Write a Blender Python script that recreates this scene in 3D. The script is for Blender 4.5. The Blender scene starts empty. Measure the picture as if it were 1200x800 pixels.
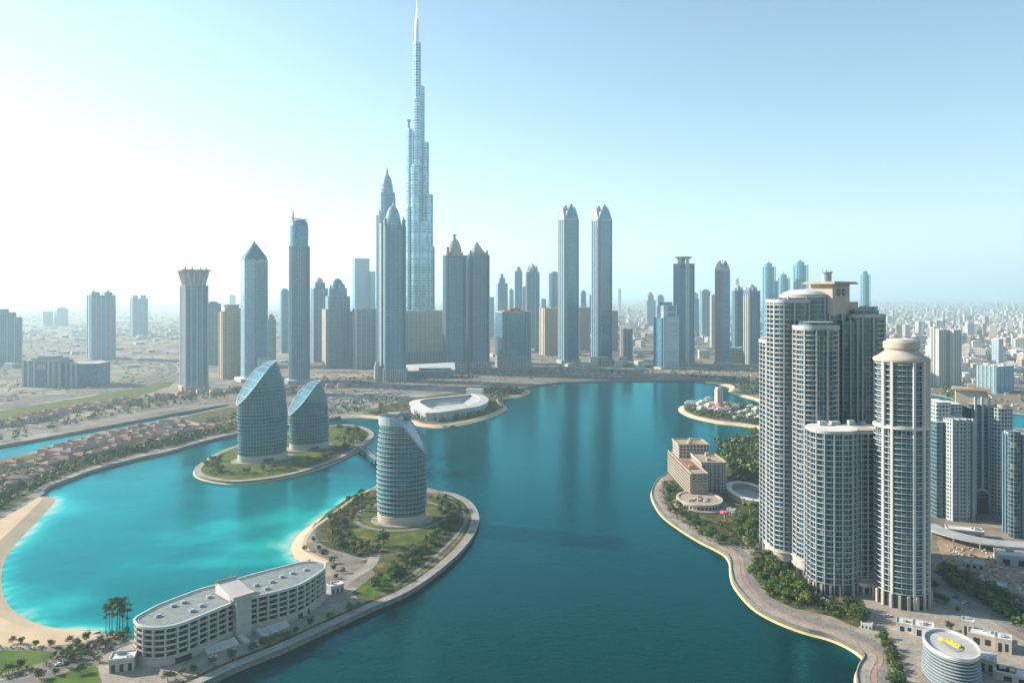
import bpy, math, random
from mathutils import Vector, Matrix
from mathutils.geometry import tessellate_polygon

R = math.radians
sc = bpy.context.scene
COL = sc.collection

# ------------------------------------------------------------------ camera, sky, sun, exposure
CAM_H = 200.0          # drone height above the water, metres
FPX = 900.0            # focal length in photo pixels (photo is 1200 wide)
HZ = 345.0             # photo row of the horizon
cam_d = bpy.data.cameras.new("camera")
cam = bpy.data.objects.new("camera", cam_d)
COL.objects.link(cam)
cam.location = (0, 0, CAM_H)
cam.rotation_euler = (R(90), 0, 0)
cam_d.sensor_width = 36
cam_d.lens = 27
cam_d.shift_y = -(400 - HZ) / 1200
cam_d.clip_start = 1
cam_d.clip_end = 200000
sc.camera = cam

SUN_DIR = Vector((-0.955, 0.297, 0)).normalized()
SUN_EL = R(25)
SUN_AZ = math.atan2(SUN_DIR.x, SUN_DIR.y)       # clockwise from +Y
world = bpy.data.worlds.new("World")
sc.world = world
world.use_nodes = True
wn = world.node_tree.nodes
wl = world.node_tree.links
bg = wn["Background"]
sky = wn.new("ShaderNodeTexSky")
sky.sky_type = 'NISHITA'
sky.sun_disc = False
sky.sun_elevation = SUN_EL
sky.sun_rotation = SUN_AZ
sky.altitude = 0
sky.air_density = 1.0
sky.dust_density = 0.4
sky.ozone_density = 1.5
bg.inputs[1].default_value = 0.086
tint = wn.new("ShaderNodeMix")          # the photo's cool colour balance
tint.data_type = 'RGBA'
tint.blend_type = 'MULTIPLY'
tint.inputs[0].default_value = 1.0
tint.inputs[7].default_value = (0.92, 0.98, 0.95, 1)
wl.new(sky.outputs[0], tint.inputs[6])
wl.new(tint.outputs[2], bg.inputs[0])

sun_d = bpy.data.lights.new("sun", 'SUN')
sun_d.energy = 5.0
sun_d.angle = R(0.53)
sun_d.color = (1.0, 0.89, 0.74)
sun = bpy.data.objects.new("sun", sun_d)
COL.objects.link(sun)
sd = Vector((SUN_DIR.x * math.cos(SUN_EL), SUN_DIR.y * math.cos(SUN_EL), math.sin(SUN_EL)))
sun.rotation_euler = sd.to_track_quat('Z', 'Y').to_euler()
sun.location = (-300, 100, 600)

sc.view_settings.view_transform = 'Standard'
sc.view_settings.look = 'None'
sc.view_settings.exposure = 1.27
sc.view_settings.gamma = 1
sc.view_settings.use_curve_mapping = False
sc.render.engine = 'CYCLES'
sc.cycles.volume_bounces = 4
sc.cycles.max_bounces = 6

HAZE_DENSITY = 0.00009
HAZE_COLOR = (0.66, 0.885, 0.98, 1)
HAZE_ANISO = 0.35

# ------------------------------------------------------------------ helpers
GZ = 3.0               # height of the land above the water


def G(x, y, z=GZ):
    """world point at height z seen at photo pixel (x, y)"""
    D = FPX * (CAM_H - z) / (y - HZ)
    return Vector(((x - 600) * D / FPX, D, z))


def P2(x, y, z=GZ):
    g = G(x, y, z)
    return (g.x, g.y)


def obj(name, me, parent=None, loc=None, rz=None):
    o = bpy.data.objects.new(name, me)
    COL.objects.link(o)
    if parent is not None:
        o.parent = parent
    if loc is not None:
        o.location = loc
    if rz is not None:
        o.rotation_euler = (0, 0, rz)
    return o


def tag(o, label=None, cat=None, group=None, kind=None):
    if label:
        o["label"] = label
    if cat:
        o["category"] = cat
    if group:
        o["group"] = group
    if kind:
        o["kind"] = kind
    return o


def thing(name, label, cat, loc=(0, 0, 0), rz=0.0, group=None):
    o = obj(name, None, None, loc, rz)
    o.empty_display_size = 1
    return tag(o, label, cat, group)


class MB:
    """collects shapes, builds ONE mesh"""

    def __init__(s):
        s.v = []
        s.f = []
        s.uv = []
        s.m = []

    def add(s, pts, faces, uvs=None, m=0):
        b = len(s.v)
        s.v.extend([tuple(p) for p in pts])
        for i, f in enumerate(faces):
            s.f.append([b + k for k in f])
            s.uv.append(uvs[i] if uvs else [(pts[k][0], pts[k][1]) for k in f])
            s.m.append(m)
        return s

    def loft(s, rings, m=0, top=None, bottom=None, closed=True):
        n = len(rings[0])
        pts = [p for r in rings for p in r]
        # u from the widest ring's perimeter
        best, bu = -1, None
        for r in (rings[0], rings[-1]) if len(rings) < 4 else (rings[0], rings[len(rings) // 2]):
            u = [0.0]
            for i in range(n):
                a, b = r[i], r[(i + 1) % n]
                u.append(u[-1] + math.hypot(a[0] - b[0], a[1] - b[1]))
            if u[-1] > best:
                best, bu = u[-1], u
        F, U = [], []
        for k in range(len(rings) - 1):
            for i in range(n if closed else n - 1):
                j = (i + 1) % n
                F.append((k * n + i, k * n + j, (k + 1) * n + j, (k + 1) * n + i))
                U.append([(bu[i], rings[k][i][2]), (bu[i + 1], rings[k][j][2]),
                          (bu[i + 1], rings[k + 1][j][2]), (bu[i], rings[k + 1][i][2])])
        s.add(pts, F, U, m)
        if top is not None:
            r = rings[-1]
            s.add(r, [tuple(range(n))], None, top)
        if bottom is not None:
            r = rings[0]
            s.add(r, [tuple(reversed(range(n)))], None, bottom)
        return s

    def prism(s, poly, z0, z1, m=0, top=0, bottom=None, sc1=1.0, c=None):
        if sc1 != 1.0:
            if c is None:
                c = (sum(p[0] for p in poly) / len(poly), sum(p[1] for p in poly) / len(poly))
            p1 = [(c[0] + (p[0] - c[0]) * sc1, c[1] + (p[1] - c[1]) * sc1) for p in poly]
        else:
            p1 = poly
        return s.loft([[(p[0], p[1], z0) for p in poly], [(p[0], p[1], z1) for p in p1]], m, top, bottom)

    def box(s, x0, x1, y0, y1, z0, z1, m=0, top=None):
        return s.prism([(x0, y0), (x1, y0), (x1, y1), (x0, y1)], z0, z1, m, m if top is None else top, m)

    def ring(s, po, pi, z0, z1, m=0):
        n = len(po)
        pts = [(p[0], p[1], z0) for p in po] + [(p[0], p[1], z1) for p in po] + \
              [(p[0], p[1], z1) for p in pi] + [(p[0], p[1], z0) for p in pi]
        F = []
        for i in range(n):
            j = (i + 1) % n
            F += [(i, j, n + j, n + i), (n + i, n + j, 2 * n + j, 2 * n + i),
                  (2 * n + i, 2 * n + j, 3 * n + j, 3 * n + i), (3 * n + i, 3 * n + j, j, i)]
        return s.add(pts, F, None, m)

    def cyl(s, x, y, r, z0, z1, m=0, n=16, r1=None, top=0):
        r1 = r if r1 is None else r1
        a = [(x + r * math.cos(2 * math.pi * i / n), y + r * math.sin(2 * math.pi * i / n), z0) for i in range(n)]
        b = [(x + r1 * math.cos(2 * math.pi * i / n), y + r1 * math.sin(2 * math.pi * i / n), z1) for i in range(n)]
        return s.loft([a, b], m, top if r1 > 0.01 else None)

    def lathe(s, prof, x=0, y=0, m=0, n=24, sx=1, sy=1, top=None):
        rings = [[(x + sx * r * math.cos(2 * math.pi * i / n), y + sy * r * math.sin(2 * math.pi * i / n), z)
                  for i in range(n)] for r, z in prof]
        return s.loft(rings, m, top)

    def bar(s, a, b, r, m=0, n=5, r1=None):
        a, b = Vector(a), Vector(b)
        d = (b - a).normalized()
        u = d.orthogonal().normalized()
        w = d.cross(u)
        r1 = r if r1 is None else r1
        ra = [tuple(a + (u * math.cos(2 * math.pi * i / n) + w * math.sin(2 * math.pi * i / n)) * r) for i in range(n)]
        rb = [tuple(b + (u * math.cos(2 * math.pi * i / n) + w * math.sin(2 * math.pi * i / n)) * r1) for i in range(n)]
        return s.loft([ra, rb], m, m, m)

    def sheet(s, poly, z, m=0):
        tris = tessellate_polygon([[Vector((p[0], p[1], 0)) for p in poly]])
        pts = [(p[0], p[1], z) for p in poly]
        F = []
        for t in tris:
            a, b, c = (pts[k] for k in t)
            F.append(t if (b[0] - a[0]) * (c[1] - a[1]) - (b[1] - a[1]) * (c[0] - a[0]) > 0 else (t[0], t[2], t[1]))
        return s.add(pts, F, None, m)

    def mesh(s, name, mats, smooth=False, angle=38):
        me = bpy.data.meshes.new(name)
        me.from_pydata(s.v, [], s.f)
        for mt in (mats if isinstance(mats, (list, tuple)) else [mats]):
            me.materials.append(mt)
        ul = me.uv_layers.new(name="UVMap")
        flat = [c for f in s.uv for uv in f for c in uv]
        ul.data.foreach_set("uv", flat)
        me.polygons.foreach_set("material_index", s.m)
        if smooth:
            me.polygons.foreach_set("use_smooth", [True] * len(s.f))
            me.set_sharp_from_angle(angle=R(angle))
        me.update()
        return me

    def build(s, name, mats, parent=None, loc=None, rz=None, smooth=False, angle=38):
        return obj(name, s.mesh(name, mats, smooth, angle), parent, loc, rz)


def rect(w, d, cx=0, cy=0):
    return [(cx - w / 2, cy - d / 2), (cx + w / 2, cy - d / 2), (cx + w / 2, cy + d / 2), (cx - w / 2, cy + d / 2)]


def ell(rx, ry, n=40, cx=0, cy=0, a0=0):
    return [(cx + rx * math.cos(a0 + 2 * math.pi * i / n), cy + ry * math.sin(a0 + 2 * math.pi * i / n)) for i in range(n)]


def rrect(w, d, r, k=4, cx=0, cy=0):
    out = []
    for (sx, sy, a) in ((1, -1, -90), (1, 1, 0), (-1, 1, 90), (-1, -1, 180)):
        for i in range(k + 1):
            t = R(a + 90 * i / k)
            out.append((cx + sx * (w / 2 - r) + r * math.cos(t), cy + sy * (d / 2 - r) + r * math.sin(t)))
    return out


def octo(w, d, c, cx=0, cy=0):
    return rrect(w, d, c, 1, cx, cy)


def area2(p):
    return sum(p[i][0] * p[(i + 1) % len(p)][1] - p[(i + 1) % len(p)][0] * p[i][1] for i in range(len(p)))


def offset(poly, d, closed=True):
    """offset to the right of the walking direction (outwards for a CCW polygon)"""
    n = len(poly)
    out = []
    for i in range(n):
        p = Vector(poly[i])
        if closed or 0 < i < n - 1:
            a, b = Vector(poly[i - 1]), Vector(poly[(i + 1) % n])
        elif i == 0:
            a, b = p, Vector(poly[1])
        else:
            a, b = Vector(poly[i - 1]), p
        e1, e2 = (p - a), (b - p)
        if e1.length < 1e-6:
            e1 = e2
        if e2.length < 1e-6:
            e2 = e1
        e1, e2 = e1.normalized(), e2.normalized()
        n1, n2 = Vector((e1.y, -e1.x)), Vector((e2.y, -e2.x))
        m = n1 + n2
        if m.length < 1e-4:
            m = n1
        m.normalize()
        k = max(0.45, m.dot(n1))
        q = p + m * (d / k)
        out.append((q.x, q.y))
    return out


def smooth_line(pts, k=4, closed=False):
    n = len(pts)
    P = [Vector(p) for p in pts]
    out = []
    for i in range(n if closed else n - 1):
        p0 = P[i - 1] if (closed or i > 0) else P[i]
        p1, p2 = P[i], P[(i + 1) % n]
        p3 = P[(i + 2) % n] if (closed or i + 2 < n) else p2
        for j in range(k):
            t = j / k
            q = 0.5 * ((2 * p1) + (p2 - p0) * t + (2 * p0 - 5 * p1 + 4 * p2 - p3) * t * t + (3 * p1 - p0 - 3 * p2 + p3) * t ** 3)
            out.append((q.x, q.y))
    if not closed:
        out.append((P[-1].x, P[-1].y))
    return out


def inside(p, poly):
    x, y = p
    c = False
    j = len(poly) - 1
    for i in range(len(poly)):
        xi, yi = poly[i]
        xj, yj = poly[j]
        if (yi > y) != (yj > y) and x < (xj - xi) * (y - yi) / (yj - yi) + xi:
            c = not c
        j = i
    return c


def dist_line(p, line):
    best = 1e9
    px, py = p
    for i in range(len(line) - 1):
        ax, ay = line[i]
        bx, by = line[i + 1]
        dx, dy = bx - ax, by - ay
        L = dx * dx + dy * dy
        t = 0 if L < 1e-9 else max(0, min(1, ((px - ax) * dx + (py - ay) * dy) / L))
        d = math.hypot(px - ax - t * dx, py - ay - t * dy)
        if d < best:
            best = d
    return best


# ------------------------------------------------------------------ materials
def _new(name):
    m = bpy.data.materials.new(name)
    m.use_nodes = True
    nt = m.node_tree
    return m, nt.nodes, nt.links, nt.nodes["Principled BSDF"]


def _math(n, l, op, a, b=None):
    k = n.new("ShaderNodeMath")
    k.operation = op
    for i, v in enumerate((a, b)):
        if v is None:
            continue
        if isinstance(v, (int, float)):
            k.inputs[i].default_value = v
        else:
            l.new(v, k.inputs[i])
    return k.outputs[0]


def _mix(n, l, fac, a, b, blend='MIX'):
    k = n.new("ShaderNodeMix")
    k.data_type = 'RGBA'
    k.blend_type = blend
    for s, v in ((k.inputs[0], fac), (k.inputs[6], a), (k.inputs[7], b)):
        if isinstance(v, (int, float)):
            s.default_value = v
        elif isinstance(v, tuple):
            s.default_value = (*v[:3], 1)
        else:
            l.new(v, s)
    return k.outputs[2]


def _noise(n, l, scale, detail=3, vec=None, rough=0.55):
    k = n.new("ShaderNodeTexNoise")
    k.inputs["Scale"].default_value = scale
    k.inputs["Detail"].default_value = detail
    k.inputs["Roughness"].default_value = rough
    if vec is not None:
        l.new(vec, k.inputs["Vector"])
    return k


def _ramp(n, l, fac, stops):
    k = n.new("ShaderNodeValToRGB")
    el = k.color_ramp.elements
    el[0].position, el[0].color = stops[0][0], (*stops[0][1], 1)
    el[1].position, el[1].color = stops[1][0], (*stops[1][1], 1)
    for p, c in stops[2:]:
        e = el.new(p)
        e.color = (*c, 1)
    l.new(fac, k.inputs[0])
    return k.outputs[0]


def plain(name, col, rough=0.75, var=0.12, scale=0.15, metallic=0.0, bump=0.0, per_obj=0.0):
    """a painted / rendered / stone surface with uneven weathering"""
    m, n, l, b = _new(name)
    tc = n.new("ShaderNodeTexCoord")
    nz = _noise(n, l, scale, 6, tc.outputs["Object"], 0.65)
    dark = tuple(c * (1 - 2.2 * var) for c in col)
    lite = tuple(min(1, c * (1 + 1.4 * var)) for c in col)
    c = _ramp(n, l, nz.outputs[0], [(0.3, dark), (0.7, lite)])
    if per_obj:
        oi = n.new("ShaderNodeObjectInfo")
        f = _math(n, l, 'MULTIPLY_ADD', oi.outputs["Random"], 2 * per_obj)
        f.node.inputs[2].default_value = 1 - per_obj
        hs = n.new("ShaderNodeHueSaturation")
        l.new(f, hs.inputs["Value"])
        l.new(c, hs.inputs["Color"])
        c = hs.outputs[0]
    l.new(c, b.inputs["Base Color"])
    b.inputs["Roughness"].default_value = rough
    b.inputs["Metallic"].default_value = metallic
    if rough >= 0.8:
        b.inputs["Specular IOR Level"].default_value = 0.15
    if bump:
        bp = n.new("ShaderNodeBump")
        bp.inputs["Strength"].default_value = bump
        l.new(nz.outputs[0], bp.inputs["Height"])
        l.new(bp.outputs[0], b.inputs["Normal"])
    return m


WALL_K = 1.12         # lifts all facade wall colours, paling the towers in place of thicker haze


def facade(name, wall, glass, fh=3.6, bw=4.0, fz=0.35, fx=0.3, refl=1.9, grough=0.12, var=0.6,
           lite=(0.35, 0.36, 0.34), per_obj=0.0, wrough=0.7):
    """window grid from the UV map (metres round the wall, metres up)"""
    wall = tuple(c * WALL_K for c in wall)
    m, n, l, b = _new(name)
    uv = n.new("ShaderNodeUVMap")
    sp = n.new("ShaderNodeSeparateXYZ")
    l.new(uv.outputs[0], sp.inputs[0])
    u = _math(n, l, 'DIVIDE', sp.outputs[0], bw)
    v = _math(n, l, 'DIVIDE', sp.outputs[1], fh)
    mu = _math(n, l, 'GREATER_THAN', _math(n, l, 'FRACT', u), fx)
    mv = _math(n, l, 'GREATER_THAN', _math(n, l, 'FRACT', v), fz)
    mask = _math(n, l, 'MULTIPLY', mu, mv)
    cb = n.new("ShaderNodeCombineXYZ")
    l.new(_math(n, l, 'FLOOR', u), cb.inputs[0])
    l.new(_math(n, l, 'FLOOR', v), cb.inputs[1])
    wn_ = n.new("ShaderNodeTexWhiteNoise")
    l.new(cb.outputs[0], wn_.inputs["Vector"])
    g = _ramp(n, l, wn_.outputs["Value"], [(0.0, tuple(c * 0.55 for c in glass)), (0.6, glass),
                                            (0.86, tuple(min(1, c * 1.6) for c in glass)),
                                            (1.0, tuple(gg * (1 - 0.5 * var) + ll * 0.5 * var for gg, ll in zip(glass, lite)))])
    tc = n.new("ShaderNodeTexCoord")
    nz = _noise(n, l, 0.045, 5, tc.outputs["Object"], 0.7)
    wc = _ramp(n, l, nz.outputs[0], [(0.25, tuple(c * 0.82 for c in wall)), (0.75, tuple(min(1, c * 1.12) for c in wall))])
    c = _mix(n, l, mask, wc, g)
    if per_obj:
        oi = n.new("ShaderNodeObjectInfo")
        hs = n.new("ShaderNodeHueSaturation")
        f = _math(n, l, 'MULTIPLY_ADD', oi.outputs["Random"], 2 * per_obj)
        f.node.inputs[2].default_value = 1 - per_obj
        l.new(f, hs.inputs["Value"])
        l.new(c, hs.inputs["Color"])
        c = hs.outputs[0]
    l.new(c, b.inputs["Base Color"])
    rr = n.new("ShaderNodeMapRange")
    l.new(mask, rr.inputs[0])
    rr.inputs[3].default_value = wrough
    rr.inputs[4].default_value = grough
    l.new(rr.outputs[0], b.inputs["Roughness"])
    b.inputs["Specular Tint"].default_value = (0.48, 0.82, 1.0, 1)      # coated glass mirrors cool
    ii = n.new("ShaderNodeMapRange")
    l.new(mask, ii.inputs[0])
    ii.inputs[3].default_value = 1.4
    ii.inputs[4].default_value = refl
    l.new(ii.outputs[0], b.inputs["IOR"])
    # panes never sit perfectly in plane
    bp = n.new("ShaderNodeBump")
    bp.inputs["Strength"].default_value = 0.10
    bp.inputs["Distance"].default_value = 0.4
    l.new(_math(n, l, 'MULTIPLY', mask, wn_.outputs["Value"]), bp.inputs["Height"])
    l.new(bp.outputs[0], b.inputs["Normal"])
    return m
# ------------------------------------------------------------------ shared materials
M = {}
M['slab'] = plain('balcony_concrete', (0.36, 0.37, 0.375), 0.7, 0.10, 0.06)
M['white'] = plain('white_render', (0.50, 0.49, 0.46), 0.7, 0.06, 0.08)
M['cream'] = plain('cream_render', (0.42, 0.375, 0.31), 0.8, 0.07, 0.10)
M['palegrey'] = plain('pale_grey_panel', (0.31, 0.36, 0.385), 0.6, 0.07, 0.05)
M['midgrey'] = plain('grey_concrete', (0.34, 0.35, 0.35), 0.8, 0.12, 0.08)
M['darkgrey'] = plain('dark_grey_metal', (0.12, 0.13, 0.14), 0.6, 0.15, 0.1)
M['bluegrey'] = plain('blue_grey_panel', (0.13, 0.22, 0.28), 0.55, 0.06, 0.03)
M['beige'] = plain('beige_stone', (0.38, 0.30, 0.22), 0.85, 0.08, 0.05)
M['tan'] = plain('tan_stone', (0.36, 0.28, 0.215), 0.85, 0.10, 0.12)
M['steel'] = plain('steel', (0.50, 0.52, 0.54), 0.35, 0.05, 0.05, metallic=0.8)
M['terracotta'] = plain('terracotta_roof', (0.30, 0.13, 0.09), 0.85, 0.14, 0.2, per_obj=0.25)
M['roofgrey'] = plain('grey_roof', (0.40, 0.40, 0.39), 0.9, 0.16, 0.12)
M['rooflight'] = plain('light_roof', (0.60, 0.58, 0.54), 0.9, 0.14, 0.1)
M['sand'] = plain('beach_sand', (0.50, 0.385, 0.255), 0.95, 0.07, 0.06, bump=0.1)
M['shoresand'] = plain('wet_shore_sand', (0.48, 0.38, 0.20), 0.9, 0.12, 0.1)
M['quay'] = plain('quay_wall', (0.20, 0.19, 0.17), 0.9, 0.2, 0.25)
M['yellow'] = plain('yellow_paint', (0.80, 0.62, 0.01), 0.5, 0.04, 0.3)
M['red'] = plain('red_paint', (0.55, 0.05, 0.07), 0.6, 0.1, 0.3)
M['pink'] = plain('pink_fabric', (0.75, 0.10, 0.22), 0.7, 0.1, 0.3)
M['bark'] = plain('bark', (0.14, 0.10, 0.07), 0.95, 0.2, 1.0)
M['bridge'] = plain('bridge_paint', (0.16, 0.12, 0.15), 0.6, 0.1, 0.3)
M['black'] = plain('dark_opening', (0.025, 0.03, 0.035), 0.3, 0.1, 0.3)
M['poolwater'] = plain('pool_tiles', (0.05, 0.35, 0.42), 0.1, 0.05, 0.1)


def ground_mat():
    m, n, l, b = _new('sandy_ground')
    tc = n.new("ShaderNodeTexCoord")
    big = _noise(n, l, 0.0016, 8, tc.outputs["Object"], 0.62)
    mid = _noise(n, l, 0.012, 8, tc.outputs["Object"], 0.7)
    fine = _noise(n, l, 0.09, 5, tc.outputs["Object"], 0.7)
    a = _ramp(n, l, mid.outputs[0], [(0.30, (0.055, 0.055, 0.052)), (0.43, (0.155, 0.138, 0.120)), (0.56, (0.30, 0.255, 0.205)), (0.68, (0.13, 0.122, 0.112))])
    g = _ramp(n, l, fine.outputs[0], [(0.38, (0.045, 0.055, 0.035)), (0.60, (0.27, 0.225, 0.17))])
    mk = _ramp(n, l, big.outputs[0], [(0.42, (0, 0, 0)), (0.60, (1, 1, 1))])
    mk2 = _math(n, l, 'MULTIPLY', mk, 0.55)
    c = _mix(n, l, mk2, a, g)
    vo = n.new("ShaderNodeTexVoronoi")
    vo.inputs["Scale"].default_value = 0.011
    l.new(tc.outputs["Object"], vo.inputs["Vector"])
    hv = n.new("ShaderNodeSeparateColor")
    l.new(vo.outputs["Color"], hv.inputs[0])
    f = _math(n, l, 'MULTIPLY_ADD', hv.outputs[0], 0.5)
    f.node.inputs[2].default_value = 0.72
    hs = n.new("ShaderNodeHueSaturation")
    l.new(f, hs.inputs["Value"])
    l.new(c, hs.inputs["Color"])
    l.new(hs.outputs[0], b.inputs["Base Color"])
    b.inputs["Roughness"].default_value = 0.95
    b.inputs["Specular IOR Level"].default_value = 0.08
    return m


def paving_mat(name, c1, c2, bscale=0.35, lines=0.0, linecol=(0.4, 0.2, 0.15)):
    """stone paving; uv.x metres along, uv.y metres across"""
    m, n, l, b = _new(name)
    tc = n.new("ShaderNodeTexCoord")
    nz = _noise(n, l, 0.08, 7, tc.outputs["Object"], 0.7)
    f2 = _noise(n, l, 0.8, 3, tc.outputs["Object"], 0.6)
    c = _ramp(n, l, nz.outputs[0], [(0.35, c1), (0.68, c2)])
    k = _ramp(n, l, f2.outputs[0], [(0.35, (0.72, 0.72, 0.72)), (0.65, (1.12, 1.1, 1.06))])
    c = _mix(n, l, 1.0, c, k, 'MULTIPLY')
    l.new(c, b.inputs["Base Color"])
    b.inputs["Roughness"].default_value = 0.9
    b.inputs["Specular IOR Level"].default_value = 0.12
    return m


def asphalt_mat(name, base=0.06, lane=3.6):
    m, n, l, b = _new(name)
    tc = n.new("ShaderNodeTexCoord")
    nz = _noise(n, l, 0.05, 6, tc.outputs["Object"], 0.7)
    c = _ramp(n, l, nz.outputs[0], [(0.3, (base * .75, base * .75, base * .76)), (0.7, (base * 1.5, base * 1.45, base * 1.4))])
    uv = n.new("ShaderNodeUVMap")
    sp = n.new("ShaderNodeSeparateXYZ")
    l.new(uv.outputs[0], sp.inputs[0])
    ln = _math(n, l, 'LESS_THAN', _math(n, l, 'FRACT', _math(n, l, 'DIVIDE', sp.outputs[1], lane)), 0.06)
    dash = _math(n, l, 'GREATER_THAN', _math(n, l, 'FRACT', _math(n, l, 'DIVIDE', sp.outputs[0], 9.0)), 0.5)
    c = _mix(n, l, _math(n, l, 'MULTIPLY', ln, dash), c, (0.6, 0.6, 0.58))
    l.new(c, b.inputs["Base Color"])
    b.inputs["Roughness"].default_value = 0.85
    b.inputs["Specular IOR Level"].default_value = 0.12
    return m


def grass_mat(name, c1, c2, c3):
    m, n, l, b = _new(name)
    tc = n.new("ShaderNodeTexCoord")
    nz = _noise(n, l, 0.06, 8, tc.outputs["Object"], 0.72)
    c = _ramp(n, l, nz.outputs[0], [(0.30, c1), (0.52, c2), (0.72, c3)])
    l.new(c, b.inputs["Base Color"])
    b.inputs["Roughness"].default_value = 0.95
    b.inputs["Specular IOR Level"].default_value = 0.08
    return m


M['ground'] = ground_mat()
M['paving'] = paving_mat('pale_paving', (0.25, 0.225, 0.195), (0.40, 0.36, 0.31))
M['promenade'] = paving_mat('promenade_stone', (0.24, 0.22, 0.20), (0.40, 0.365, 0.325))
M['path'] = paving_mat('grey_path', (0.17, 0.165, 0.16), (0.27, 0.26, 0.25))
M['redpath'] = paving_mat('red_paved_path', (0.30, 0.19, 0.15), (0.40, 0.30, 0.25))
M['asphalt'] = asphalt_mat('asphalt', 0.085)
M['asphalt_old'] = asphalt_mat('worn_asphalt', 0.13)
M['lawn'] = grass_mat('watered_lawn', (0.035, 0.075, 0.012), (0.075, 0.135, 0.022), (0.13, 0.15, 0.04))
M['drylawn'] = grass_mat('dry_lawn', (0.035, 0.058, 0.012), (0.080, 0.105, 0.024), (0.19, 0.175, 0.06))
M['scrub'] = grass_mat('scrub_soil', (0.028, 0.042, 0.014), (0.075, 0.078, 0.030), (0.23, 0.18, 0.11))
M['dirt'] = grass_mat('bare_dirt', (0.20, 0.14, 0.09), (0.34, 0.25, 0.16), (0.45, 0.36, 0.26))


def leaf_mat(name, c, tw=0.35):
    m, n, l, b = _new(name)
    tc = n.new("ShaderNodeTexCoord")
    nz = _noise(n, l, 0.9, 2, tc.outputs["Object"])
    geo = n.new("ShaderNodeNewGeometry")
    rp = _ramp(n, l, geo.outputs["Random Per Island"], [(0.0, tuple(x * 0.55 for x in c)), (0.6, c), (1.0, (c[0] * 1.9, c[1] * 1.55, c[2] * 1.2))])
    oi = n.new("ShaderNodeObjectInfo")
    hs = n.new("ShaderNodeHueSaturation")
    f = _math(n, l, 'MULTIPLY_ADD', oi.outputs["Random"], 0.7)
    f.node.inputs[2].default_value = 0.65
    l.new(f, hs.inputs["Value"])
    l.new(rp, hs.inputs["Color"])
    l.new(hs.outputs[0], b.inputs["Base Color"])
    b.inputs["Roughness"].default_value = 0.7
    b.inputs["Specular IOR Level"].default_value = 0.2
    return m


M['leaf'] = leaf_mat('leaves', (0.066, 0.118, 0.024))
M['leaf_olive'] = leaf_mat('olive_leaves', (0.100, 0.122, 0.034))
M['leaf_dark'] = leaf_mat('dark_leaves', (0.040, 0.080, 0.022))

# ------------------------------------------------------------------ shorelines (photo pixels -> metres on the ground)
def W(pts, z=GZ):
    return [P2(x, y, z) for x, y in pts]


PEN_OUT = W([(150, 835), (225, 805), (280, 780), (330, 760), (380, 737), (430, 714), (480, 692), (520, 664), (545, 640), (557, 622), (561, 606), (553, 590), (536, 580), (520, 576)])
PEN_BACK = W([(500, 571), (470, 567), (443, 567)])
PEN_BEACH = W([(423, 573), (405, 582), (388, 594), (372, 606), (356, 617), (346, 628), (342, 638), (347, 648), (357, 655), (372, 662)])
HOTEL_BACK = W([(378, 672), (364, 684), (330, 700), (260, 722), (200, 742), (160, 746), (135, 740)])
BEACH = W([(118, 733), (98, 733), (75, 731), (48, 726), (25, 716), (11, 705), (3, 692), (1, 676), (3, 657), (12, 640), (28, 622), (43, 607), (56, 593), (64, 584), (62, 579), (53, 578)])
LEFT_PROM = W([(50, 576), (60, 568), (82, 560), (112, 549), (165, 535), (190, 530), (212, 524), (240, 516), (285, 506), (335, 498), (380, 491)])
FAR_BEACH = W([(400, 488), (422, 487), (446, 489), (460, 491), (478, 493), (490, 497), (516, 499), (546, 495), (576, 487), (591, 480), (594, 476), (589, 470), (591, 466), (612, 463), (621, 459), (621, 456)])
FAR_SHORE = W([(618, 453), (632, 450), (660, 447), (700, 446), (740, 445), (790, 445), (812, 445)])
FAR_SHORE2 = W([(826, 447), (842, 449), (856, 452), (854, 457), (862, 461), (884, 467), (900, 472), (925, 476)])
HOUSE_BACK = W([(925, 480), (896, 478), (870, 473), (850, 470), (825, 469), (808, 471)])
HOUSE_FRONT = W([(798, 474), (795, 477), (798, 482), (812, 488), (840, 494), (868, 497), (900, 502)])
COVE = W([(915, 505), (890, 505), (880, 507), (866, 510), (850, 516), (846, 522), (850, 529), (859, 535), (852, 540), (835, 545), (815, 548), (797, 551)])
RIGHT_PROM = W([(784, 554), (773, 560), (766, 569), (764, 579), (769, 591), (778, 603), (797, 617), (820, 631), (838, 640), (850, 647), (856, 656), (857, 668), (862, 684), (882, 707), (907, 722), (940, 735), (970, 743), (992, 752), (1008, 762), (1013, 769), (1007, 779), (1004, 790), (1006, 803), (1012, 825)])

sm = lambda p, k=4: smooth_line(p, k)
PEN_OUT, PEN_BEACH, BEACH, LEFT_PROM, FAR_BEACH, RIGHT_PROM, COVE, HOUSE_FRONT, FAR_SHORE2 = map(sm, (PEN_OUT, PEN_BEACH, BEACH, LEFT_PROM, FAR_BEACH, RIGHT_PROM, COVE, HOUSE_FRONT, FAR_SHORE2))
SH = {}
for key, ln_, back_ in (('pen', PEN_BEACH, 8), ('left', BEACH, 11), ('far', FAR_BEACH, 8), ('far2', FAR_SHORE2, 7), ('house', HOUSE_FRONT, 7), ('cove', COVE, 9)):
    SH[key] = offset(ln_, -back_, False)
LAKE = [(-330, -350), (-330, 150), (-262, 262)] + PEN_OUT + PEN_BACK + SH['pen'] + HOTEL_BACK + SH['left'] + LEFT_PROM + SH['far'] + FAR_SHORE + \
    SH['far2'] + HOUSE_BACK + SH['house'] + SH['cove'] + RIGHT_PROM + [(190, 300), (235, 200), (330, 100), (330, -350)]
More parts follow.
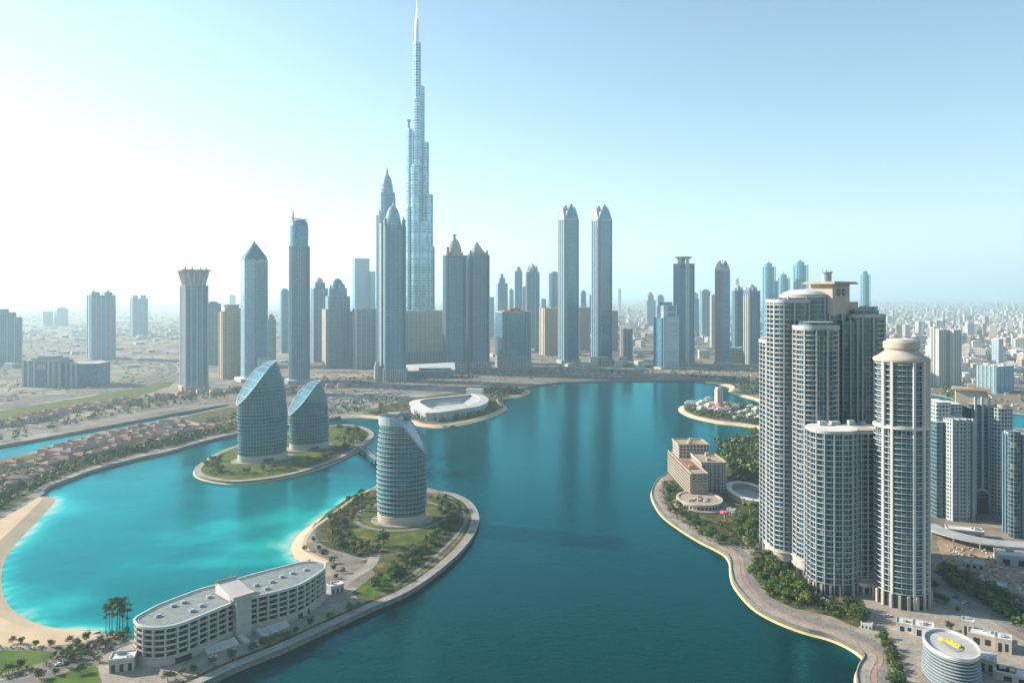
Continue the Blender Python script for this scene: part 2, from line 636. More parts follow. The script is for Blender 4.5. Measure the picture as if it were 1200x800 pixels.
CANAL = W([(-60, 530), (-10, 523), (75, 508), (150, 494), (215, 482), (262, 474), (264, 476), (205, 489), (150, 500), (85, 514), (45, 527), (-10, 540), (-70, 552)])
CANAL = smooth_line(CANAL, 3, True)
LAGOON = smooth_line(W([(1005, 461), (1040, 455), (1100, 462), (1150, 476), (1185, 482), (1260, 492), (1380, 512), (1380, 525), (1240, 506), (1180, 500), (1140, 492), (1090, 487), (1020, 480)]), 3, True)
ISLE = smooth_line(W([(233, 544), (228, 550), (231, 556), (246, 561), (272, 564), (302, 562), (334, 557), (362, 550), (391, 540), (415, 528), (432, 516), (438, 508), (428, 501), (405, 497), (375, 500), (335, 508), (290, 518), (255, 530)]), 4, True)

# ------------------------------------------------------------------ land, water
BIG = [(-60000, -600), (60000, -600), (60000, 90000), (-60000, 90000)]


def tess(polys):
    vs = [p for q in polys for p in q]
    tr = tessellate_polygon([[Vector((p[0], p[1], 0)) for p in q] for q in polys])
    F = []
    for t in tr:
        a, b, c = (vs[k] for k in t)
        s = (b[0] - a[0]) * (c[1] - a[1]) - (b[1] - a[1]) * (c[0] - a[0])
        F.append(tuple(t) if s > 0 else (t[0], t[2], t[1]))
    return vs, F


def skirt(mb, line, z0, z1, m, closed=True):
    n = len(line)
    pts = [(p[0], p[1], z0) for p in line] + [(p[0], p[1], z1) for p in line]
    mb.add(pts, [(i, (i + 1) % n, n + (i + 1) % n, n + i) for i in range(n if closed else n - 1)], None, m)


ccw = lambda p: p if area2(p) > 0 else list(reversed(p))
LAKE_H, CANAL_H, LAGOON_H = ccw(LAKE), ccw(CANAL), ccw(LAGOON)
land = MB()
vs, F = tess([BIG, list(reversed(LAKE_H)), list(reversed(CANAL_H)), list(reversed(LAGOON_H))])
land.add([(p[0], p[1], GZ) for p in vs], F, None, 0)
for h in (LAKE_H, CANAL_H, LAGOON_H):
    skirt(land, list(reversed(h)), -4, GZ, 1)
tag(land.build('ground', [M['ground'], M['quay']]), kind='structure')
ISLE = ccw(ISLE)
il = MB()
il.prism(ISLE, -4, GZ, 1, 0)
tag(il.build('island_ground', [M['drylawn'], M['quay']]), kind='structure')


# water: one gridded sheet, shallow sandy bed near the beaches gives the turquoise
def water_mat():
    m, n, l, b = _new('lagoon_water')
    at = n.new("ShaderNodeAttribute")
    at.attribute_name = "shallow"
    tc = n.new("ShaderNodeTexCoord")
    nz = _noise(n, l, 0.015, 4, tc.outputs["Object"], 0.6)
    f = _math(n, l, 'ADD', at.outputs["Fac"], _math(n, l, 'MULTIPLY', _math(n, l, 'MULTIPLY', _math(n, l, 'SUBTRACT', nz.outputs[0], 0.5), 0.85), at.outputs["Fac"]))
    c = _ramp(n, l, f, [(0.0, (0.000, 0.022, 0.023)), (0.12, (0.000, 0.038, 0.041)), (0.35, (0.000, 0.088, 0.094)), (0.60, (0.002, 0.16, 0.17)),
                        (0.82, (0.012, 0.33, 0.30)), (0.95, (0.20, 0.46, 0.38)), (1.0, (0.42, 0.48, 0.35))])
    n.remove(b)
    w1 = _noise(n, l, 0.22, 3, tc.outputs["Object"], 0.6)
    w2 = _noise(n, l, 0.035, 2, tc.outputs["Object"], 0.5)
    h = _math(n, l, 'ADD', w1.outputs[0], _math(n, l, 'MULTIPLY', w2.outputs[0], 1.5))
    bp = n.new("ShaderNodeBump")
    bp.inputs["Strength"].default_value = 0.50
    bp.inputs["Distance"].default_value = 0.50
    l.new(h, bp.inputs["Height"])
    df = n.new("ShaderNodeBsdfDiffuse")
    l.new(c, df.inputs["Color"])
    gl = n.new("ShaderNodeBsdfGlossy")
    gl.inputs["Color"].default_value = (0.13, 0.76, 0.86, 1)
    # wind patches: calm slicks and ruffled water
    wp = _noise(n, l, 0.006, 4, tc.outputs["Object"], 0.6)
    mr = n.new("ShaderNodeMapRange")
    mr.inputs[1].default_value = 0.38
    mr.inputs[2].default_value = 0.62
    mr.inputs[3].default_value = 0.05
    mr.inputs[4].default_value = 0.11
    l.new(wp.outputs[0], mr.inputs[0])
    l.new(mr.outputs[0], gl.inputs["Roughness"])
    fr = n.new("ShaderNodeFresnel")
    fr.inputs["IOR"].default_value = 1.28
    for k in (gl, fr):
        l.new(bp.outputs[0], k.inputs["Normal"])
    mx = n.new("ShaderNodeMixShader")
    l.new(fr.outputs[0], mx.inputs[0])
    l.new(df.outputs[0], mx.inputs[1])
    l.new(gl.outputs[0], mx.inputs[2])
    l.new(mx.outputs[0], n["Material Output"].inputs[0])
    return m


M['water'] = water_mat()


def water_sheet(name, x0, x1, y0, y1, step, shal):
    nx, ny = int((x1 - x0) / step) + 1, int((y1 - y0) / step) + 1
    v, f = [], []
    for j in range(ny):
        for i in range(nx):
            v.append((x0 + i * step, y0 + j * step, 0))
    for j in range(ny - 1):
        for i in range(nx - 1):
            a = j * nx + i
            f.append((a, a + 1, a + nx + 1, a + nx))
    me = bpy.data.meshes.new(name)
    me.from_pydata(v, [], f)
    at = me.attributes.new("shallow", 'FLOAT', 'POINT')
    at.data.foreach_set("value", [shal(p[0], p[1]) for p in v])
    me.materials.append(M['water'])
    return tag(obj(name, me), kind='structure')


BLOBS = [(P2(235, 628, 0), 75, 30, 0.22, 0.10), (P2(280, 612, 0), 60, 22, 0.18, 0.5), (P2(75, 706, 0), 30, 20, 0.26, 0.0), (P2(250, 660, 0), 55, 18, 0.20, 0.25),
         (P2(300, 640, 0), 55, 24, 0.22, 0.4), (P2(60, 600, 0), 60, 45, 0.16, 0.3), (P2(333, 600, 0), 26, 40, 0.22, 0.3), (P2(222, 552, 0), 30, 30, 0.22, 0.3),
         (P2(1010, 765, 0), 16, 14, 0.22, 0.2)]
BEACH_L = BEACH[::3] + [BEACH[-1]]
PENB_L = PEN_BEACH[::3] + [PEN_BEACH[-1]]


RIDGE = [P2(60, 840, 0), P2(170, 785, 0), P2(400, 690, 0), P2(460, 610, 0), P2(470, 560, 0), P2(460, 500, 0)]


def shallow(x, y):
    # the lagoon west of the peninsula is shallow, the main basin deep
    sd, best = 0, 1e9
    for (ax, ay), (bx, by) in zip(RIDGE, RIDGE[1:]):
        dx, dy = bx - ax, by - ay
        t = max(0, min(1, ((x - ax) * dx + (y - ay) * dy) / (dx * dx + dy * dy)))
        d = math.hypot(x - ax - t * dx, y - ay - t * dy)
        if d < best:
            best, sd = d, d * (1 if (x - ax) * dy - (y - ay) * dx > 0 else -1)
    d0 = 1 / (1 + math.exp(max(-30, min(30, sd / (16 if y < 640 else 16 + (y - 640) * .09)))))
    if y > 820:
        d0 *= max(0.0, 1 - (y - 820) / 420) * 0.2 + .6 * max(0.0, 1 - (y - 820) / 420)
    s = 0.02 + 0.46 * d0 + 0.13 * max(0, min(1, (y - 600) / 700)) / (1 + math.exp(-(x + 110) / 35))
    for (bx, by), rx, ry, k, sk in BLOBS:
        dx, dy = x - bx, y - by
        dy -= sk * dx * 0.3
        e = (dx / rx) ** 2 + (dy / ry) ** 2
        if e < 9:
            s += k * math.exp(-e * 1.3)
    if x < -60 and y < 800:
        d = min(dist_line((x, y), BEACH_L), dist_line((x, y), PENB_L))
        s += 0.44 * math.exp(-d / 7.0) + 0.16 * math.exp(-d / 30.0)
    return min(s, 1.0)


water_sheet('water', -640, 460, -360, 1900, 9, shallow)
water_sheet('canal_water', CANAL_H and min(p[0] for p in CANAL_H) - 30, max(p[0] for p in CANAL_H) + 20, min(p[1] for p in CANAL_H) - 20,
            max(p[1] for p in CANAL_H) + 20, 60, lambda x, y: 0.12).location.z = -0.02
water_sheet('lagoon_water', min(p[0] for p in LAGOON_H) - 20, max(p[0] for p in LAGOON_H) + 20, min(p[1] for p in LAGOON_H) - 20,
            max(p[1] for p in LAGOON_H) + 20, 60, lambda x, y: 0.22).location.z = -0.04


# ------------------------------------------------------------------ strips: promenades, beaches, roads
def strip(name, line, d0, d1, z, mat, z1=None, thick=0.0, kind='structure'):
    """band between two offsets of a line (positive = right of walking direction)"""
    a, b = offset(line, d0, False), offset(line, d1, False)
    z1 = z if z1 is None else z1
    mb = MB()
    n = len(line)
    u = [0.0]
    for i in range(n - 1):
        u.append(u[-1] + math.hypot(line[i + 1][0] - line[i][0], line[i + 1][1] - line[i][1]))
    pts = [(p[0], p[1], z) for p in a] + [(p[0], p[1], z1) for p in b]
    F, U = [], []
    for i in range(n - 1):
        q = (i, i + 1, n + i + 1, n + i)
        # upward normal
        A, B, C_ = pts[q[0]], pts[q[1]], pts[q[2]]
        s = (B[0] - A[0]) * (C_[1] - A[1]) - (B[1] - A[1]) * (C_[0] - A[0])
        uu = {i: (u[i], d0), i + 1: (u[i + 1], d0), n + i + 1: (u[i + 1], d1), n + i: (u[i], d1)}
        if s < 0:
            q = tuple(reversed(q))
        F.append(q)
        U.append([uu[k] for k in q])
    mb.add(pts, F, U, 0)
    if thick:
        for row in (a, b):
            zz = z if row is a else z1
            skirt(mb, row, zz - thick, zz, 0, False)
            skirt(mb, list(reversed(row)), zz - thick, zz, 0, False)
    return tag(mb.build(name, mat), kind=kind)


def area(name, px, z, mat, k=0, kind='structure'):
    p = W(px)
    if k:
        p = smooth_line(p, k, True)
    return tag(MB().sheet(ccw(p), z).build(name, mat), kind=kind)


# which side is land: walking the shoreline lists below, land lies on the left or right
# left peninsula (walk from near to far, water on the right -> land = negative offsets)
strip('promenade', PEN_OUT, 0.4, -6.5, GZ + 0.10, M['promenade'], thick=0.4)
strip('planting_bed', PEN_OUT, -6.9, -9.3, GZ + 0.05, M['scrub'])
strip('promenade_curb', PEN_OUT, 0.45, -0.25, GZ + 0.75, M['palegrey'], thick=0.75)
for key, reach in (('pen', 11.5), ('left', 15), ('far', 11), ('far2', 10), ('house', 10), ('cove', 12)):
    strip('beach', SH[key], -3.0, 0.0, GZ + 0.05, M['sand'])
    strip('beach', SH[key], 0.0, reach, GZ + 0.05, M['sand'], -1.0)
strip('promenade', LEFT_PROM, 0.4, -8.5, GZ + 0.12, M['promenade'], thick=0.4)
strip('shore', RIGHT_PROM, 2.2, 0.0, -0.6, M['shoresand'], 1.2)
strip('promenade', RIGHT_PROM, 0.3, -6.3, GZ + 0.12, M['promenade'], thick=2.5)
strip('cycle_path', RIGHT_PROM, -6.6, -9.4, GZ + 0.08, M['redpath'])
strip('shore_path', RIGHT_PROM, -9.7, -16.5, GZ + 0.11, M['path'])
strip('promenade_curb', RIGHT_PROM, 0.35, -0.25, GZ + 0.8, M['paving'], thick=0.8)
ISLE_L = ISLE + [ISLE[0]]
strip('shore', ISLE_L, 2.5, 0.0, -0.6, M['shoresand'], 1.0)
strip('promenade', ISLE_L, 0.3, -7.0, GZ + 0.12, M['promenade'], thick=0.6)

# peninsula ground cover
area('plaza', [(112, 770), (155, 745), (165, 772), (230, 765), (300, 735), (385, 690), (420, 688), (432, 700), (380, 730), (330, 752), (280, 770), (225, 794), (150, 824), (120, 800)], GZ + 0.012, M['paving'])
area('garden_soil', [(372, 612), (395, 592), (430, 574), (500, 577), (530, 585), (545, 603), (543, 622), (520, 650), (480, 680), (440, 703), (412, 694), (440, 672), (420, 655), (390, 645), (370, 630)], GZ + 0.016, M['scrub'], 2)
area('lawn', [(405, 625), (425, 597), (450, 586), (495, 590), (520, 608), (505, 628), (470, 640), (435, 641)], GZ + 0.024, M['drylawn'], 3)
area('lawn', [(420, 688), (440, 676), (468, 668), (474, 672), (455, 690), (436, 698)], GZ + 0.024, M['lawn'], 2)
RINGP = [(P2(470, 606)[0] + 41 * math.cos(t * math.pi / 24), P2(470, 606)[1] + 8 + 46 * math.sin(t * math.pi / 24)) for t in range(-46, 3)]
strip('garden_path', RINGP, -2.2, 2.2, GZ + 0.034, M['path'])
strip('garden_path', smooth_line(W([(372, 612), (366, 626), (376, 640), (400, 648), (425, 655), (440, 650)]), 4), -2.3, 2.3, GZ + 0.040, M['path'])
strip('garden_path', smooth_line(W([(440, 650), (432, 664), (412, 676), (395, 690)]), 4), -4, 4, GZ + 0.046, M['paving'])
strip('garden_path', smooth_line(W([(462, 686), (500, 660), (530, 632), (545, 612), (541, 596), (526, 586)]), 4), -1.3, 1.3, GZ + 0.050, M['path'])

# lower left
area('lawn', [(-30, 764), (20, 762), (62, 763), (66, 767), (45, 777), (0, 789), (-40, 800)], GZ + 0.02, M['lawn'], 2)
area('lawn', [(40, 805), (52, 797), (95, 781), (112, 779), (117, 798), (118, 815), (40, 830)], GZ + 0.02, M['lawn'], 2)
strip('road', smooth_line(W([(-40, 812), (0, 800), (50, 787), (95, 774), (125, 762), (152, 751)]), 4), -3.6, 3.6, GZ + 0.03, M['asphalt_old'])
strip('path', smooth_line(W([(-30, 757), (30, 758), (75, 757), (112, 748), (150, 738)]), 4), -1.5, 1.5, GZ + 0.034, M['paving'])
tag(MB().sheet(ccw(SH['left'] + W([(30, 592), (0, 608), (-40, 630), (-90, 690), (-60, 745), (0, 757), (40, 757.5), (90, 754), (128, 743)])), GZ + 0.062).build('beach', M['sand']), kind='structure')
strip('promenade', smooth_line(W([(53, 576), (30, 590), (0, 607), (-40, 628)]), 3), -1.5, 3.5, GZ + 0.14, M['path'])
# villa estate
area('estate_gardens', [(-60, 580), (-10, 545), (45, 530), (90, 516), (150, 502), (205, 491), (262, 478), (300, 476), (300, 500), (240, 512), (160, 532), (100, 548), (55, 568), (0, 600), (-60, 630)], GZ + 0.014, M['scrub'])
for k, ln in enumerate([[(0, 560), (60, 540), (120, 522), (200, 506), (285, 490)], [(30, 545), (75, 560)], [(100, 520), (140, 533)], [(160, 505), (205, 520)], [(215, 492), (262, 503)]]):
    strip('estate_road', smooth_line(W(ln), 3), -3, 3, GZ + 0.03 + 0.004 * k, M['paving'])

# roads
strip('embankment', smooth_line(W([(-60, 527), (0, 516), (80, 501), (150, 488), (215, 477), (265, 469)]), 3), -16, 6, GZ + 0.05, M['path'])
strip('road', smooth_line(W([(-80, 521), (0, 507), (80, 494), (160, 481), (230, 473), (300, 467), (400, 461), (480, 454), (560, 445), (640, 440.5), (720, 438.5), (820, 438), (960, 440), (1200, 446)]), 4), -13, 13, GZ + 0.10, M['asphalt'], thick=0.1)
strip('service_road', smooth_line(W([(270, 475), (330, 474), (420, 467), (500, 459), (570, 450), (620, 446), (700, 442.5), (820, 442), (900, 445)]), 4), -6, 6, GZ + 0.06, M['asphalt_old'])
strip('highway', smooth_line(W([(-140, 500), (-40, 483), (40, 470), (100, 461), (150, 453), (190, 444), (208, 436), (206, 428), (190, 423), (150, 419), (90, 412)]), 5), -22, 22, GZ + 0.09, M['asphalt'], thick=0.1)
strip('highway', smooth_line(W([(-140, 478), (-40, 469), (40, 459), (110, 451), (160, 445), (195, 438)]), 5), -14, 14, GZ + 0.075, M['asphalt'])
strip('service_road', smooth_line(W([(190, 478), (215, 464), (240, 452), (290, 440), (370, 430)]), 4), -6, 6, GZ + 0.085, M['asphalt_old'])
for nm, ln in (('median', [(-140, 500), (-40, 483), (40, 470), (100, 461), (150, 453), (190, 444), (208, 436), (206, 428), (190, 423), (150, 419), (90, 412)]), ('median', [(0, 507), (80, 494), (160, 481), (230, 473), (300, 467), (400, 461), (480, 454), (560, 445), (640, 440.5), (720, 438.5), (820, 438), (960, 440)])):
    strip(nm, smooth_line(W(ln), 5), -1.8, 1.8, GZ + 0.16, M['paving'])
for k, (ln, hw) in enumerate([([(120, 458), (160, 449), (182, 440), (186, 432), (170, 429), (140, 432), (60, 440), (-60, 450)], 9), ([(205, 440), (240, 432), (300, 424), (420, 418), (560, 415), (660, 414)], 12), ([(-60, 447), (60, 430), (140, 417), (230, 405), (330, 398), (430, 396)], 12),
                            ([(206, 436), (225, 445), (270, 452), (350, 450), (440, 447)], 7), ([(-60, 418), (80, 402), (240, 386), (420, 380)], 14), ([(130, 424), (100, 405), (90, 385), (120, 368)], 12), ([(280, 436), (262, 420), (250, 400), (262, 380)], 9)]):
    strip('road', smooth_line(W(ln), 5), -hw, hw, GZ + 0.10 + 0.006 * k, M['asphalt'])
area('verge', [(-60, 505), (0, 497), (90, 482), (160, 466), (200, 452), (206, 446), (180, 450), (120, 462), (40, 475), (-60, 490)], GZ + 0.012, M['drylawn'])
for k, ln in enumerate([[(560, 425), (660, 428), (760, 430), (900, 428)], [(680, 412), (760, 418), (900, 412)], [(600, 400), (760, 402), (900, 396)], [(330, 425), (440, 452)], [(1040, 505), (1120, 470), (1240, 440), (1300, 425)],
                        [(1120, 430), (1200, 422), (1300, 420)], [(1080, 400), (1200, 398), (1300, 402)]]):
    strip('street', smooth_line(W(ln), 4), -8, 8, GZ + 0.06 + 0.006 * k, M['asphalt_old'])

# right bank
area('forecourt', [(866, 640), (893, 640), (905, 660), (960, 700), (1000, 712), (1070, 735), (1090, 760), (1070, 830), (1030, 830), (1040, 775), (1012, 745), (985, 722), (940, 715), (890, 690), (872, 672)], GZ + 0.014, M['paving'])
area('forecourt', [(1000, 700), (1060, 690), (1110, 650), (1100, 690), (1150, 720), (1195, 748), (1300, 800), (1300, 860), (1150, 860), (1080, 770)], GZ + 0.018, M['paving'])
area('hotel_gardens', [(782, 566), (800, 552), (850, 540), (880, 520), (905, 508), (905, 600), (892, 640), (868, 640), (852, 634), (820, 622), (796, 606), (780, 590)], GZ + 0.012, M['scrub'], 2)
area('planting_bed', [(884, 650), (905, 657), (940, 690), (980, 703), (1012, 722), (1005, 735), (975, 722), (930, 712), (896, 695), (880, 672)], GZ + 0.022, M['scrub'], 2)
area('planting_bed', [(1030, 738), (1042, 748), (1056, 772), (1062, 815), (1040, 815), (1040, 780)], GZ + 0.026, M['scrub'], 2)
area('building_site', [(1100, 622), (1128, 632), (1160, 640), (1300, 690), (1300, 735), (1200, 700), (1150, 672), (1105, 655)], GZ + 0.022, M['dirt'], 2)
strip('road', smooth_line(W([(1050, 668), (1100, 682), (1150, 709), (1200, 738), (1300, 790)]), 4), -5, 5, GZ + 0.03, M['path'])
strip('verge', smooth_line(W([(1100, 668), (1130, 685), (1165, 708), (1200, 728), (1300, 778)]), 4), -5, 5, GZ + 0.036, M['scrub'])
strip('road', smooth_line(W([(1100, 616), (1140, 628), (1180, 645), (1300, 690)]), 4), -5, 5, GZ + 0.03, M['asphalt_old'])
area('park', [(1105, 455), (1140, 452), (1150, 465), (1120, 470)], GZ + 0.02, M['lawn'])
area('house_gardens', [(800, 476), (815, 473), (850, 474), (900, 480), (900, 498), (868, 494), (840, 491), (812, 485)], GZ + 0.012, M['scrub'], 2)
area('arena_gardens', [(430, 484), (470, 470), (560, 456), (615, 457), (612, 462), (588, 466), (590, 477), (576, 484), (546, 492), (516, 495), (480, 490)], GZ + 0.012, M['scrub'], 2)
# ------------------------------------------------------------------ skyline towers
FA = {}
FA['glass'] = facade('blue_curtain_wall', (0.09, 0.22, 0.30), (0.018, 0.12, 0.19), 3.8, 2.6, 0.22, 0.14, 2.1, 0.10)
FA['glass_deep'] = facade('deep_blue_curtain_wall', (0.05, 0.14, 0.21), (0.010, 0.085, 0.15), 3.8, 3.0, 0.16, 0.12, 2.3, 0.08, var=0.3)
FA['silver'] = facade('silver_curtain_wall', (0.30, 0.41, 0.47), (0.05, 0.17, 0.24), 4.0, 2.4, 0.30, 0.20, 2.2, 0.12, var=0.3)
FA['blue'] = facade('blue_grey_facade', (0.16, 0.28, 0.35), (0.016, 0.07, 0.11), 3.5, 4.2, 0.38, 0.34, 1.8)
FA['blue_fine'] = facade('fine_blue_grey_facade', (0.17, 0.33, 0.44), (0.018, 0.085, 0.14), 3.4, 3.0, 0.42, 0.30, 1.8)
FA['grey'] = facade('grey_facade', (0.23, 0.29, 0.325), (0.03, 0.065, 0.09), 3.4, 3.6, 0.40, 0.40, 1.7)
FA['beige'] = facade('beige_facade', (0.50, 0.40, 0.30), (0.06, 0.08, 0.09), 3.4, 3.4, 0.42, 0.42, 1.6)
FA['beige_far'] = facade('pale_beige_facade', (0.56, 0.49, 0.40), (0.08, 0.10, 0.11), 3.6, 4.0, 0.42, 0.42, 1.5, per_obj=0.22)
FA['brown'] = facade('brown_facade', (0.33, 0.30, 0.28), (0.04, 0.065, 0.08), 3.4, 3.6, 0.42, 0.42, 1.6)
FA['lattice'] = facade('lattice_podium', (0.36, 0.37, 0.36), (0.04, 0.07, 0.09), 4.2, 4.2, 0.30, 0.30, 1.5)
FA['stripe'] = facade('white_banded_facade', (0.62, 0.67, 0.69), (0.05, 0.15, 0.20), 5.2, 40.0, 0.42, 0.01, 2.0)
FA['teal'] = facade('teal_curtain_wall', (0.10, 0.30, 0.36), (0.02, 0.20, 0.27), 3.8, 3.2, 0.2, 0.12, 2.2, 0.1, var=0.2)
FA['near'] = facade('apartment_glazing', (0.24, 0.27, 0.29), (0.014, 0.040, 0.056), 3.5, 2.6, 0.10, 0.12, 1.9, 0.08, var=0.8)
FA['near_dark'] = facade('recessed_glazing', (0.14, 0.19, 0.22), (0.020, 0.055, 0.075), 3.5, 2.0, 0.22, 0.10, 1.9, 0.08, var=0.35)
FA['punched'] = facade('apartment_wall_with_windows', (0.56, 0.56, 0.54), (0.030, 0.055, 0.065), 3.5, 3.4, 0.34, 0.36, 1.6, 0.1, var=0.8)
FA['sail'] = facade('green_curtain_wall', (0.17, 0.30, 0.32), (0.008, 0.055, 0.070), 4.0, 3.4, 0.10, 0.10, 1.7, 0.07, var=0.35)
FA['sailroof'] = facade('sloping_glass_roof', (0.16, 0.30, 0.36), (0.022, 0.11, 0.15), 5.0, 6.0, 0.05, 0.05, 1.5, 0.05, var=0.15)
FA['hotel'] = facade('dark_room_glazing', (0.10, 0.10, 0.10), (0.025, 0.035, 0.042), 3.3, 2.4, 0.08, 0.14, 1.6, 0.1, var=0.9)
FA['resort'] = facade('resort_wall', (0.44, 0.355, 0.29), (0.03, 0.035, 0.04), 3.4, 3.6, 0.36, 0.34, 1.5, 0.2)


class Tower:
    """a building whose front base line is seen at photo row yb, between photo columns xl and xr"""

    def __init__(s, label, xl, xr, yb, rot=0.0, ratio=1.0, name='tower', cat='tower', group=None):
        D = FPX * (CAM_H - GZ) / (yb - HZ)
        az = math.degrees(math.atan((xl + xr - 1200) / 2 / FPX))
        if rot >= 0 and ratio > .6:          # turned so that a sunlit flank shows
            rot = max(rot, -az + 15) if az < 0 else rot + 5
        th = abs(R(rot + az))
        W0 = (xr - xl) * D / FPX
        for _ in range(3):
            w = W0 / (math.cos(th) + ratio * math.sin(th))
            half = 0.5 * (w * math.sin(th) + ratio * w * math.cos(th))
            W0 = (xr - xl) * (D + half * 0.6) / FPX
        s.w, s.d, s.D = w, w * ratio, D
        s.Dc = D + half
        s.xm = (xl + xr) / 2
        X = (s.xm - 600) * s.Dc / FPX
        s.X = X
        s.rot = R(rot)
        s.o = thing(name, label, cat, (X, s.Dc, GZ), R(rot), group)
        s.k = s.Dc / FPX

    def z(s, py, dd=None):
        """local height of photo row py"""
        D = s.Dc if dd is None else s.D + dd
        return CAM_H - (py - HZ) * D / FPX - GZ

    def lx(s, px):
        return (px - s.xm) * s.k

    def rect(s, a=1, b=None):
        return rect(s.w * a, s.d * (b or a))

    def octo(s, a=1, c=0.15):
        return octo(s.w * a, s.d * a, c * s.w * a)

    def rr(s, a=1, c=0.3, k=4):
        return rrect(s.w * a, s.d * a, c * min(s.w, s.d) * a, k)

    def part(s, name, mb, mat, smooth=False, angle=38):
        return mb.build(name, mat, s.o, smooth=smooth, angle=angle)

    def prism(s, name, poly, z0, z1, mat, top='roofgrey', sc1=1.0, smooth=False):
        return s.part(name, MB().prism(poly, z0, z1, 0, 1, None, sc1), [FA.get(mat) or M[mat], M[top]], smooth)

    def piers(s, poly_pts, size, z0, z1, mat='palegrey'):
        me = MB().box(-size / 2, size / 2, -size / 2, size / 2, z0, z1).mesh('pier', M[mat])
        for (x, y) in poly_pts:
            obj('pier', me, s.o, (x, y, 0))

    def face_piers(s, nf, ns, size, z0, z1, mat='palegrey', w=None, d=None, corners=True):
        w, d = (w or s.w), (d or s.d)
        e = size * 0.22
        p = []
        for i in range(nf):
            t = (i + 0.5) / nf - 0.5 if not corners else (i / (nf - 1) - 0.5 if nf > 1 else 0)
            p += [(t * w, -d / 2 - e)]
        for i in range(ns):
            t = (i + 0.5) / ns - 0.5
            p += [(-w / 2 - e, t * d), (w / 2 + e, t * d)]
        s.piers(p, size, z0, z1, mat)

    def spire(s, z0, z1, r=1.2, x=0, y=0, mat='steel'):
        mb = MB().cyl(x, y, r, z0, z0 + (z1 - z0) * .45, 0, 8, r * .7).cyl(x, y, r * .55, z0 + (z1 - z0) * .45, z1, 0, 6, 0.12)
        return s.part('spire', mb, M['steel'] if mat == 'steel' else M[mat])

    def dome(s, z0, h, r, mat, name='dome', x=0, y=0, pw=2.0, n=24, sx=1, sy=1):
        prof = [(r * (max(0.0, 1 - (i / 10.0) ** pw)) ** 0.62 if i < 10 else 0.02, z0 + h * i / 10.0) for i in range(11)]
        mb = MB().lathe(prof, x, y, 0, n, sx, sy)
        return s.part(name, mb, FA.get(mat) or M[mat], True, 60)

    def units(s, n, z, w=None, d=None, seed=0, mat='roofgrey', hmax=4):
        """plant rooms on the roof"""
        rnd = random.Random(seed + int(s.xm * 7))
        w, d = (w or s.w) * 0.8, (d or s.d) * 0.8
        for i in range(n):
            a, b = w * rnd.uniform(.1, .25), d * rnd.uniform(.1, .25)
            x, y = rnd.uniform(-.5, .5) * (w - a), rnd.uniform(-.5, .5) * (d - b)
            s.part('roof_unit', MB().box(x - a / 2, x + a / 2, y - b / 2, y + b / 2, z - 0.05, z + rnd.uniform(.4, 1) * hmax), M[mat])


def simple(label, xl, xr, yt, yb, mat, rot=0, ratio=0.9, step=0.0, npier=0, pm='palegrey', shape='rect', top='roofgrey', crown=0, units=2, cap=None, ns=2, group=None):
    """plain tower: shaft, optional setback storey, piers, plant rooms"""
    t = Tower(label, xl, xr, yb, rot, ratio, group=group)
    h = t.z(yt)
    poly = {'rect': t.rect(), 'octo': t.octo(), 'round': t.rr(1, .45, 6), 'rr': t.rr(1, .2)}[shape]
    hs = h * (1 - step)
    t.prism('shaft', poly, 0, hs, mat, top, smooth=shape in ('round',))
    if step:
        t.prism('setback_storey', [(x * .72, y * .72) for x, y in poly], hs, h - h * step * .3, mat, top)
        t.prism('plant_room', [(x * .38, y * .38) for x, y in poly], h - h * step * .3, h, mat, top)
    if npier:
        t.face_piers(npier, ns, max(1.2, t.w * .045), 0, hs + 1.2, pm)
    if units:
        t.units(units, h if not step else hs, seed=int(xl), hmax=max(3, .012 * h))
    return t, h


# --- far left
t, h = simple('hazy stepped tower cut by the left edge of the view', -14, 22, 372, 430, 'blue', 8, .8, 0, 5, units=0)
t.prism('setback_storey', t.rect(.7), h, t.z(366), 'blue')
t.prism('plant_room', t.rect(.3), t.z(366), t.z(362), 'blue')
simple('squat pale block far off in the haze, left of a taller pale block', 49, 61, 365, 382, 'blue', 0, .8, units=1)
simple('pale block far off in the haze with a slightly higher roof than its squat neighbour', 65, 79, 360, 382, 'blue', 0, .8, step=.1, units=0)
t, h = simple('twin headed tower standing behind the long low office block', 103, 133, 346, 421, 'blue_fine', 10, .8, 0, 6, units=0, shape='octo')
for sx in (-1, 1):
    t.prism('roof_pavilion', rect(t.w * .34, t.d * .6, sx * t.w * .27, 0), h, t.z(342), 'blue_fine')
    t.part('roof_turret', MB().cyl(sx * t.w * .3, 0, 4, t.z(342), t.z(339.5), 0, 8, 2), M['bluegrey'])
t, h = simple('lone far tower with two roof heads in open haze', 153, 172, 350, 395, 'blue_fine', 6, .8, 0, 4, units=0)
for sx in (-1, 1):
    t.prism('roof_pavilion', rect(t.w * .36, t.d * .6, sx * t.w * .28, 0), h, t.z(346), 'blue_fine')

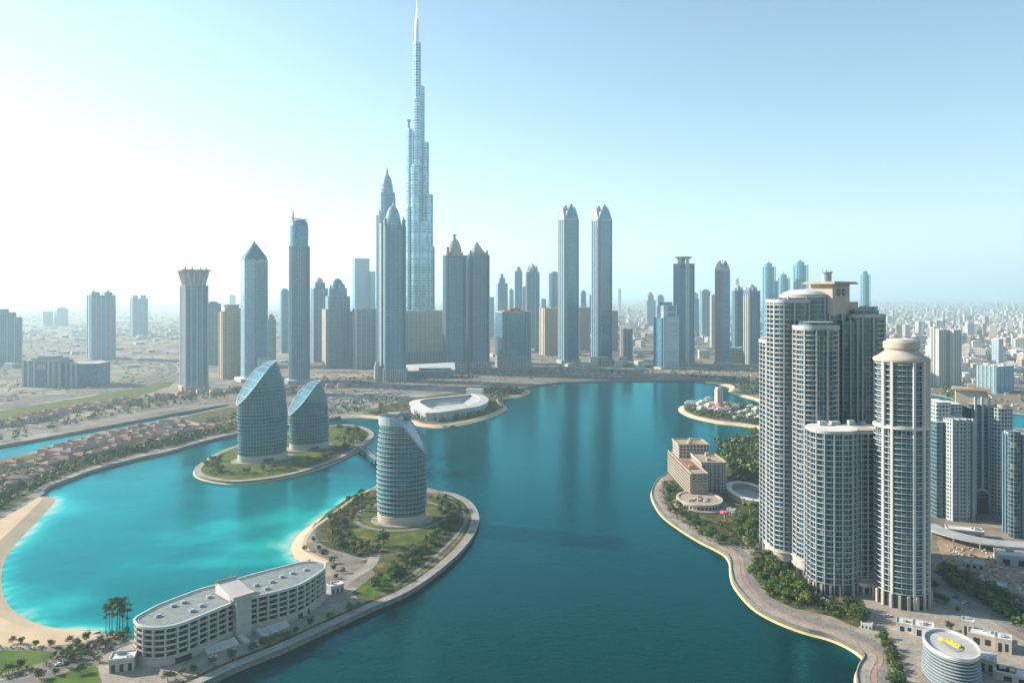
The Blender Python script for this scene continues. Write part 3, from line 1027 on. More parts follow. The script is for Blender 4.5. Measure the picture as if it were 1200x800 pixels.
# --- long low office block
t = Tower('long low office block with a tall central gate opening beside the motorway', 34, 124, 455, 4, .42, name='office_block', cat='office building')
zt, zl = t.z(421), t.z(425)
w, d = t.w, t.d
t.part('left_wing', MB().box(-w * .5, w * .02, -d * .5, d * .3, 0, zt, 0, 1), [FA['blue'], M['roofgrey']])
t.part('stepped_roof', MB().box(-w * .42, -w * .02, -d * .35, d * .2, zt, zt + 5, 0).box(-w * .34, -w * .08, -d * .3, d * .1, zt + 5, zt + 8.5, 0), M['bluegrey'])
t.part('right_wing', MB().box(w * .02, w * .5, -d * .36, d * .5, 0, zl, 0, 1), [FA['glass'], M['roofgrey']])
t.part('gate_opening', MB().box(-w * .31, -w * .18, -d * .515, -d * .4, 0, zt * .62), FA['glass_deep'])
t.part('gate_window', MB().box(-w * .30, -w * .19, -d * .515, -d * .4, zt * .7, zt * .86), M['cream'])
t.piers([(x * w, -d * .5) for x in (-.49, -.42, -.34, -.15, -.08, 0.0)], 4, 0, zt + 1)
t.piers([(x * w, -d * .36) for x in (.06, .13, .2)], 4, 0, zl + 1)
t.part('glass_wall', MB().box(w * .24, w * .485, -d * .375, -d * .3, 2, zl - 2), FA['glass_deep'])
t.units(4, zl, w * .5, d * .5, 3)

# --- flared crown tower
t = Tower('pale column shaped tower with flared fan crown and flat overhanging top', 212, 242, 458, 14, 1.0)
z1 = t.z(335)
t.prism('shaft', t.octo(1, .25), 0, z1, 'blue_fine')
t.face_piers(5, 4, 3.0, 0, z1 + 1, 'palegrey')
zf0, zf1 = z1, t.z(318)
rings = []
for i in range(8):
    q = i / 7
    sc_ = 0.86 + 0.30 * q ** 2.2
    rings.append([(x * sc_, y * sc_, zf0 + (zf1 - zf0) * q) for x, y in t.octo(1, .2)])
t.part('flared_crown', MB().loft(rings, 0, 0), M['palegrey'])
for k in range(4):
    for j in range(4):
        a = math.pi / 2 * k
        u = (-.3 + .2 * j) * t.w
        p = lambda r_, zz, dx: (math.cos(a) * dx - math.sin(a) * -r_, math.sin(a) * dx + math.cos(a) * -r_, zz)
        t.part('crown_rib', MB().bar(p(t.d * .45, zf0 + 1, u * .8), p(t.d * .585, zf1 - 1, u * 1.45), 1.6, 0, 5), M['white'])
t.part('crown_slab', MB().prism(t.octo(1.34, .12), zf1, zf1 + 3.4), M['tan'])
for (x, y) in ((-.5, -.4), (-.15, -.3), (.2, -.45), (.5, -.3), (0, .3), (.4, .3)):
    t.part('roof_unit', MB().cyl(x * t.w, y * t.d, 2.2, zf1 + 3.4, zf1 + 9, 0, 8, 1.4), M['palegrey'])
t.part('podium', MB().prism(octo(t.w * 1.25, t.d * 1.25, t.w * .3), 0, 9, 0, 1), [M['beige'], M['rooflight']])

simple('pale grey slab tower half hidden behind the column shaped tower', 240, 258, 353, 428, 'grey', 0, .9, .04, 3, units=1)
t, h = simple('sand coloured ribbed tower with a round drum on its roof', 257, 285, 365, 444, 'beige', 10, .8, 0, 7, 'beige', units=0)
t.prism('setback_storey', t.rect(.8), h, t.z(361), 'beige')
t.part('roof_drum', MB().cyl(0, 0, t.w * .36, t.z(361), t.z(358), 0, 20).cyl(0, 0, t.w * .42, t.z(358), t.z(356.8), 0, 20), M['palegrey'], True)

# --- pyramid crown tower
t = Tower('tall blue tower with a pointed faceted pyramid crown', 282, 314, 447, 24, .85)
z1 = t.z(306)
t.prism('shaft', t.octo(1, .10), 0, z1, 'silver')
t.part('glass_front', MB().box(-t.w * .12, t.w * .42, -t.d * .512, -t.d * .45, 8, z1 - 3), FA['blue'])
zt = t.z(287)
b = t.octo(1, .10)
t.part('pyramid_crown', MB().loft([[(x, y, z1) for x, y in b], [(x * .9, y * .9, z1 + (zt - z1) * .28) for x, y in b], [(x * .22, y * .3, zt) for x, y in b]], 0, 0), FA['sailroof'])
for sx in (-1, 1):
    t.part('crown_gable', MB().loft([[(sx * t.w * .26 - t.w * .2, -t.d * .52, z1), (sx * t.w * .26 + t.w * .2, -t.d * .52, z1), (sx * t.w * .2, -t.d * .2, z1 + (zt - z1) * .7)],
                                     [(sx * t.w * .26 - t.w * .19, -t.d * .50, z1), (sx * t.w * .26 + t.w * .19, -t.d * .50, z1), (sx * t.w * .2, -t.d * .19, z1 + (zt - z1) * .68)]], 0, 0, 0), M['palegrey'])
t.part('finial', MB().cyl(0, 0, t.w * .13, zt, zt + 3, 0, 8).cyl(0, 0, t.w * .07, zt + 3, t.z(281), 0, 8, .3), M['tan'])
t.part('annex', MB().box(t.w * .0, t.w * .5, -t.d * .72, -t.d * .5, 0, t.z(418), 0, 1), [FA['stripe'], M['rooflight']])
t.part('podium', MB().box(-t.w * .75, t.w * .6, -t.d * .85, t.d * .5, 0, 8, 0, 1), [M['palegrey'], M['rooflight']])
simple('narrow grey tower with an antenna squeezed between the pyramid topped tower and a round one', 312, 323, 368, 428, 'grey', 0, .9, .1, 3, units=0)[0].spire(137, 160, .8)
simple('dim blue tower close behind the left flank of the round glass tower', 328, 339, 338, 414, 'glass', 0, .9, .03, 0, shape='rr', units=1)

# --- round glass tower with spire
t = Tower('round blue glass tower with an open ring and needle on its top', 336, 365, 452, 0, 1.0)
z1, z2, z3 = t.z(290), t.z(268), t.z(260)
t.part('shaft', MB().prism(ell(t.w / 2, t.d / 2, 48), 0, z1, 0, 1), [FA['glass'], M['roofgrey']], True)
me = MB().box(-.9, .9, -.9, .9, 0, z1 + 2).mesh('pier', M['bluegrey'])
for k in range(14):
    a = math.pi * (1 + (k + .5) / 14)
    obj('pier', me, t.o, (t.w * .505 * math.cos(a), t.d * .505 * math.sin(a), 0), a)
t.part('upper_shaft', MB().lathe([(t.w * .45, z1), (t.w * .46, z2), (t.w * .40, z3), (t.w * .33, z3 + 3)], 0, 0, 0, 40, top=1), [FA['glass'], M['roofgrey']], True)
rg = []
for k in range(49):
    a = math.radians(-100 + k * 5.5)
    rg.append((t.w * .40 * math.cos(a), t.w * .40 * math.sin(a), z3 + 3 + 7 * (k / 48)))
mb = MB()
for a, b in zip(rg, rg[1:]):
    mb.bar(a, b, 1.5, 0, 6)
t.part('crown_ring', mb, M['steel'])
t.part('mast_base', MB().cyl(-t.w * .3, 0, 2.6, z3, t.z(248), 0, 10, 1.8), M['palegrey'])
t.spire(t.z(248), t.z(233), 1.3, -t.w * .3)
t.part('podium', MB().prism(octo(t.w * 1.25, t.d * 1.2, 8), 0, 12, 0, 1), [FA['grey'], M['rooflight']])

t, h = simple('grey blue tower with a small ornate lantern, behind the round glass tower', 364, 384, 338, 424, 'blue', 0, .9, 0, 4, units=0)
t.prism('setback_storey', t.rect(.7), h, t.z(331), 'blue')
t.dome(t.z(331), t.z(325) - t.z(331), t.w * .28, 'palegrey')
# --- stepped dome tower
t = Tower('broad stepped grey tower under a latticed dome with a needle', 377, 414, 432, 8, .7)
z1 = t.z(362)
t.prism('shaft', t.octo(.8, .12), 0, t.z(347), 'blue')
for sx in (-1, 1):
    t.prism('side_wing', rect(t.w * .16, t.d * .8, sx * t.w * .42, 0), 0, z1 - (0 if sx < 0 else 6), 'brown')
t.prism('setback_storey', t.octo(.66, .2), t.z(347), t.z(338), 'blue')
t.dome(t.z(338), t.z(326) - t.z(338), t.w * .25, 'glass')
for k in range(8):
    a = k * math.pi / 4
    t.part('dome_turret', MB().cyl(t.w * .27 * math.cos(a), t.w * .24 * math.sin(a), 2, t.z(338), t.z(333), 0, 6, .6), M['palegrey'])
t.spire(t.z(327), t.z(311), 1.0)
t.face_piers(6, 2, 2.4, 0, t.z(347), 'bluegrey', t.w * .74, t.d * .8)
t, h = simple('broad grey slab with roof plant, right of the stepped dome tower', 413, 440, 362, 433, 'grey', 0, .8, 0, 5, units=4)
simple('flat topped pale blue glass slab far behind the skyline', 413, 433, 303, 395, 'glass', 0, .7, 0, 0, units=0)
simple('thin hazy slab in front of the flat topped pale glass slab', 433, 440, 318, 395, 'glass', 0, .9, units=0)

# --- ogive towers
t = Tower('tallest of the rocket shaped towers, its ribbed nose ending in a needle', 441, 466, 436, 0, 1.0)
za, zb = t.z(252), t.z(226)
t.prism('shaft', t.octo(1, .2), 0, za, 'blue_fine')
t.prism('upper_shaft', t.octo(.82, .2), za, zb, 'blue_fine')
t.dome(zb, t.z(203) - zb, t.w * .35, 'silver', 'nose', pw=1.9)
for k in range(3):
    q = zb + (t.z(203) - zb) * (.12 + .24 * k)
    r = t.w * .35 * (1 - (.12 + .24 * k) ** 1.9) ** .62 + .9
    t.part('nose_band', MB().lathe([(r, q), (r + .8, q + .8), (r, q + 1.8)], 0, 0, 0, 24), M['palegrey'])
t.part('finial', MB().cyl(0, 0, t.w * .09, t.z(205), t.z(196), 0, 8, .8), M['tan'])
t.spire(t.z(196), t.z(186), .8)
for (x, yt) in ((-.42, 247), (.42, 232)):
    t.part('side_turret', MB().box(x * t.w - 3, x * t.w + 3, -4, 4, za - 30, t.z(yt)), M['palegrey'])
t.face_piers(6, 4, 2, 0, za, 'bluegrey')

t = Tower('rocket shaped tower on a square podium standing before its taller twin', 446, 475, 447, 14, 1.0)
z1 = t.z(266)
t.prism('shaft', t.octo(1, .18), 0, z1, 'blue_fine')
t.face_piers(6, 5, 2.2, 0, z1 + 1, 'bluegrey')
t.dome(z1, t.z(240) - z1, t.w * .40, 'silver', 'nose', pw=2.1)
for k in range(8):
    a = math.pi / 4 * k + math.pi / 8
    t.part('nose_fin', MB().bar((t.w * .43 * math.cos(a), t.w * .43 * math.sin(a), z1), (t.w * .24 * math.cos(a), t.w * .24 * math.sin(a), z1 + (t.z(240) - z1) * .72), 1.5, 0, 5, .6), M['palegrey'])
t.part('finial', MB().cyl(0, 0, 2.4, t.z(241), t.z(237), 0, 8, .4), M['white'])
for sx in (-1, 1):
    t.part('side_turret', MB().box(sx * t.w * .47 - 3, sx * t.w * .47 + 3, -t.d * .4, -t.d * .2, 0, t.z(258)).cyl(sx * t.w * .47, -t.d * .3, 2.5, t.z(258), t.z(253), 0, 6, .3), M['bluegrey'])
t.part('podium', MB().prism(t.octo(1.22, .1), 0, t.z(431), 0, 1), [FA['lattice'], M['rooflight']])
t.part('podium_pavilion', MB().cyl(-t.w * .8, 0, t.w * .16, 0, 34, 0, 16).cyl(-t.w * .8, 0, t.w * .11, 34, 44, 0, 16), M['palegrey'], True)
t.part('balcony_stack', MB().box(-t.w * .62, -t.w * .5, -t.d * .1, t.d * .3, 0, t.z(262)), FA['grey'])

# --- the supertall
t = Tower('slender supertall tower of stepped glass tubes tapering into a needle, highest in the view', 476, 508, 424, 0, .9, cat='skyscraper')
tubes = [(483.8, 493.2, 52, 0, .95), (486, 498, 102, 6, 1), (483.2, 494.5, 117, -6, 1), (477, 483.2, 153, 8, 1), (493.0, 502.6, 168, -3, 1),
         (480, 491.5, 196, -12, 1), (496.3, 507, 229, -8, 1), (475.6, 482, 244, 2, 1), (501.5, 509.3, 290, -4, 1), (482, 497, 205, 14, 1), (488, 500.5, 262, -15, 1)]
SUPER = facade('brushed_metal_curtain_wall', (0.20, 0.38, 0.48), (0.19, 0.37, 0.47), 8.0, 60.0, 0.30, 0.004, 2.0, 0.16, var=0.0, wrough=0.3)
SUPER.node_tree.nodes['Principled BSDF'].inputs['Metallic'].default_value = 0.55
for (xa, xb, yt, dy, _) in tubes:
    cx, ww = t.lx((xa + xb) / 2), (xb - xa) * t.k
    zt = t.z(yt)
    rr_ = [(p[0], p[1]) for p in rrect(ww, max(ww, 24), min(ww, 24) * .48, 6, cx, dy)]
    c = (cx, dy)
    mb = MB().prism(rr_, 0, zt, 0, 1)
    mb.prism([(c[0] + (x - c[0]) * .8, c[1] + (y - c[1]) * .8) for x, y in rr_], zt, zt + 3.5, 1, 1)
    t.part('glass_tube', mb, [SUPER, M['steel']], True)
    for q in (-1, 1):
        t.part('steel_fin', MB().box(cx + q * ww * .30 - .6, cx + q * ww * .30 + .6, dy - max(ww, 24) * .5 - 1.2, dy, 0, zt + 2), M['steel'])
t.part('pinnacle', MB().cyl(t.lx(488.5), 0, 6.4, t.z(52), t.z(24), 0, 16, 5.2), M['steel'], True)
t.spire(t.z(24), t.z(-6), 2.2, t.lx(488.5), 0)
t.part('side_mast', MB().cyl(t.lx(479.5), 8, 4.0, t.z(153), t.z(143), 0, 10).cyl(t.lx(479.5), 8, 6.5, t.z(143), t.z(141), 0, 10), M['midgrey'])

# --- beige podium block before it, low glass hall
t = Tower('wide grey stone block with tall ribs at the foot of the supertall tower', 476, 523, 431, 8, .5, name='apartment_block', cat='building')
zt = t.z(365)
t.prism('body', t.rect(), 0, zt, 'beige_far')
t.face_piers(10, 3, 3.4, t.z(412), zt - 5, 'palegrey')
t.part('cornice', MB().box(-t.w * .515, t.w * .515, -t.d * .53, t.d * .53, zt, zt + 3), M['palegrey'])
t.prism('base', t.rect(1.04), 0, t.z(412), 'lattice')
t.units(5, zt + 3, seed=5)
t = Tower('low glass hall with a white sloping roof on the waterside road', 474, 531, 443, 6, .45, name='exhibition_hall', cat='hall')
t.part('glass_wall', MB().box(-t.w * .5, t.w * .5, -t.d * .5, t.d * .5, 0, 18, 0, 0), FA['glass'])
t.part('sloping_roof', MB().loft([[(-t.w * .54, -t.d * .6, 16), (t.w * .54, -t.d * .6, 17), (t.w * .54, t.d * .55, 30), (-t.w * .54, t.d * .55, 25)], [(-t.w * .54, -t.d * .6, 18), (t.w * .54, -t.d * .6, 19), (t.w * .54, t.d * .55, 32), (-t.w * .54, t.d * .55, 27)]], 0, 0, 0), M['white'])
t.part('roof_light', MB().box(-t.w * .2, t.w * .45, -t.d * .62, -t.d * .45, 19.2, 24), FA['glass_deep'])

# --- twin domed towers
t = Tower('left of the paired apartment towers, round dome topped with a mast', 519, 546, 436, 16, 1.0)
z1 = t.z(300)
t.prism('shaft', t.octo(1, .2), 0, z1, 'blue')
t.face_piers(5, 5, 2.6, 0, z1 + 1.5, 'bluegrey')
t.prism('setback_storey', t.octo(.86, .25), z1, t.z(296), 'beige')
t.dome(t.z(296), t.z(279) - t.z(296), t.w * .38, 'midgrey', pw=2.0)
t.part('lantern', MB().cyl(0, 0, 4, t.z(280), t.z(276), 0, 10, 3).cyl(0, 0, 6.5, t.z(276), t.z(275), 0, 10), M['tan'])
t.spire(t.z(275), t.z(262), 1.0)
t.part('podium', MB().prism(t.octo(1.2, .1), 0, t.z(425), 0, 1), [FA['lattice'], M['rooflight']])
t.part('side_turret', MB().box(-t.w * .5, -t.w * .4, -t.d * .4, -t.d * .2, z1, t.z(290)), M['beige'])
t = Tower('right of the paired apartment towers, with a pointed tent roof', 544, 573, 434, 12, 1.0)
z1 = t.z(300)
t.prism('shaft', t.octo(1, .16), 0, z1, 'blue')
t.face_piers(6, 5, 2.6, 0, z1 + 1.5, 'bluegrey')
t.prism('setback_storey', t.octo(.8, .2), z1, t.z(296), 'grey')
b = t.octo(.72, .2)
t.part('tent_roof', MB().loft([[(x, y, t.z(296)) for x, y in b], [(x * .55, y * .55, t.z(290)) for x, y in b], [(x * .08, y * .08, t.z(283.5)) for x, y in b]], 0, 0), M['midgrey'])
t.spire(t.z(284), t.z(281), .9)
t.part('podium', MB().prism(t.octo(1.25, .1), 0, t.z(423), 0, 1), [FA['lattice'], M['rooflight']])
for sx in (-1, 1):
    t.part('side_turret', MB().cyl(sx * t.w * .42, -t.d * .42, 4, z1, t.z(294), 0, 8, 2.5), M['beige'])

# --- dark glass block
t = Tower('dark glass block with pale frame bands and a red tinted roof terrace', 580, 622, 432, 14, .8, name='office_block', cat='office building')
z1, zb = t.z(366), t.z(417)
t.prism('body', t.rect(), zb, z1, 'glass_deep')
t.prism('base', t.rect(1.02), 0, zb, 'lattice')
t.piers([(x * t.w, -t.d * .5) for x in (-.46, -.34, .34, .44)], 3.6, zb, z1 + 2, 'bluegrey')
t.part('parapet', MB().ring(t.octo(1.03, .08), t.octo(.94, .08), z1, z1 + 3.5), M['palegrey'])
t.part('roof_terrace', MB().box(-t.w * .35, t.w * .35, -t.d * .3, t.d * .35, z1 + .1, z1 + 5).box(-t.w * .15, t.w * .2, -t.d * .2, t.d * .2, z1 + 5, z1 + 11), M['terracotta'])
t.units(4, z1 + .1, seed=2, hmax=8)

# --- far ones between
t, h = simple('stepped hazy tower behind the dark glass block', 581, 595, 332, 400, 'blue', 0, .8, 0, 0, units=0)
t.prism('setback_storey', t.rect(.6), h, t.z(326), 'blue')
t.prism('plant_room', t.rect(.28), t.z(326), t.z(321), 'blue')
t, h = simple('very thin hazy tower with a red pointed cap', 603, 612, 318, 402, 'blue_fine', 0, 1, 0, 3, units=0)
t.dome(h, t.z(312) - h, t.w * .42, 'tan')
t.spire(t.z(313), t.z(308), .8)
t, h = simple('tall hazy tower with an ornate crown of turrets, right of the thin red capped one', 616, 632, 319, 412, 'blue', 0, 1, 0, 4, units=0)
t.prism('setback_storey', t.octo(.75, .2), h, t.z(315), 'blue')
for k in range(8):
    a = k * math.pi / 4
    t.part('crown_turret', MB().cyl(t.w * .38 * math.cos(a), t.w * .38 * math.sin(a), 3, h, t.z(311), 0, 6, 1), M['palegrey'])
t.dome(t.z(315), t.z(309) - t.z(315), t.w * .22, 'palegrey')
t.spire(t.z(309), t.z(302), .8)
simple('hazy tower with a rounded head peeping out left of the left petal crowned skyscraper', 643, 656, 318, 400, 'glass', 0, .9, .03, 2, shape='round', units=0)
simple('squat beige ribbed block between the dark glass block and a petal crowned skyscraper', 632, 656, 361, 416, 'beige', 20, .7, 0, 6, 'beige', units=3)
simple('brown ribbed block in the gap between the two petal crowned skyscrapers', 677, 691, 360, 411, 'brown', 0, .8, 0, 4, 'beige', units=2)
simple('small hazy twin topped tower showing above the brown block', 680, 687, 340, 395, 'glass', 0, .9, .05, units=0)
simple('brown slab tucked behind the right petal crowned skyscraper', 713, 724, 364, 411, 'brown', 0, .8, 0, 3, 'beige', units=1)
simple('short dark round cornered block alone right of the petal crowned pair', 726, 741, 385, 423, 'brown', 0, .9, 0, 5, 'midgrey', 'octo', units=2)


# --- petal crowned pair
def petal_tower(t, ysh, ytip, mat_l, mat_f, glass_notch=False):
    z1 = t.z(ysh)
    w, d = t.w, t.d
    t.prism('shaft', t.rr(1, .12, 2), 0, z1, mat_f)
    # pale stone strips up the sunward flank
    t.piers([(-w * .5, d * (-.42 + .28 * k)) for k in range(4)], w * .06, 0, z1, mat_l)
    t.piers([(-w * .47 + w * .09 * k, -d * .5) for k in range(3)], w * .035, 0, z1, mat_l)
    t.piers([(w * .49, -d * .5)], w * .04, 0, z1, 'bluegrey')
    hh = t.z(ytip) - z1
    # four pointed shells leaning inward
    for k in range(4):
        a = k * math.pi / 2
        half = (w if k % 2 == 0 else d) * .5
        out = (d if k % 2 == 0 else w) * .5
        prof = []
        for i in range(9):
            q = i / 8
            prof.append((half * .94 * (1 - q) ** .95 + .3, hh * (1.0 if k % 2 == 0 else .88) * q, out * (1 - .13 * q ** 1.5)))
        ring0 = [(-x, -o - .01, z) for x, z, o in prof] + [(x, -o - .01, z) for x, z, o in reversed(prof[:-1])]
        ring1 = [(x_, y_ + 2.5, z_) for x_, y_, z_ in ring0]
        ca, sa = math.cos(a), math.sin(a)
        rot_ = lambda r: [(x * ca - y * sa, x * sa + y * ca, z1 + z) for x, y, z in r]
        t.part('crown_petal', MB().loft([rot_(ring1), rot_(ring0)], 0, 0, 0), M['white'] if k in (3,) else FA[mat_f] if k == 0 else M['palegrey'])  # sunward petal white, its lit look put into the colour; front takes facade
        mb = MB()
        rr_ = rot_(ring0)
        for p, q in zip(rr_, rr_[1:]):
            mb.bar(p, q, 1.1, 0, 5)
        t.part('petal_rim', mb, M['white'])
    t.part('crown_lantern', MB().cyl(0, 0, w * .22, z1, z1 + hh * .55, 0, 12, w * .12), M['palegrey'])
    t.part('crown_base', MB().ring(t.rr(1.03, .12, 2), t.rr(.9, .12, 2), z1 - 3, z1 + .6), M['white'])
    t.spire(z1 + hh * .5, t.z(ytip - 5), 1.0)
    t.part('podium', MB().prism(octo(w * 1.35, d * 1.25, 6), 0, 9, 0, 1), [M['midgrey'], M['roofgrey']])


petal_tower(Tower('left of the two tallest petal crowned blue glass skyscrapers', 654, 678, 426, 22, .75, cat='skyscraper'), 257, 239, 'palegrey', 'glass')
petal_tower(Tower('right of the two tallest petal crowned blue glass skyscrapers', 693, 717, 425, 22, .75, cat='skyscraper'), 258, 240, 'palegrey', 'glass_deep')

# --- right of centre
t, h = simple('pale far tower with a small red tip, left of the white banded tower', 756, 768, 352, 383, 'grey', 0, .9, 0, 2, units=0)
t.prism('setback_storey', t.rect(.7), h, t.z(346), 'grey')
t.dome(t.z(346), t.z(342) - t.z(346), t.w * .3, 'terracotta')
simple('low dark topped hazy block behind the white banded tower', 769, 778, 345, 385, 'blue', 0, .9, .06, units=1)
t = Tower('mid height pale blue tower with bold white balcony bands', 766, 795, 433, 18, .7)
z1 = t.z(372)
t.prism('shaft', t.rect(), 0, z1, 'glass')
t.part('banded_front', MB().box(-t.w * .28, t.w * .5, -t.d * .54, -t.d * .45, 4, z1 + 2), FA['stripe'])
t.piers([(-t.w * .36, -t.d * .5)], t.w * .15, 0, z1 + 6, 'palegrey')
t.prism('upper_storey', rect(t.w * .8, t.d * .8, t.w * .06, 0), z1, t.z(358), 'stripe', 'rooflight')
t.part('sky_window', MB().box(-t.w * .05, t.w * .36, -t.d * .43, -t.d * .35, z1 + 5, z1 + 15).box(-t.w * .05, t.w * .36, -t.d * .43, -t.d * .35, z1 + 19, z1 + 29), FA['glass_deep'])
t.prism('plant_room', rect(t.w * .5, t.d * .5), t.z(358), t.z(354), 'glass_deep')
t.part('podium', MB().box(-t.w * .6, t.w * .6, -t.d * .65, t.d * .6, 0, 6), M['midgrey'])

t = Tower('tall grey tower with a pale central spine and a flat spread crown', 789, 813, 428, 12, .85)
z1 = t.z(309)
t.prism('shaft', t.octo(1, .08), 0, z1, 'blue_fine')
t.piers([(-t.w * .07, -t.d * .5), (t.w * .07, -t.d * .5)], t.w * .11, 0, t.z(303), 'white')
t.face_piers(6, 4, 2.2, 0, z1, 'bluegrey')
t.prism('setback_storey', t.rect(.55), z1, t.z(304), 'blue')
b = t.rect(.55)
t.part('spread_crown', MB().loft([[(x, y, t.z(304)) for x, y in b], [(x * 1.5, y * 1.5, t.z(301.5)) for x, y in b], [(x * 1.5, y * 1.5, t.z(300.8)) for x, y in b]], 0, 0), M['midgrey'])
for sx in (-1, 1):
    t.part('shoulder_arch', MB().loft([[(sx * t.w * .3 - t.w * .16, -t.d * .52, z1 - 14), (sx * t.w * .3 + t.w * .16, -t.d * .52, z1 - 14), (sx * t.w * .3 + t.w * .1, -t.d * .52, z1 - 3), (sx * t.w * .3 - t.w * .1, -t.d * .52, z1 - 3)],
                                       [(sx * t.w * .3 - t.w * .16, -t.d * .46, z1 - 14), (sx * t.w * .3 + t.w * .16, -t.d * .46, z1 - 14), (sx * t.w * .3 + t.w * .1, -t.d * .46, z1 - 3), (sx * t.w * .3 - t.w * .1, -t.d * .46, z1 - 3)]], 0, 0, 0), M['black'])
t.part('podium', MB().box(-t.w * .62, t.w * .62, -t.d * .6, t.d * .6, 0, 8), M['midgrey'])

simple('hazy tower with a mushroom cap between the spread crowned and petal crowned towers', 820, 832, 339, 398, 'blue', 0, .9, .035, 3, units=0)
simple('slim pale sunlit slab hugging the left side of the lone petal crowned tower', 832, 840, 345, 410, 'beige_far', 0, .9, .02, 3, 'white', units=0)
simple('thin hazy block peeping out right of the spread crowned tower', 813, 819, 350, 395, 'glass', 0, .9, units=0)
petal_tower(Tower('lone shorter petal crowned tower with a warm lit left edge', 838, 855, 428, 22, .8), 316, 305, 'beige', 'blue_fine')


def ornate(label, xl, xr, yt, ysh, yb, mat, rot=0, pm='bluegrey'):
    t, h = simple(label, xl, xr, ysh, yb, mat, rot, .9, 0, 5, pm, 'octo', units=0, ns=4)
    t.prism('setback_storey', t.octo(.82, .25), h, t.z(ysh - 3), mat)
    t.dome(t.z(ysh - 3), t.z(yt + 1) - t.z(ysh - 3), t.w * .33, 'palegrey', pw=1.6)
    for k in range(8):
        a = math.pi / 4 * (k + .5)
        t.part('crown_turret', MB().cyl(t.w * .42 * math.cos(a), t.w * .42 * math.sin(a), 2.8, h, t.z(ysh - 5), 0, 6, .8), M['palegrey'])
    t.spire(t.z(yt + 1), t.z(yt - 1), 1)
    return t


ornate('left of the two blue apartment towers with knobbly domed heads', 858, 872, 333, 341, 424, 'blue')
t = ornate('right of the two blue apartment towers with knobbly domed heads, sunlit balconies on one side', 871, 890, 332, 341, 427, 'blue', 14)
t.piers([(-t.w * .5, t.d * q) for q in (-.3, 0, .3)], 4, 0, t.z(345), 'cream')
simple('low stone block with small square windows between the domed apartment towers', 852, 874, 407, 426, 'lattice', 0, .6, units=2)


def teal(label, xl, xr, yt, ysh, yb):
    t = Tower(label, xl, xr, yb, 14, .9, cat='tower')
    z1 = t.z(ysh)
    t.prism('shaft', t.octo(1, .15), 0, z1, 'teal')
    t.face_piers(3, 2, t.w * .06, 0, z1 + 2, 'bluegrey')
    t.prism('setback_storey', t.octo(.74, .25), z1, t.z(ysh - 4), 'teal')
    t.dome(t.z(ysh - 4), t.z(yt + 2) - t.z(ysh - 4), t.w * .3, 'teal', pw=2.2)
    t.part('red_finial', MB().cyl(0, 0, t.w * .08, t.z(yt + 2), t.z(yt), 0, 8, t.w * .03), M['terracotta'])
    t.spire(t.z(yt), t.z(yt - 3), .8)
    t.part('podium', MB().prism(t.octo(1.4, .1), 0, t.z(yb - 12), 0, 1), [FA['lattice'], M['rooflight']])
    return t


teal('bright teal glass tower with a red tipped dome, left of the apartment complex', 893, 908, 306, 313, 406)
teal('shorter teal tower with a reddish top partly behind the cream crowned complex', 911, 925, 319, 326, 400)
teal('teal tower rising directly behind the curved roof of the apartment complex', 929, 946, 304, 311, 400)
teal('solitary thin teal tower right of the cream crowned roof', 1008, 1019, 316, 322, 400)
simple('dark blue tower wedged between two teal towers', 906, 912, 329, 398, 'glass', 0, .9, units=0)
for i, (a, b, yt, yb, lab) in enumerate([
        (573, 579, 348, 395, 'thin faint slab just right of the tent roofed tower'), (596, 602, 338, 388, 'faint block between two hazy towers left of the thin red capped one'),
        (634, 640, 350, 390, 'faint low slab in the haze above the squat beige block'), (612, 617, 335, 390, 'faint strip of a tower against the ornate turreted one'),
        (724, 728, 338, 365, 'tiny lone block on the hazy horizon right of the petal crowned pair'), (803, 818, 342, 385, 'faint wide slab behind the spread crowned tower'),
        (846, 853, 328, 375, 'faint needle like slab behind the lone petal crowned tower'), (862, 866, 326, 370, 'faintest thin spire far behind the knobbly domed towers'),
        (690, 697, 345, 392, 'faint slab between the petal crowned pair'), (384, 392, 345, 400, 'faint tower behind the stepped dome tower'),
        (246, 254, 362, 400, 'faint block behind the pale grey slab tower'), (268, 276, 345, 372, 'faint far block above the sand coloured ribbed tower')]):
    simple(lab, a, b, yt, yb, 'blue', 0, .8, .04 if i % 2 else 0, units=1)
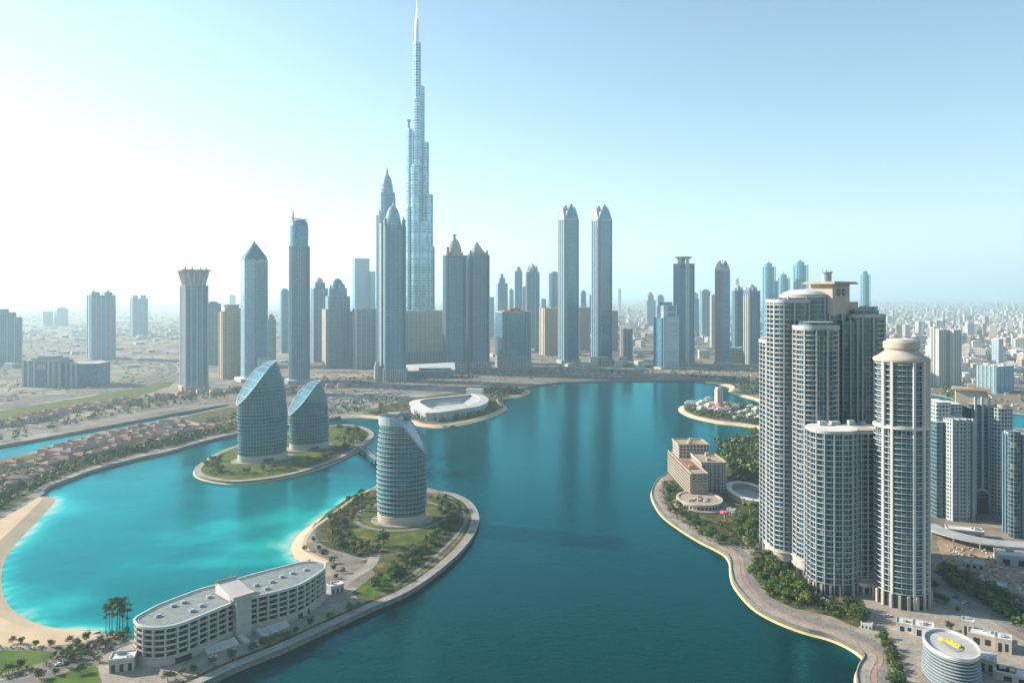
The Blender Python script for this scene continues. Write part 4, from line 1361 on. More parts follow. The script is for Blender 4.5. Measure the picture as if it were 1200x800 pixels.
# ------------------------------------------------------------------ sail shaped towers
def sail_tower(label, px, yb, width_px, ytip, ylow, rot, ratio, flip, nfl, bandmat, flat=0.0, ox=0.0):
    D = FPX * (CAM_H - GZ) / (yb - HZ)
    w = width_px * D / FPX / math.hypot(math.cos(R(rot)), ratio * math.sin(R(rot)))
    rx, ry = w / 2, w / 2 * ratio
    Dc = D + ry * .9
    X = (px - 600) * Dc / FPX
    o = thing('sail_tower', label, 'tower', (X, Dc, GZ), R(rot))
    zt = CAM_H - (ytip - HZ) * Dc / FPX - GZ
    zl = CAM_H - (ylow - HZ) * Dc / FPX - GZ
    N = 56
    zb = 7.0

    def top(q):           # q: -1 low side .. 1 high side
        s_ = min(1.0, (q + 1) / (2 - 2 * flat))
        return zl + (zt - zl) * math.sin(s_ * math.pi / 2) ** 0.92

    def bulge(z):
        q = z / zt
        return 1.0 + 0.08 * math.sin(q * math.pi) - 0.11 * q ** 3

    K = 14
    ang = [2 * math.pi * i / N for i in range(N)]
    rings = []
    for k in range(K + 1):
        ring = []
        for a in ang:
            q = math.cos(a)
            z = zb + (top(q) - zb) * k / K
            b_ = bulge(z)
            lean = flip * w * ox * (z / zt) ** 4
            ring.append((flip * rx * q * b_ + lean, ry * math.sin(a) * b_ * flip, z))
        rings.append(ring)
    mb = MB().loft(rings, 0)
    mb.build('curtain_wall', FA['sail'], o, smooth=True, angle=50)
    # sloping roof: strips between mirrored wall points
    last = rings[-1]
    rb = MB()
    half = N // 2
    rim = 1.2
    for i in range(half):
        a, b_, c, d_ = last[i], last[i + 1], last[(N - i - 1) % N], last[(N - i) % N]
        lift = lambda p: (p[0], p[1], p[2] + .25)
        if i == 0:
            rb.add([lift(a), lift(b_), lift(c)], [(0, 1, 2)], [[(0, 0), (6, 0), (6, 6)]], 0)
        elif i == half - 1:
            rb.add([lift(a), lift(b_), lift(d_)], [(0, 1, 2)], [[(0, 0), (6, 0), (6, 6)]], 0)
        else:
            s0, s1 = i * 2.2, (i + 1) * 2.2
            rb.add([lift(a), lift(b_), lift(c), lift(d_)], [(0, 1, 2, 3)], [[(s0, a[1]), (s1, b_[1]), (s1, c[1]), (s0, d_[1])]], 0)
    rb.build('sloping_roof', FA['sailroof'], o)
    em = MB()
    for i in range(N):
        em.bar(last[i], last[(i + 1) % N], .8, 0, 6)
    em.build('roof_edge', M['palegrey'], o)
    # floor bands, cut where the roof slopes through them
    for f in range(1, nfl):
        z = zb + (zt - zb) * f / nfl
        keep = [top(math.cos(a)) > z + .8 for a in ang]
        if not any(keep):
            continue
        b_ = bulge(z)
        lean = flip * w * ox * (z / zt) ** 4
        mk = lambda e, zz: [(flip * (rx * b_ + e) * math.cos(a) + lean, flip * (ry * b_ + e) * math.sin(a), zz) for a in ang]
        o0, o1, i1, i0 = mk(bandmat[1], z), mk(bandmat[1], z + bandmat[2]), mk(-.3, z + bandmat[2]), mk(-.3, z)
        bm_ = MB()
        for i in range(N):
            j = (i + 1) % N
            if keep[i] and keep[j]:
                bm_.add([o0[i], o0[j], o1[j], o1[i], i1[j], i1[i], i0[i], i0[j]], [(0, 1, 2, 3), (3, 2, 4, 5), (6, 7, 1, 0)], None, 0)
        if bm_.f:
            bm_.build('floor_band', M[bandmat[0]], o, smooth=False)
    pl = [(p[0], p[1]) for p in ell(rx * 1.06, ry * 1.06, 48)]
    MB().prism(pl, 0, zb, 0, 1).build('plinth', [M['cream'], M['rooflight']], o, smooth=True)
    MB().prism(ell(rx * 1.35, ry * 1.35, 48), 0, .5, 0, 0).build('terrace', M['paving'], o)
    # entrance canopy and doors, facing the camera side
    a = -R(rot)
    MB().box(-7, 7, -ry * 1.06 - 3, -ry * 1.0, 4.2, 4.9).build('entrance_canopy', M['palegrey'], o)
    MB().box(-6, 6, -ry * 1.06 - .25, -ry * 1.0, .5, 3.9).build('entrance', M['black'], o)
    return o, zt


sail_tower('larger of the two teal sail shaped towers on the oval island', 308, 541, 49, 424, 472, 38, .66, 1, 24, ('bluegrey', .35, .7), ox=-.15)
sail_tower('smaller of the two teal sail shaped towers on the oval island', 362.5, 527, 40, 447, 484, 38, .68, 1, 16, ('bluegrey', .35, .7), ox=-.15)
o, zt = sail_tower('dark glass tower with pale curved floor bands and a sloping top in the peninsula garden', 471, 615, 55, 488, 530, 176, .85, 1, 21, ('palegrey', .9, .55), flat=.34)
# white crown frame on the high side
cb = MB()
fr = []
for k in range(-9, 10):
    a0 = R(k * 11.5)
    fr.append((19.4 * math.cos(a0), 16.6 * math.sin(a0)))
fo, fi = offset(fr, .9, False), fr
nfr = len(fr)
cb.add([(p[0], p[1], z) for z in (zt - 6, zt + 1.2) for p in fo] + [(p[0], p[1], z) for z in (zt + 1.2, zt - 6) for p in fi],
       [f_ for i in range(nfr - 1) for f_ in ((i, i + 1, nfr + i + 1, nfr + i), (nfr + i, nfr + i + 1, 2 * nfr + i + 1, 2 * nfr + i), (2 * nfr + i, 2 * nfr + i + 1, 3 * nfr + i + 1, 3 * nfr + i), (3 * nfr + i, 3 * nfr + i + 1, i + 1, i))], None, 0)
cb.build('crown_frame', M['palegrey'], o)
MB().box(2, 12, -5, 5, zt - .6, zt + 3.2).build('plant_room', M['midgrey'], o)


# ------------------------------------------------------------------ the apartment towers on the right bank
def wing(mb_list, o, poly, z0, z1, glaz, piers=(), pier_w=1.0, crown=2.6, bal=1.15, keep=None):
    """glazed core of one wing; its balcony outline is queued so each storey becomes one part"""
    MB().prism(poly, z0, z1, 0, 1).build('glazed_wing', [FA[glaz], M['roofgrey']], o, smooth=True, angle=30)
    if bal:
        mb_list.append((poly, z0, z1, bal, keep))
    for (x, y, a) in piers:
        MB().box(-pier_w / 2, pier_w / 2, -1.0, 1.0, z0, z1 + .8).build('pier', M['slab'], o, (x, y, 0), a)
    if crown:
        MB().ring(offset(poly, bal + .25), offset(poly, -1.2), z1 - .6, z1 + crown - .6).build('parapet', M['slab'], o, smooth=True, angle=30)


def part_rail(mb, poly, po, pi, z0, z1, keep):
    """solid balcony fronts only on the bays chosen by keep(x, y)"""
    n = len(poly)
    for i in range(n):
        j = (i + 1) % n
        if keep((poly[i][0] + poly[j][0]) / 2, (poly[i][1] + poly[j][1]) / 2):
            q = [po[i], po[j], pi[j], pi[i]]
            mb.add([(p[0], p[1], z0) for p in q] + [(p[0], p[1], z1) for p in q],
                   [(0, 1, 5, 4), (1, 2, 6, 5), (2, 3, 7, 6), (3, 0, 4, 7), (4, 5, 6, 7)], None, 0)


def storeys(o, wings, fh, zstart, slab=.26, rail=.38):
    zmax = max(w_[2] for w_ in wings)
    f = 0
    z = zstart
    while z < zmax - 1:
        mb = MB()
        for i, (poly, z0, z1, e, keep) in enumerate(wings):
            if z0 - .1 <= z < z1 - 1.2:
                dz = .03 * i
                ou = offset(poly, e)
                mb.ring(ou, offset(poly, -.1), z + dz, z + slab + dz, 0)
                if keep is None:
                    mb.ring(ou, offset(poly, e - .16), z + slab + dz, z + slab + rail + dz, 0)
                else:
                    part_rail(mb, poly, ou, offset(poly, e - .16), z + slab + dz, z + slab + rail + .25 + dz, keep)
        if mb.f:
            mb.build('balcony', M['slab'], o, smooth=True, angle=30)
        z += fh
        f += 1


def on_poly(poly, fr):
    """points along a polygon by fraction of vertex index with outward angle"""
    out = []
    n = len(poly)
    for q in fr:
        i = int(q * n) % n
        p, a, b = poly[i], poly[i - 1], poly[(i + 1) % n]
        ang = math.atan2(b[1] - a[1], b[0] - a[0])
        out.append((p[0], p[1], ang))
    return out


def near_facing(poly, step, ymax):
    """outline points every `step` metres where the outline faces the camera or the sun side"""
    out, acc = [], 0
    n = len(poly)
    for i in range(n):
        a, b = Vector(poly[i]), Vector(poly[(i + 1) % n])
        L = (b - a).length
        if L < 1e-6:
            continue
        d = (b - a) / L
        nrm = Vector((d.y, -d.x))
        t_ = step - acc
        while t_ <= L:
            p = a + d * t_
            if nrm.y < .35:
                q = p + nrm * .55
                out.append((q.x, q.y, math.atan2(d.y, d.x)))
            t_ += step
        acc = (acc + L) % step
    return out


# tower complex with the cream crown
AX, AY = 222.0, 575.0
o = thing('apartment_tower', 'massive cluster of curved apartment wings under a cream crown block with a flat overhanging roof', 'apartment tower', (AX, AY, GZ))
wl_ = []
L = lambda pts: [(x - AX, y - AY) for x, y in pts]
z_ = lambda py, D: CAM_H - (py - HZ) * D / FPX - GZ
p1 = rrect(12, 22, 4, 4, -23, 14)
p2 = rrect(25, 30, 8, 6, -16.5, -2)
p3 = ell(19, 17, 40, 2, 8)
p4 = rrect(27, 30, 9.5, 6, -4.5, -23)
p5 = rrect(22, 26, 2, 2, 14, 4)
p6 = rrect(27, 34, 9, 6, 42, 8)
hA1, hA2, hA3, hA4, hA5, hA6 = z_(401, 585), z_(354, 560), z_(348, 572), z_(385, 540), z_(368, 575), z_(371, 572)
wing(wl_, o, p1, 0, hA1, 'near', near_facing(p1, 6.5, 0), .8)
wing(wl_, o, p2, 0, hA2, 'near', near_facing(p2, 7.0, 0), .9, keep=lambda x, y: x < -19 or y > 4)
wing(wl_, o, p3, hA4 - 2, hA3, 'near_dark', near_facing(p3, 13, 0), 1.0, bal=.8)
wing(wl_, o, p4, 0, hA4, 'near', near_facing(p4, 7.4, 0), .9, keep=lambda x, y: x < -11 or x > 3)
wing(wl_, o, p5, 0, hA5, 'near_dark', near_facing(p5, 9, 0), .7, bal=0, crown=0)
wing(wl_, o, p6, 0, hA6, 'near', near_facing(p6, 8.0, 0), 1.1, keep=lambda x, y: x > 42)
p7 = rrect(14, 16, 2, 2, 27, -4)
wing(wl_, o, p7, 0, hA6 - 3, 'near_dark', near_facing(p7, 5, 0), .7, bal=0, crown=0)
storeys(o, wl_, 3.5, 10.5)
# shallow curved roof on the drum
MB().lathe([(18.6, hA3 + 1.6), (17, hA3 + 3.4), (12, hA3 + 5.2), (.1, hA3 + 6.2)], 2, 8, 0, 40, 1, .9).build('curved_roof', M['rooflight'], o, smooth=True)
# set-back storeys at the two front tops
for (pl, hh) in ((p4, hA4), (p6, hA6)):
    cx_, cy_ = sum(p[0] for p in pl) / len(pl), sum(p[1] for p in pl) / len(pl)
    MB().prism([(cx_ + (x - cx_) * .8, cy_ + (y - cy_) * .8) for x, y in pl], hh, hh + 4.6, 0, 1).build('setback_storey', [FA['near_dark'], M['rooflight']], o, smooth=True)
cz0, cz1 = hA3 - 14, z_(333, 570)
cr = MB().prism(rect(1, 1), 0, 1)
cro = MB().box(-9, 9, -11, 11, cz0, cz1).build('crown_block', M['cream'], o, (17, 2, 0), R(-55))
MB().prism(rect(27, 31), cz1, cz1 + .5, 0, 0).prism(rect(27, 31), cz1 + .5, cz1 + 1.9, 0, 0, sc1=.9).build('overhanging_roof', M['tan'], cro)
for dx in (-3.6, 3.2):
    nn = 18
    ring0 = [(9.02, dx + 2.5 * math.cos(2 * math.pi * i / nn), cz1 - 6.0 + 3.0 * math.sin(2 * math.pi * i / nn)) for i in range(nn)]
    ring1 = [(9.30, y, z) for _, y, z in ring0]
    rw = MB().loft([ring0, ring1], 0, 0).build('round_window', M['black'], cro)
    MB().box(9.30, 9.5, dx - 2.4, dx + 2.4, cz1 - 6.2, cz1 - 5.8).box(9.31, 9.5, dx - .2, dx + .2, cz1 - 8.8, cz1 - 3.2).build('window_bar', M['cream'], cro)
dr = MB().cyl(-3, 0, 3.6, cz1 + 1.9, cz1 + 8.5, 0, 16).cyl(-3, 0, 4.4, cz1 + 8.5, cz1 + 9.3, 0, 16)
for k in range(6):
    a = k * math.pi / 3
    dr.cyl(-3 + 3.5 * math.cos(a), 3.5 * math.sin(a), .35, cz1 + 9.3, cz1 + 11, 0, 5)
dr.build('roof_tank', M['palegrey'], cro)
MB().box(28, 38, 2, 12, hA6, hA6 + 11).box(30, 50, 12, 20, hA6, hA6 + 7).build('lift_house', M['cream'], o)
rnd = random.Random(5)
for k in range(7):
    x, y = 32 + rnd.uniform(0, 19), rnd.uniform(0, 18)
    MB().box(x, x + rnd.uniform(1.5, 4), y, y + rnd.uniform(1.5, 4), hA6, hA6 + rnd.uniform(5.5, 8.5)).build('roof_unit', M['palegrey'], o)
# base storeys
for pl in (p2, p4):
    MB().prism(offset(pl, 1.9), 0, 4.5, 0, 0).prism(offset(pl, 1.4), 4.5, 9.6, 0, 0).build('base_storey', M['cream'], o, smooth=True, angle=30)
    MB().prism(offset(pl, 2.6), 9.6, 10.3, 0, 0).build('base_cornice', M['white'], o, smooth=True, angle=30)
    for (x, y, a) in near_facing(offset(pl, 1.9), 5.5, 0):
        MB().box(-1.7, 1.7, -.4, .05, .2, 3.9).build('shop_opening', M['black'], o, (x, y, 0), a)

# the shorter neighbour
BX, BY = 222.0, 518.0
o = thing('apartment_tower', 'shorter bow fronted apartment block with flat cream roof before the cream crowned cluster', 'apartment tower', (BX, BY, GZ))
wl_ = []
q1 = rrect(29, 30, 12, 8, -6.5, 0)
q2 = rrect(16, 24, 5, 5, 11, 2)
q3 = rrect(14, 20, 3, 3, 20.5, 8)
hB = z_(507, 505)
wing(wl_, o, q1, 0, hB, 'near', near_facing(q1, 5.3, 0), .55, crown=1.8)
wing(wl_, o, q2, 0, hB - .6, 'near', near_facing(q2, 4.4, 0), .55, crown=1.8)
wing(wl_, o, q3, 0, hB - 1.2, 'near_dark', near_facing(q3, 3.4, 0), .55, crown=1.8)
storeys(o, wl_, 3.5, 7.2)
MB().prism(offset(q1, .9), hB + .9, hB + 1.5, 0, 0).build('roof_slab', M['rooflight'], o)
MB().prism(offset(q2, .9), hB + .95, hB + 1.3, 0, 0).build('roof_slab', M['cream'], o)
MB().prism(offset(q3, .9), hB + .3, hB + .9, 0, 0).build('roof_slab', M['rooflight'], o)
for q in (q1, q2):
    MB().prism(offset(q, .5), 0, 6.4, 0, 0).build('base_storey', FA['hotel'], o, smooth=True, angle=30)
    for (x, y, a) in near_facing(offset(q, .9), 5.5, 0):
        MB().box(-.6, .6, -.6, .6, 0, 6.6).build('base_column', M['cream'], o, (x, y, 0), a)
for (x, y, w_, d_, h_) in ((-12, 6, 5, 4, 3), (-3, 8, 6, 5, 2.4), (9, 8, 4, 4, 3.2), (18, 10, 3, 3, 2)):
    MB().box(x, x + w_, y, y + d_, hB + 1.45, hB + 1.4 + h_).build('roof_unit', M['palegrey'], o)

# link building with arches
o2 = thing('link_building', 'low curved lobby with an arched driveway between the two round fronted apartment blocks', 'lobby building', (246, 503, GZ))
MB().prism(rrect(22, 24, 5, 4, -8, 10), 6.2, 8.4, 0, 0).build('roof_slab', M['cream'], o2)
MB().prism(rrect(18, 18, 4, 4, -8, 12), 0, 6.2, 0, 0).build('glass_wall', FA['near_dark'], o2)
for k in range(5):
    MB().box(-16.5 + k * 4, -15.6 + k * 4, -1.2, -.3, 0, 6.2).build('column', M['cream'], o2)
for k in range(3):
    MB().prism(rrect(20 - k * 2, 18 - k * 2, 5, 4, -8, 13), 8.4 + k * 3.4, 9.4 + k * 3.4, 0, 0).prism(rrect(17 - k * 2, 15 - k * 2, 4, 4, -8, 13), 9.4 + k * 3.4, 11.8 + k * 3.4, 1, 1).build('terrace_storey', [M['white'], FA['near_dark']], o2)

# round tower with the cream cap
CX_, CY_ = 251.5, 496.0
o = thing('round_apartment_tower', 'cylindrical apartment tower ending in a cream ring shaped cap', 'apartment tower', (CX_, CY_, GZ))
rC = 15.0
hC = z_(424, 484)
hN = z_(504, 484)
body = ell(rC, rC * 1.05, 64)
wl_ = []
MB().prism(body, 0, hN, 0, 1).build('glazed_wing', [FA['near'], M['roofgrey']], o, smooth=True, angle=30)
wl_.append((body, 0, hN, 1.2, None))
body2 = ell(rC - .7, rC * 1.05 - .7, 64)
MB().prism(body2, hN, hC, 0, 1).build('upper_glazed_wing', [FA['near'], M['roofgrey']], o, smooth=True, angle=30)
wl_.append((body2, hN, hC, 1.1, None))
storeys(o, wl_, 3.5, 9.0)
for k, a in enumerate([-2.75, -2.40, -1.60, -1.16, -.72]):
    MB().box(-.75, .75, -1.1, .6, 0 if k > 0 else 0, hC).build('pier', M['white'], o, ((rC + .6) * math.cos(a), (rC * 1.05 + .6) * math.sin(a), 0), a + math.pi / 2)
# blank cream wall on the upper right
bw = MB()
arc = [(-1.02 + i * .09) for i in range(13)]
for a, b in zip(arc, arc[1:]):
    p = lambda t_, r_, z: ((rC + r_) * math.cos(t_), (rC * 1.05 + r_) * math.sin(t_), z)
    bw.add([p(a, .9, hN + 1), p(b, .9, hN + 1), p(b, .9, hC), p(a, .9, hC), p(a, -1, hN + 1), p(b, -1, hN + 1), p(a, -1, hC), p(b, -1, hC)],
           [(0, 1, 2, 3), (1, 0, 4, 5), (3, 2, 7, 6)], None, 0)
p = lambda t_, r_, z: ((rC + r_) * math.cos(t_), (rC * 1.05 + r_) * math.sin(t_), z)
bw.add([p(arc[0], -1, hN + 1), p(arc[0], .9, hN + 1), p(arc[0], .9, hC), p(arc[0], -1, hC)], [(0, 1, 2, 3)], None, 0)
bw.build('blank_wall', M['cream'], o)
for k in range(5):
    for a in (-.40, -.22):
        z = hN + 6 + k * 7
        MB().box(-.7, .7, -.2, .3, z, z + 2.2).build('small_window', M['black'], o, ((rC + .95) * math.cos(a), (rC * 1.05 + .95) * math.sin(a), 0), a + math.pi / 2)
MB().lathe([(rC + 1.2, hN + .2), (rC + 2.0, hN + .8), (rC + 2.0, hN + 2.2), (rC + .2, hN + 2.4)], 0, 0, 0, 48).build('cornice', M['white'], o, smooth=True)
cap = [(rC + 1.3, hC - .5), (rC + 1.9, hC + .6), (rC + 1.7, hC + 1.6), (rC - 1.5, hC + 3.4), (rC - 3.8, hC + 5.2), (rC - 5.2, hC + 6.6), (rC - 5.0, hC + 7.4), (rC - 4.2, hC + 8.0),
       (rC - 4.1, hC + 11.6), (rC - 4.6, hC + 12.4), (rC - 6.0, hC + 12.6)]
MB().lathe(cap, 0, 0, 0, 56, top=0).build('cream_cap', M['cream'], o, smooth=True, angle=50)
MB().lathe([(rC - 6.6, hC + 12.6), (rC - 6.8, hC + 13.6), (rC - 10, hC + 13.9)], 0, 0, 0, 40, top=0).build('cap_lid', M['rooflight'], o, smooth=True)
MB().prism(ell(rC + 1.0, rC * 1.05 + 1.0, 56), 0, 8.0, 0, 0).build('base_storey', FA['hotel'], o, smooth=True)
for (x, y, a) in near_facing(ell(rC + 1.4, rC * 1.05 + 1.4, 56), 5.0, 0):
    MB().box(-.8, .8, -.7, .5, 0, 8.6).build('base_column', M['cream'], o, (x, y, 0), a)

# background apartment complex, right
DX, DY = 420.0, 690.0
o = thing('apartment_tower', 'blue grey slab complex with a cream capped centre and an arched opening at its foot', 'apartment tower', (DX, DY, GZ))
xw = lambda px, D: (px - 600) * D / FPX - DX
wl_ = []
FA['slabs'] = facade('small_window_wall', (0.40, 0.43, 0.43), (0.03, 0.05, 0.06), 3.4, 2.8, 0.36, 0.34, 1.6, 0.1)


def slab(x0, x1, y0, y1, zt, mat='slabs', nm='wing', r=2.5):
    MB().prism(rrect(x1 - x0, y1 - y0, r, 3, (x0 + x1) / 2, (y0 + y1) / 2), 0, zt, 0, 1).build(nm, [FA[mat], M['rooflight']], o, smooth=True, angle=25)


slab(xw(1115, 668), xw(1142, 668), -22, 8, z_(491, 672), r=7)
slab(xw(1099, 680), xw(1117, 680), -8, 16, z_(470, 690), r=2)
slab(xw(1117, 690), xw(1130, 690), 2, 26, z_(472, 700), r=2)
slab(xw(1140, 690), xw(1162, 690), 2, 26, z_(472, 700), 'near_dark', r=1)
slab(xw(1161, 690), xw(1184, 690), -8, 20, z_(475, 700), r=6)
slab(xw(1108, 664), xw(1117, 664), -12, 4, z_(492, 690), 'near_dark', r=1)
for px in (1144, 1152, 1160):
    MB().box(xw(px, 690) - .9, xw(px, 690) + .9, .4, 2.2, 22 if px == 1152 else 0, z_(465, 692)).build('pier', M['palegrey'], o)
for px in (1117, 1124, 1133, 1141):
    MB().box(xw(px, 668) - .8, xw(px, 668) + .8, -22.6, -20, 0, z_(490, 670)).build('pier', M['palegrey'], o)
cxd = xw(1141, 700)
cro = MB().box(-12.5, 12.5, -8, 8, z_(476, 700), z_(457, 700)).build('crown_block', M['cream'], o, (cxd, 14, 0), R(-28))
MB().prism(rect(30, 21), z_(457, 700), z_(457, 700) + 1.6, 0, 0).build('overhanging_roof', M['tan'], cro)
MB().box(12.5, 12.8, -2.5, 2.5, z_(457, 700) - 9, z_(457, 700) - 4).build('crown_window', M['black'], cro)
MB().box(-3, 3, -2, 3, z_(457, 700) + 1.6, z_(457, 700) + 5).build('roof_unit', M['cream'], cro)
MB().cyl(xw(1172, 690), -2, 5, z_(475, 700), z_(471, 700), 0, 16).cyl(xw(1180, 690), 4, 4, z_(475, 700), z_(472, 700), 0, 16).build('roof_drum', M['cream'], o, smooth=True)
arch = MB()
for k in range(9):
    a0, a1 = math.pi * k / 9, math.pi * (k + 1) / 9
    c0 = xw(1150, 690)
    arch.bar((c0 + 8 * math.cos(a0), .2, 14 + 8 * math.sin(a0)), (c0 + 8 * math.cos(a1), .2, 14 + 8 * math.sin(a1)), 1.2, 0, 6)
arch.bar((xw(1150, 690) - 8, .2, 0), (xw(1150, 690) - 8, .2, 14), 1.2).bar((xw(1150, 690) + 8, .2, 0), (xw(1150, 690) + 8, .2, 14), 1.2)
arch.build('entrance_arch', M['palegrey'], o)
MB().box(xw(1150, 690) - 7, xw(1150, 690) + 7, 1.0, 3, 0, 14).build('entrance', M['black'], o)

t = Tower('teal grey tower cut by the right edge of the view, its roof terrace pale', 1178, 1216, 632, -8, .9, cat='apartment tower')
zt = t.z(509)
t.prism('shaft', t.rr(1, .2), 0, zt, 'sail', 'rooflight')
t.face_piers(7, 4, 1.4, 0, zt + 1, 'bluegrey')
t.part('corner_turret', MB().cyl(-t.w * .44, -t.d * .44, 4.5, 0, t.z(503), 0, 14), FA['near'], True)
t.part('parapet', MB().ring(t.rr(1.03, .2), t.rr(.95, .2), zt - .5, zt + 2), M['palegrey'])

t = Tower('plain pale box block with a sunlit side above the cream capped slab complex', 1147, 1184, 461, 22, .7, name='office_block', cat='office building')
zt = t.z(428)
t.prism('body', t.rect(), 0, zt, 'silver', 'rooflight')
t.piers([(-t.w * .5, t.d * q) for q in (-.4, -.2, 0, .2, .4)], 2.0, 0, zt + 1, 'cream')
t.face_piers(5, 0, 1.2, 0, zt + .5, 'bluegrey')
t.units(3, zt, seed=4)
for (a, b, lab) in ((1091, 1106, 'left of a close pair of white ribbed slab towers beyond the cream ringed tower'), (1107, 1124, 'right of a close pair of white ribbed slab towers beyond the cream ringed tower')):
    t = Tower(lab, a, b, 453, 18, 1.0)
    zt = t.z(386)
    t.prism('shaft', t.rect(), 0, zt, 'blue', 'roofgrey')
    t.face_piers(4, 3, 3.4, 0, zt + 2, 'white')
    t.units(3, zt, seed=6, hmax=7)

# ------------------------------------------------------------------ the beach hotel
def PW(pts, z):
    return [P2(x, y, z) for x, y in pts]


HT = 23.0
front = PW([(157, 727), (162, 733), (175, 736), (195, 735), (215, 730), (235, 722), (257, 713), (280, 704), (305, 698), (330, 692), (352, 685), (366, 677), (376, 670), (381, 666)], HT)
back = PW([(381, 661), (372, 659), (362, 658.5), (350, 660), (330, 665), (306, 671), (285, 677), (257, 685), (235, 691), (210, 700), (185, 710), (168, 719), (158, 725)], HT)
HP = smooth_line(front, 3)[:-1] + smooth_line(back, 3)[:-1]
HP = ccw(HP)
hx, hy = sum(p[0] for p in HP) / len(HP), sum(p[1] for p in HP) / len(HP)
HL = [(x - hx, y - hy) for x, y in HP]
o = thing('beach_hotel', 'long cigar shaped hotel with grey green roof and a stone stair tower amid it', 'hotel', (hx, hy, GZ))
core = offset(HL, -1.6)
MB().prism(core, 0, 19.2, 0, 1).build('room_wall', [FA['hotel'], M['roofgrey']], o, smooth=True, angle=30)
M['hotelroof'] = plain('grey_green_roof_gravel', (0.25, 0.295, 0.285), 0.75, 0.16, 0.25)
_nt = M['hotelroof'].node_tree
_n, _l, _b = _nt.nodes, _nt.links, _nt.nodes['Principled BSDF']
_tc = _n.new('ShaderNodeTexCoord')
_mp = _n.new('ShaderNodeMapping')
_mp.inputs['Rotation'].default_value = (0, 0, R(-28))
_l.new(_tc.outputs['Object'], _mp.inputs['Vector'])
_br = _n.new('ShaderNodeTexBrick')          # standing seam panels
_br.inputs['Scale'].default_value = 0.30
_br.inputs['Mortar Size'].default_value = 0.035
_br.inputs['Color1'].default_value = (1.0, 1.0, 1.0, 1)
_br.inputs['Color2'].default_value = (0.80, 0.82, 0.82, 1)
_br.inputs['Mortar'].default_value = (0.45, 0.46, 0.46, 1)
_l.new(_mp.outputs[0], _br.inputs['Vector'])
_src = _b.inputs['Base Color'].links[0].from_socket
_l.new(_mix(_n, _l, 1.0, _src, _br.outputs['Color'], 'MULTIPLY'), _b.inputs['Base Color'])
MB().prism(offset(HL, .3), 19.2, 20.0, 0, 1).build('roof', [M['white'], M['hotelroof']], o, smooth=True, angle=30)
MB().ring(offset(HL, .5), offset(HL, -.5), 20.0, 20.9).build('parapet', M['white'], o, smooth=True, angle=30)
MB().ring(offset(HL, -1.6), offset(HL, -2.0), 20.0, 20.35).build('roof_gutter', M['palegrey'], o)
M['hotelstone'] = plain('hotel_stone', (0.41, 0.375, 0.33), 0.85, 0.08, 0.2)
MB().prism(offset(HL, .6), 0, 3.6, 0, 0).build('plinth', M['hotelstone'], o, smooth=True, angle=30)
for f in range(5):
    z = 3.65 + f * 3.12
    mb = MB().ring(offset(HL, 0), core, z, z + .28)
    mb.ring(offset(HL, 0), offset(HL, -.18), z + .28, z + 1.1)
    mb.build('balcony', M['hotelstone'], o, smooth=True, angle=30)
me = MB().box(-.55, .55, -1.7, .3, 3.6, 19.2).mesh('pier', M['hotelstone'])
nk = 0
acc = 0
for i in range(len(HL)):
    a, b = Vector(HL[i]), Vector(HL[(i + 1) % len(HL)])
    Lg = (b - a).length
    dv = (b - a) / max(Lg, 1e-6)
    tt = 6.2 - acc
    while tt <= Lg:
        p = a + dv * tt
        obj('pier', me, o, (p.x, p.y, 0), math.atan2(-dv.y, -dv.x))
        tt += 6.2
    acc = (acc + Lg) % 6.2
# stair tower
c0, c1 = Vector(P2(275.5, 707, HT)), Vector(P2(292, 702, HT))
axis = (c1 - c0).normalized()
ang = math.atan2(axis.y, axis.x)
mid = (c0 + c1) / 2
so = MB().box(-4.6, 4.6, -2.2, 13, 0, 24).build('stair_tower', M['hotelstone'], o, (mid.x - hx, mid.y - hy, 0), ang)
MB().box(-6.6, 6.6, -2.6, 2.2, 22.6, 24.6).build('tower_slab', M['cream'], so)
MB().loft([[(-6.2, 2.2, 20.9), (6.2, 2.2, 20.9), (6.2, 21, 20.9), (-6.2, 21, 20.9)], [(-6.2, 2.2, 24.4), (6.2, 2.2, 24.4), (6.2, 21, 27.6), (-6.2, 21, 27.6)]], 0, 0, 0).build('sloping_roof', M['white'], so)
for k in range(5):
    MB().box(-6.3, 6.3, 19.2 + k * .4, 19.35 + k * .4, 26 + k * .1, 28.2).build('roof_louvre', M['tan'], so)
# front steps, ramps and doors
dirv = axis
nv = Vector((axis.y, -axis.x))


def front_pt(along, out_):
    p = mid + dirv * along + nv * out_
    return (p.x - hx, p.y - hy)


for (s0, s1) in ((-24, -6), (10, 26)):
    for k in range(5):
        x, y = front_pt((s0 + s1) / 2, 3.2 + k * 1.1)
        MB().box(-(s1 - s0) / 2, (s1 - s0) / 2, -.75, .75, 0, 2.4 - k * .48).build('step', M['rooflight'], o, (x, y, 0), ang)
for s0 in (9, 15, -2):
    x, y = front_pt(s0, 7)
    MB().loft([[(-1.6, -3, 0), (1.6, -3, 0), (1.6, 4, 0), (-1.6, 4, 0)], [(-1.6, -3, .3), (1.6, -3, .3), (1.6, 4, 3), (-1.6, 4, 3)]], 0, 0).build('ramp', M['white'], o, (x, y, 0), ang + .25)
for (pxx, pyy) in ((163, 773), (209, 774), (215, 772), (221, 770), (352, 722), (360, 717)):
    g = P2(pxx, pyy, GZ + 1)
    MB().box(-1.6, 1.6, -.5, 1.0, .1, 3.0).build('door', M['black'], o, (g[0] - hx, g[1] - hy, 0), ang)
rnd = random.Random(3)
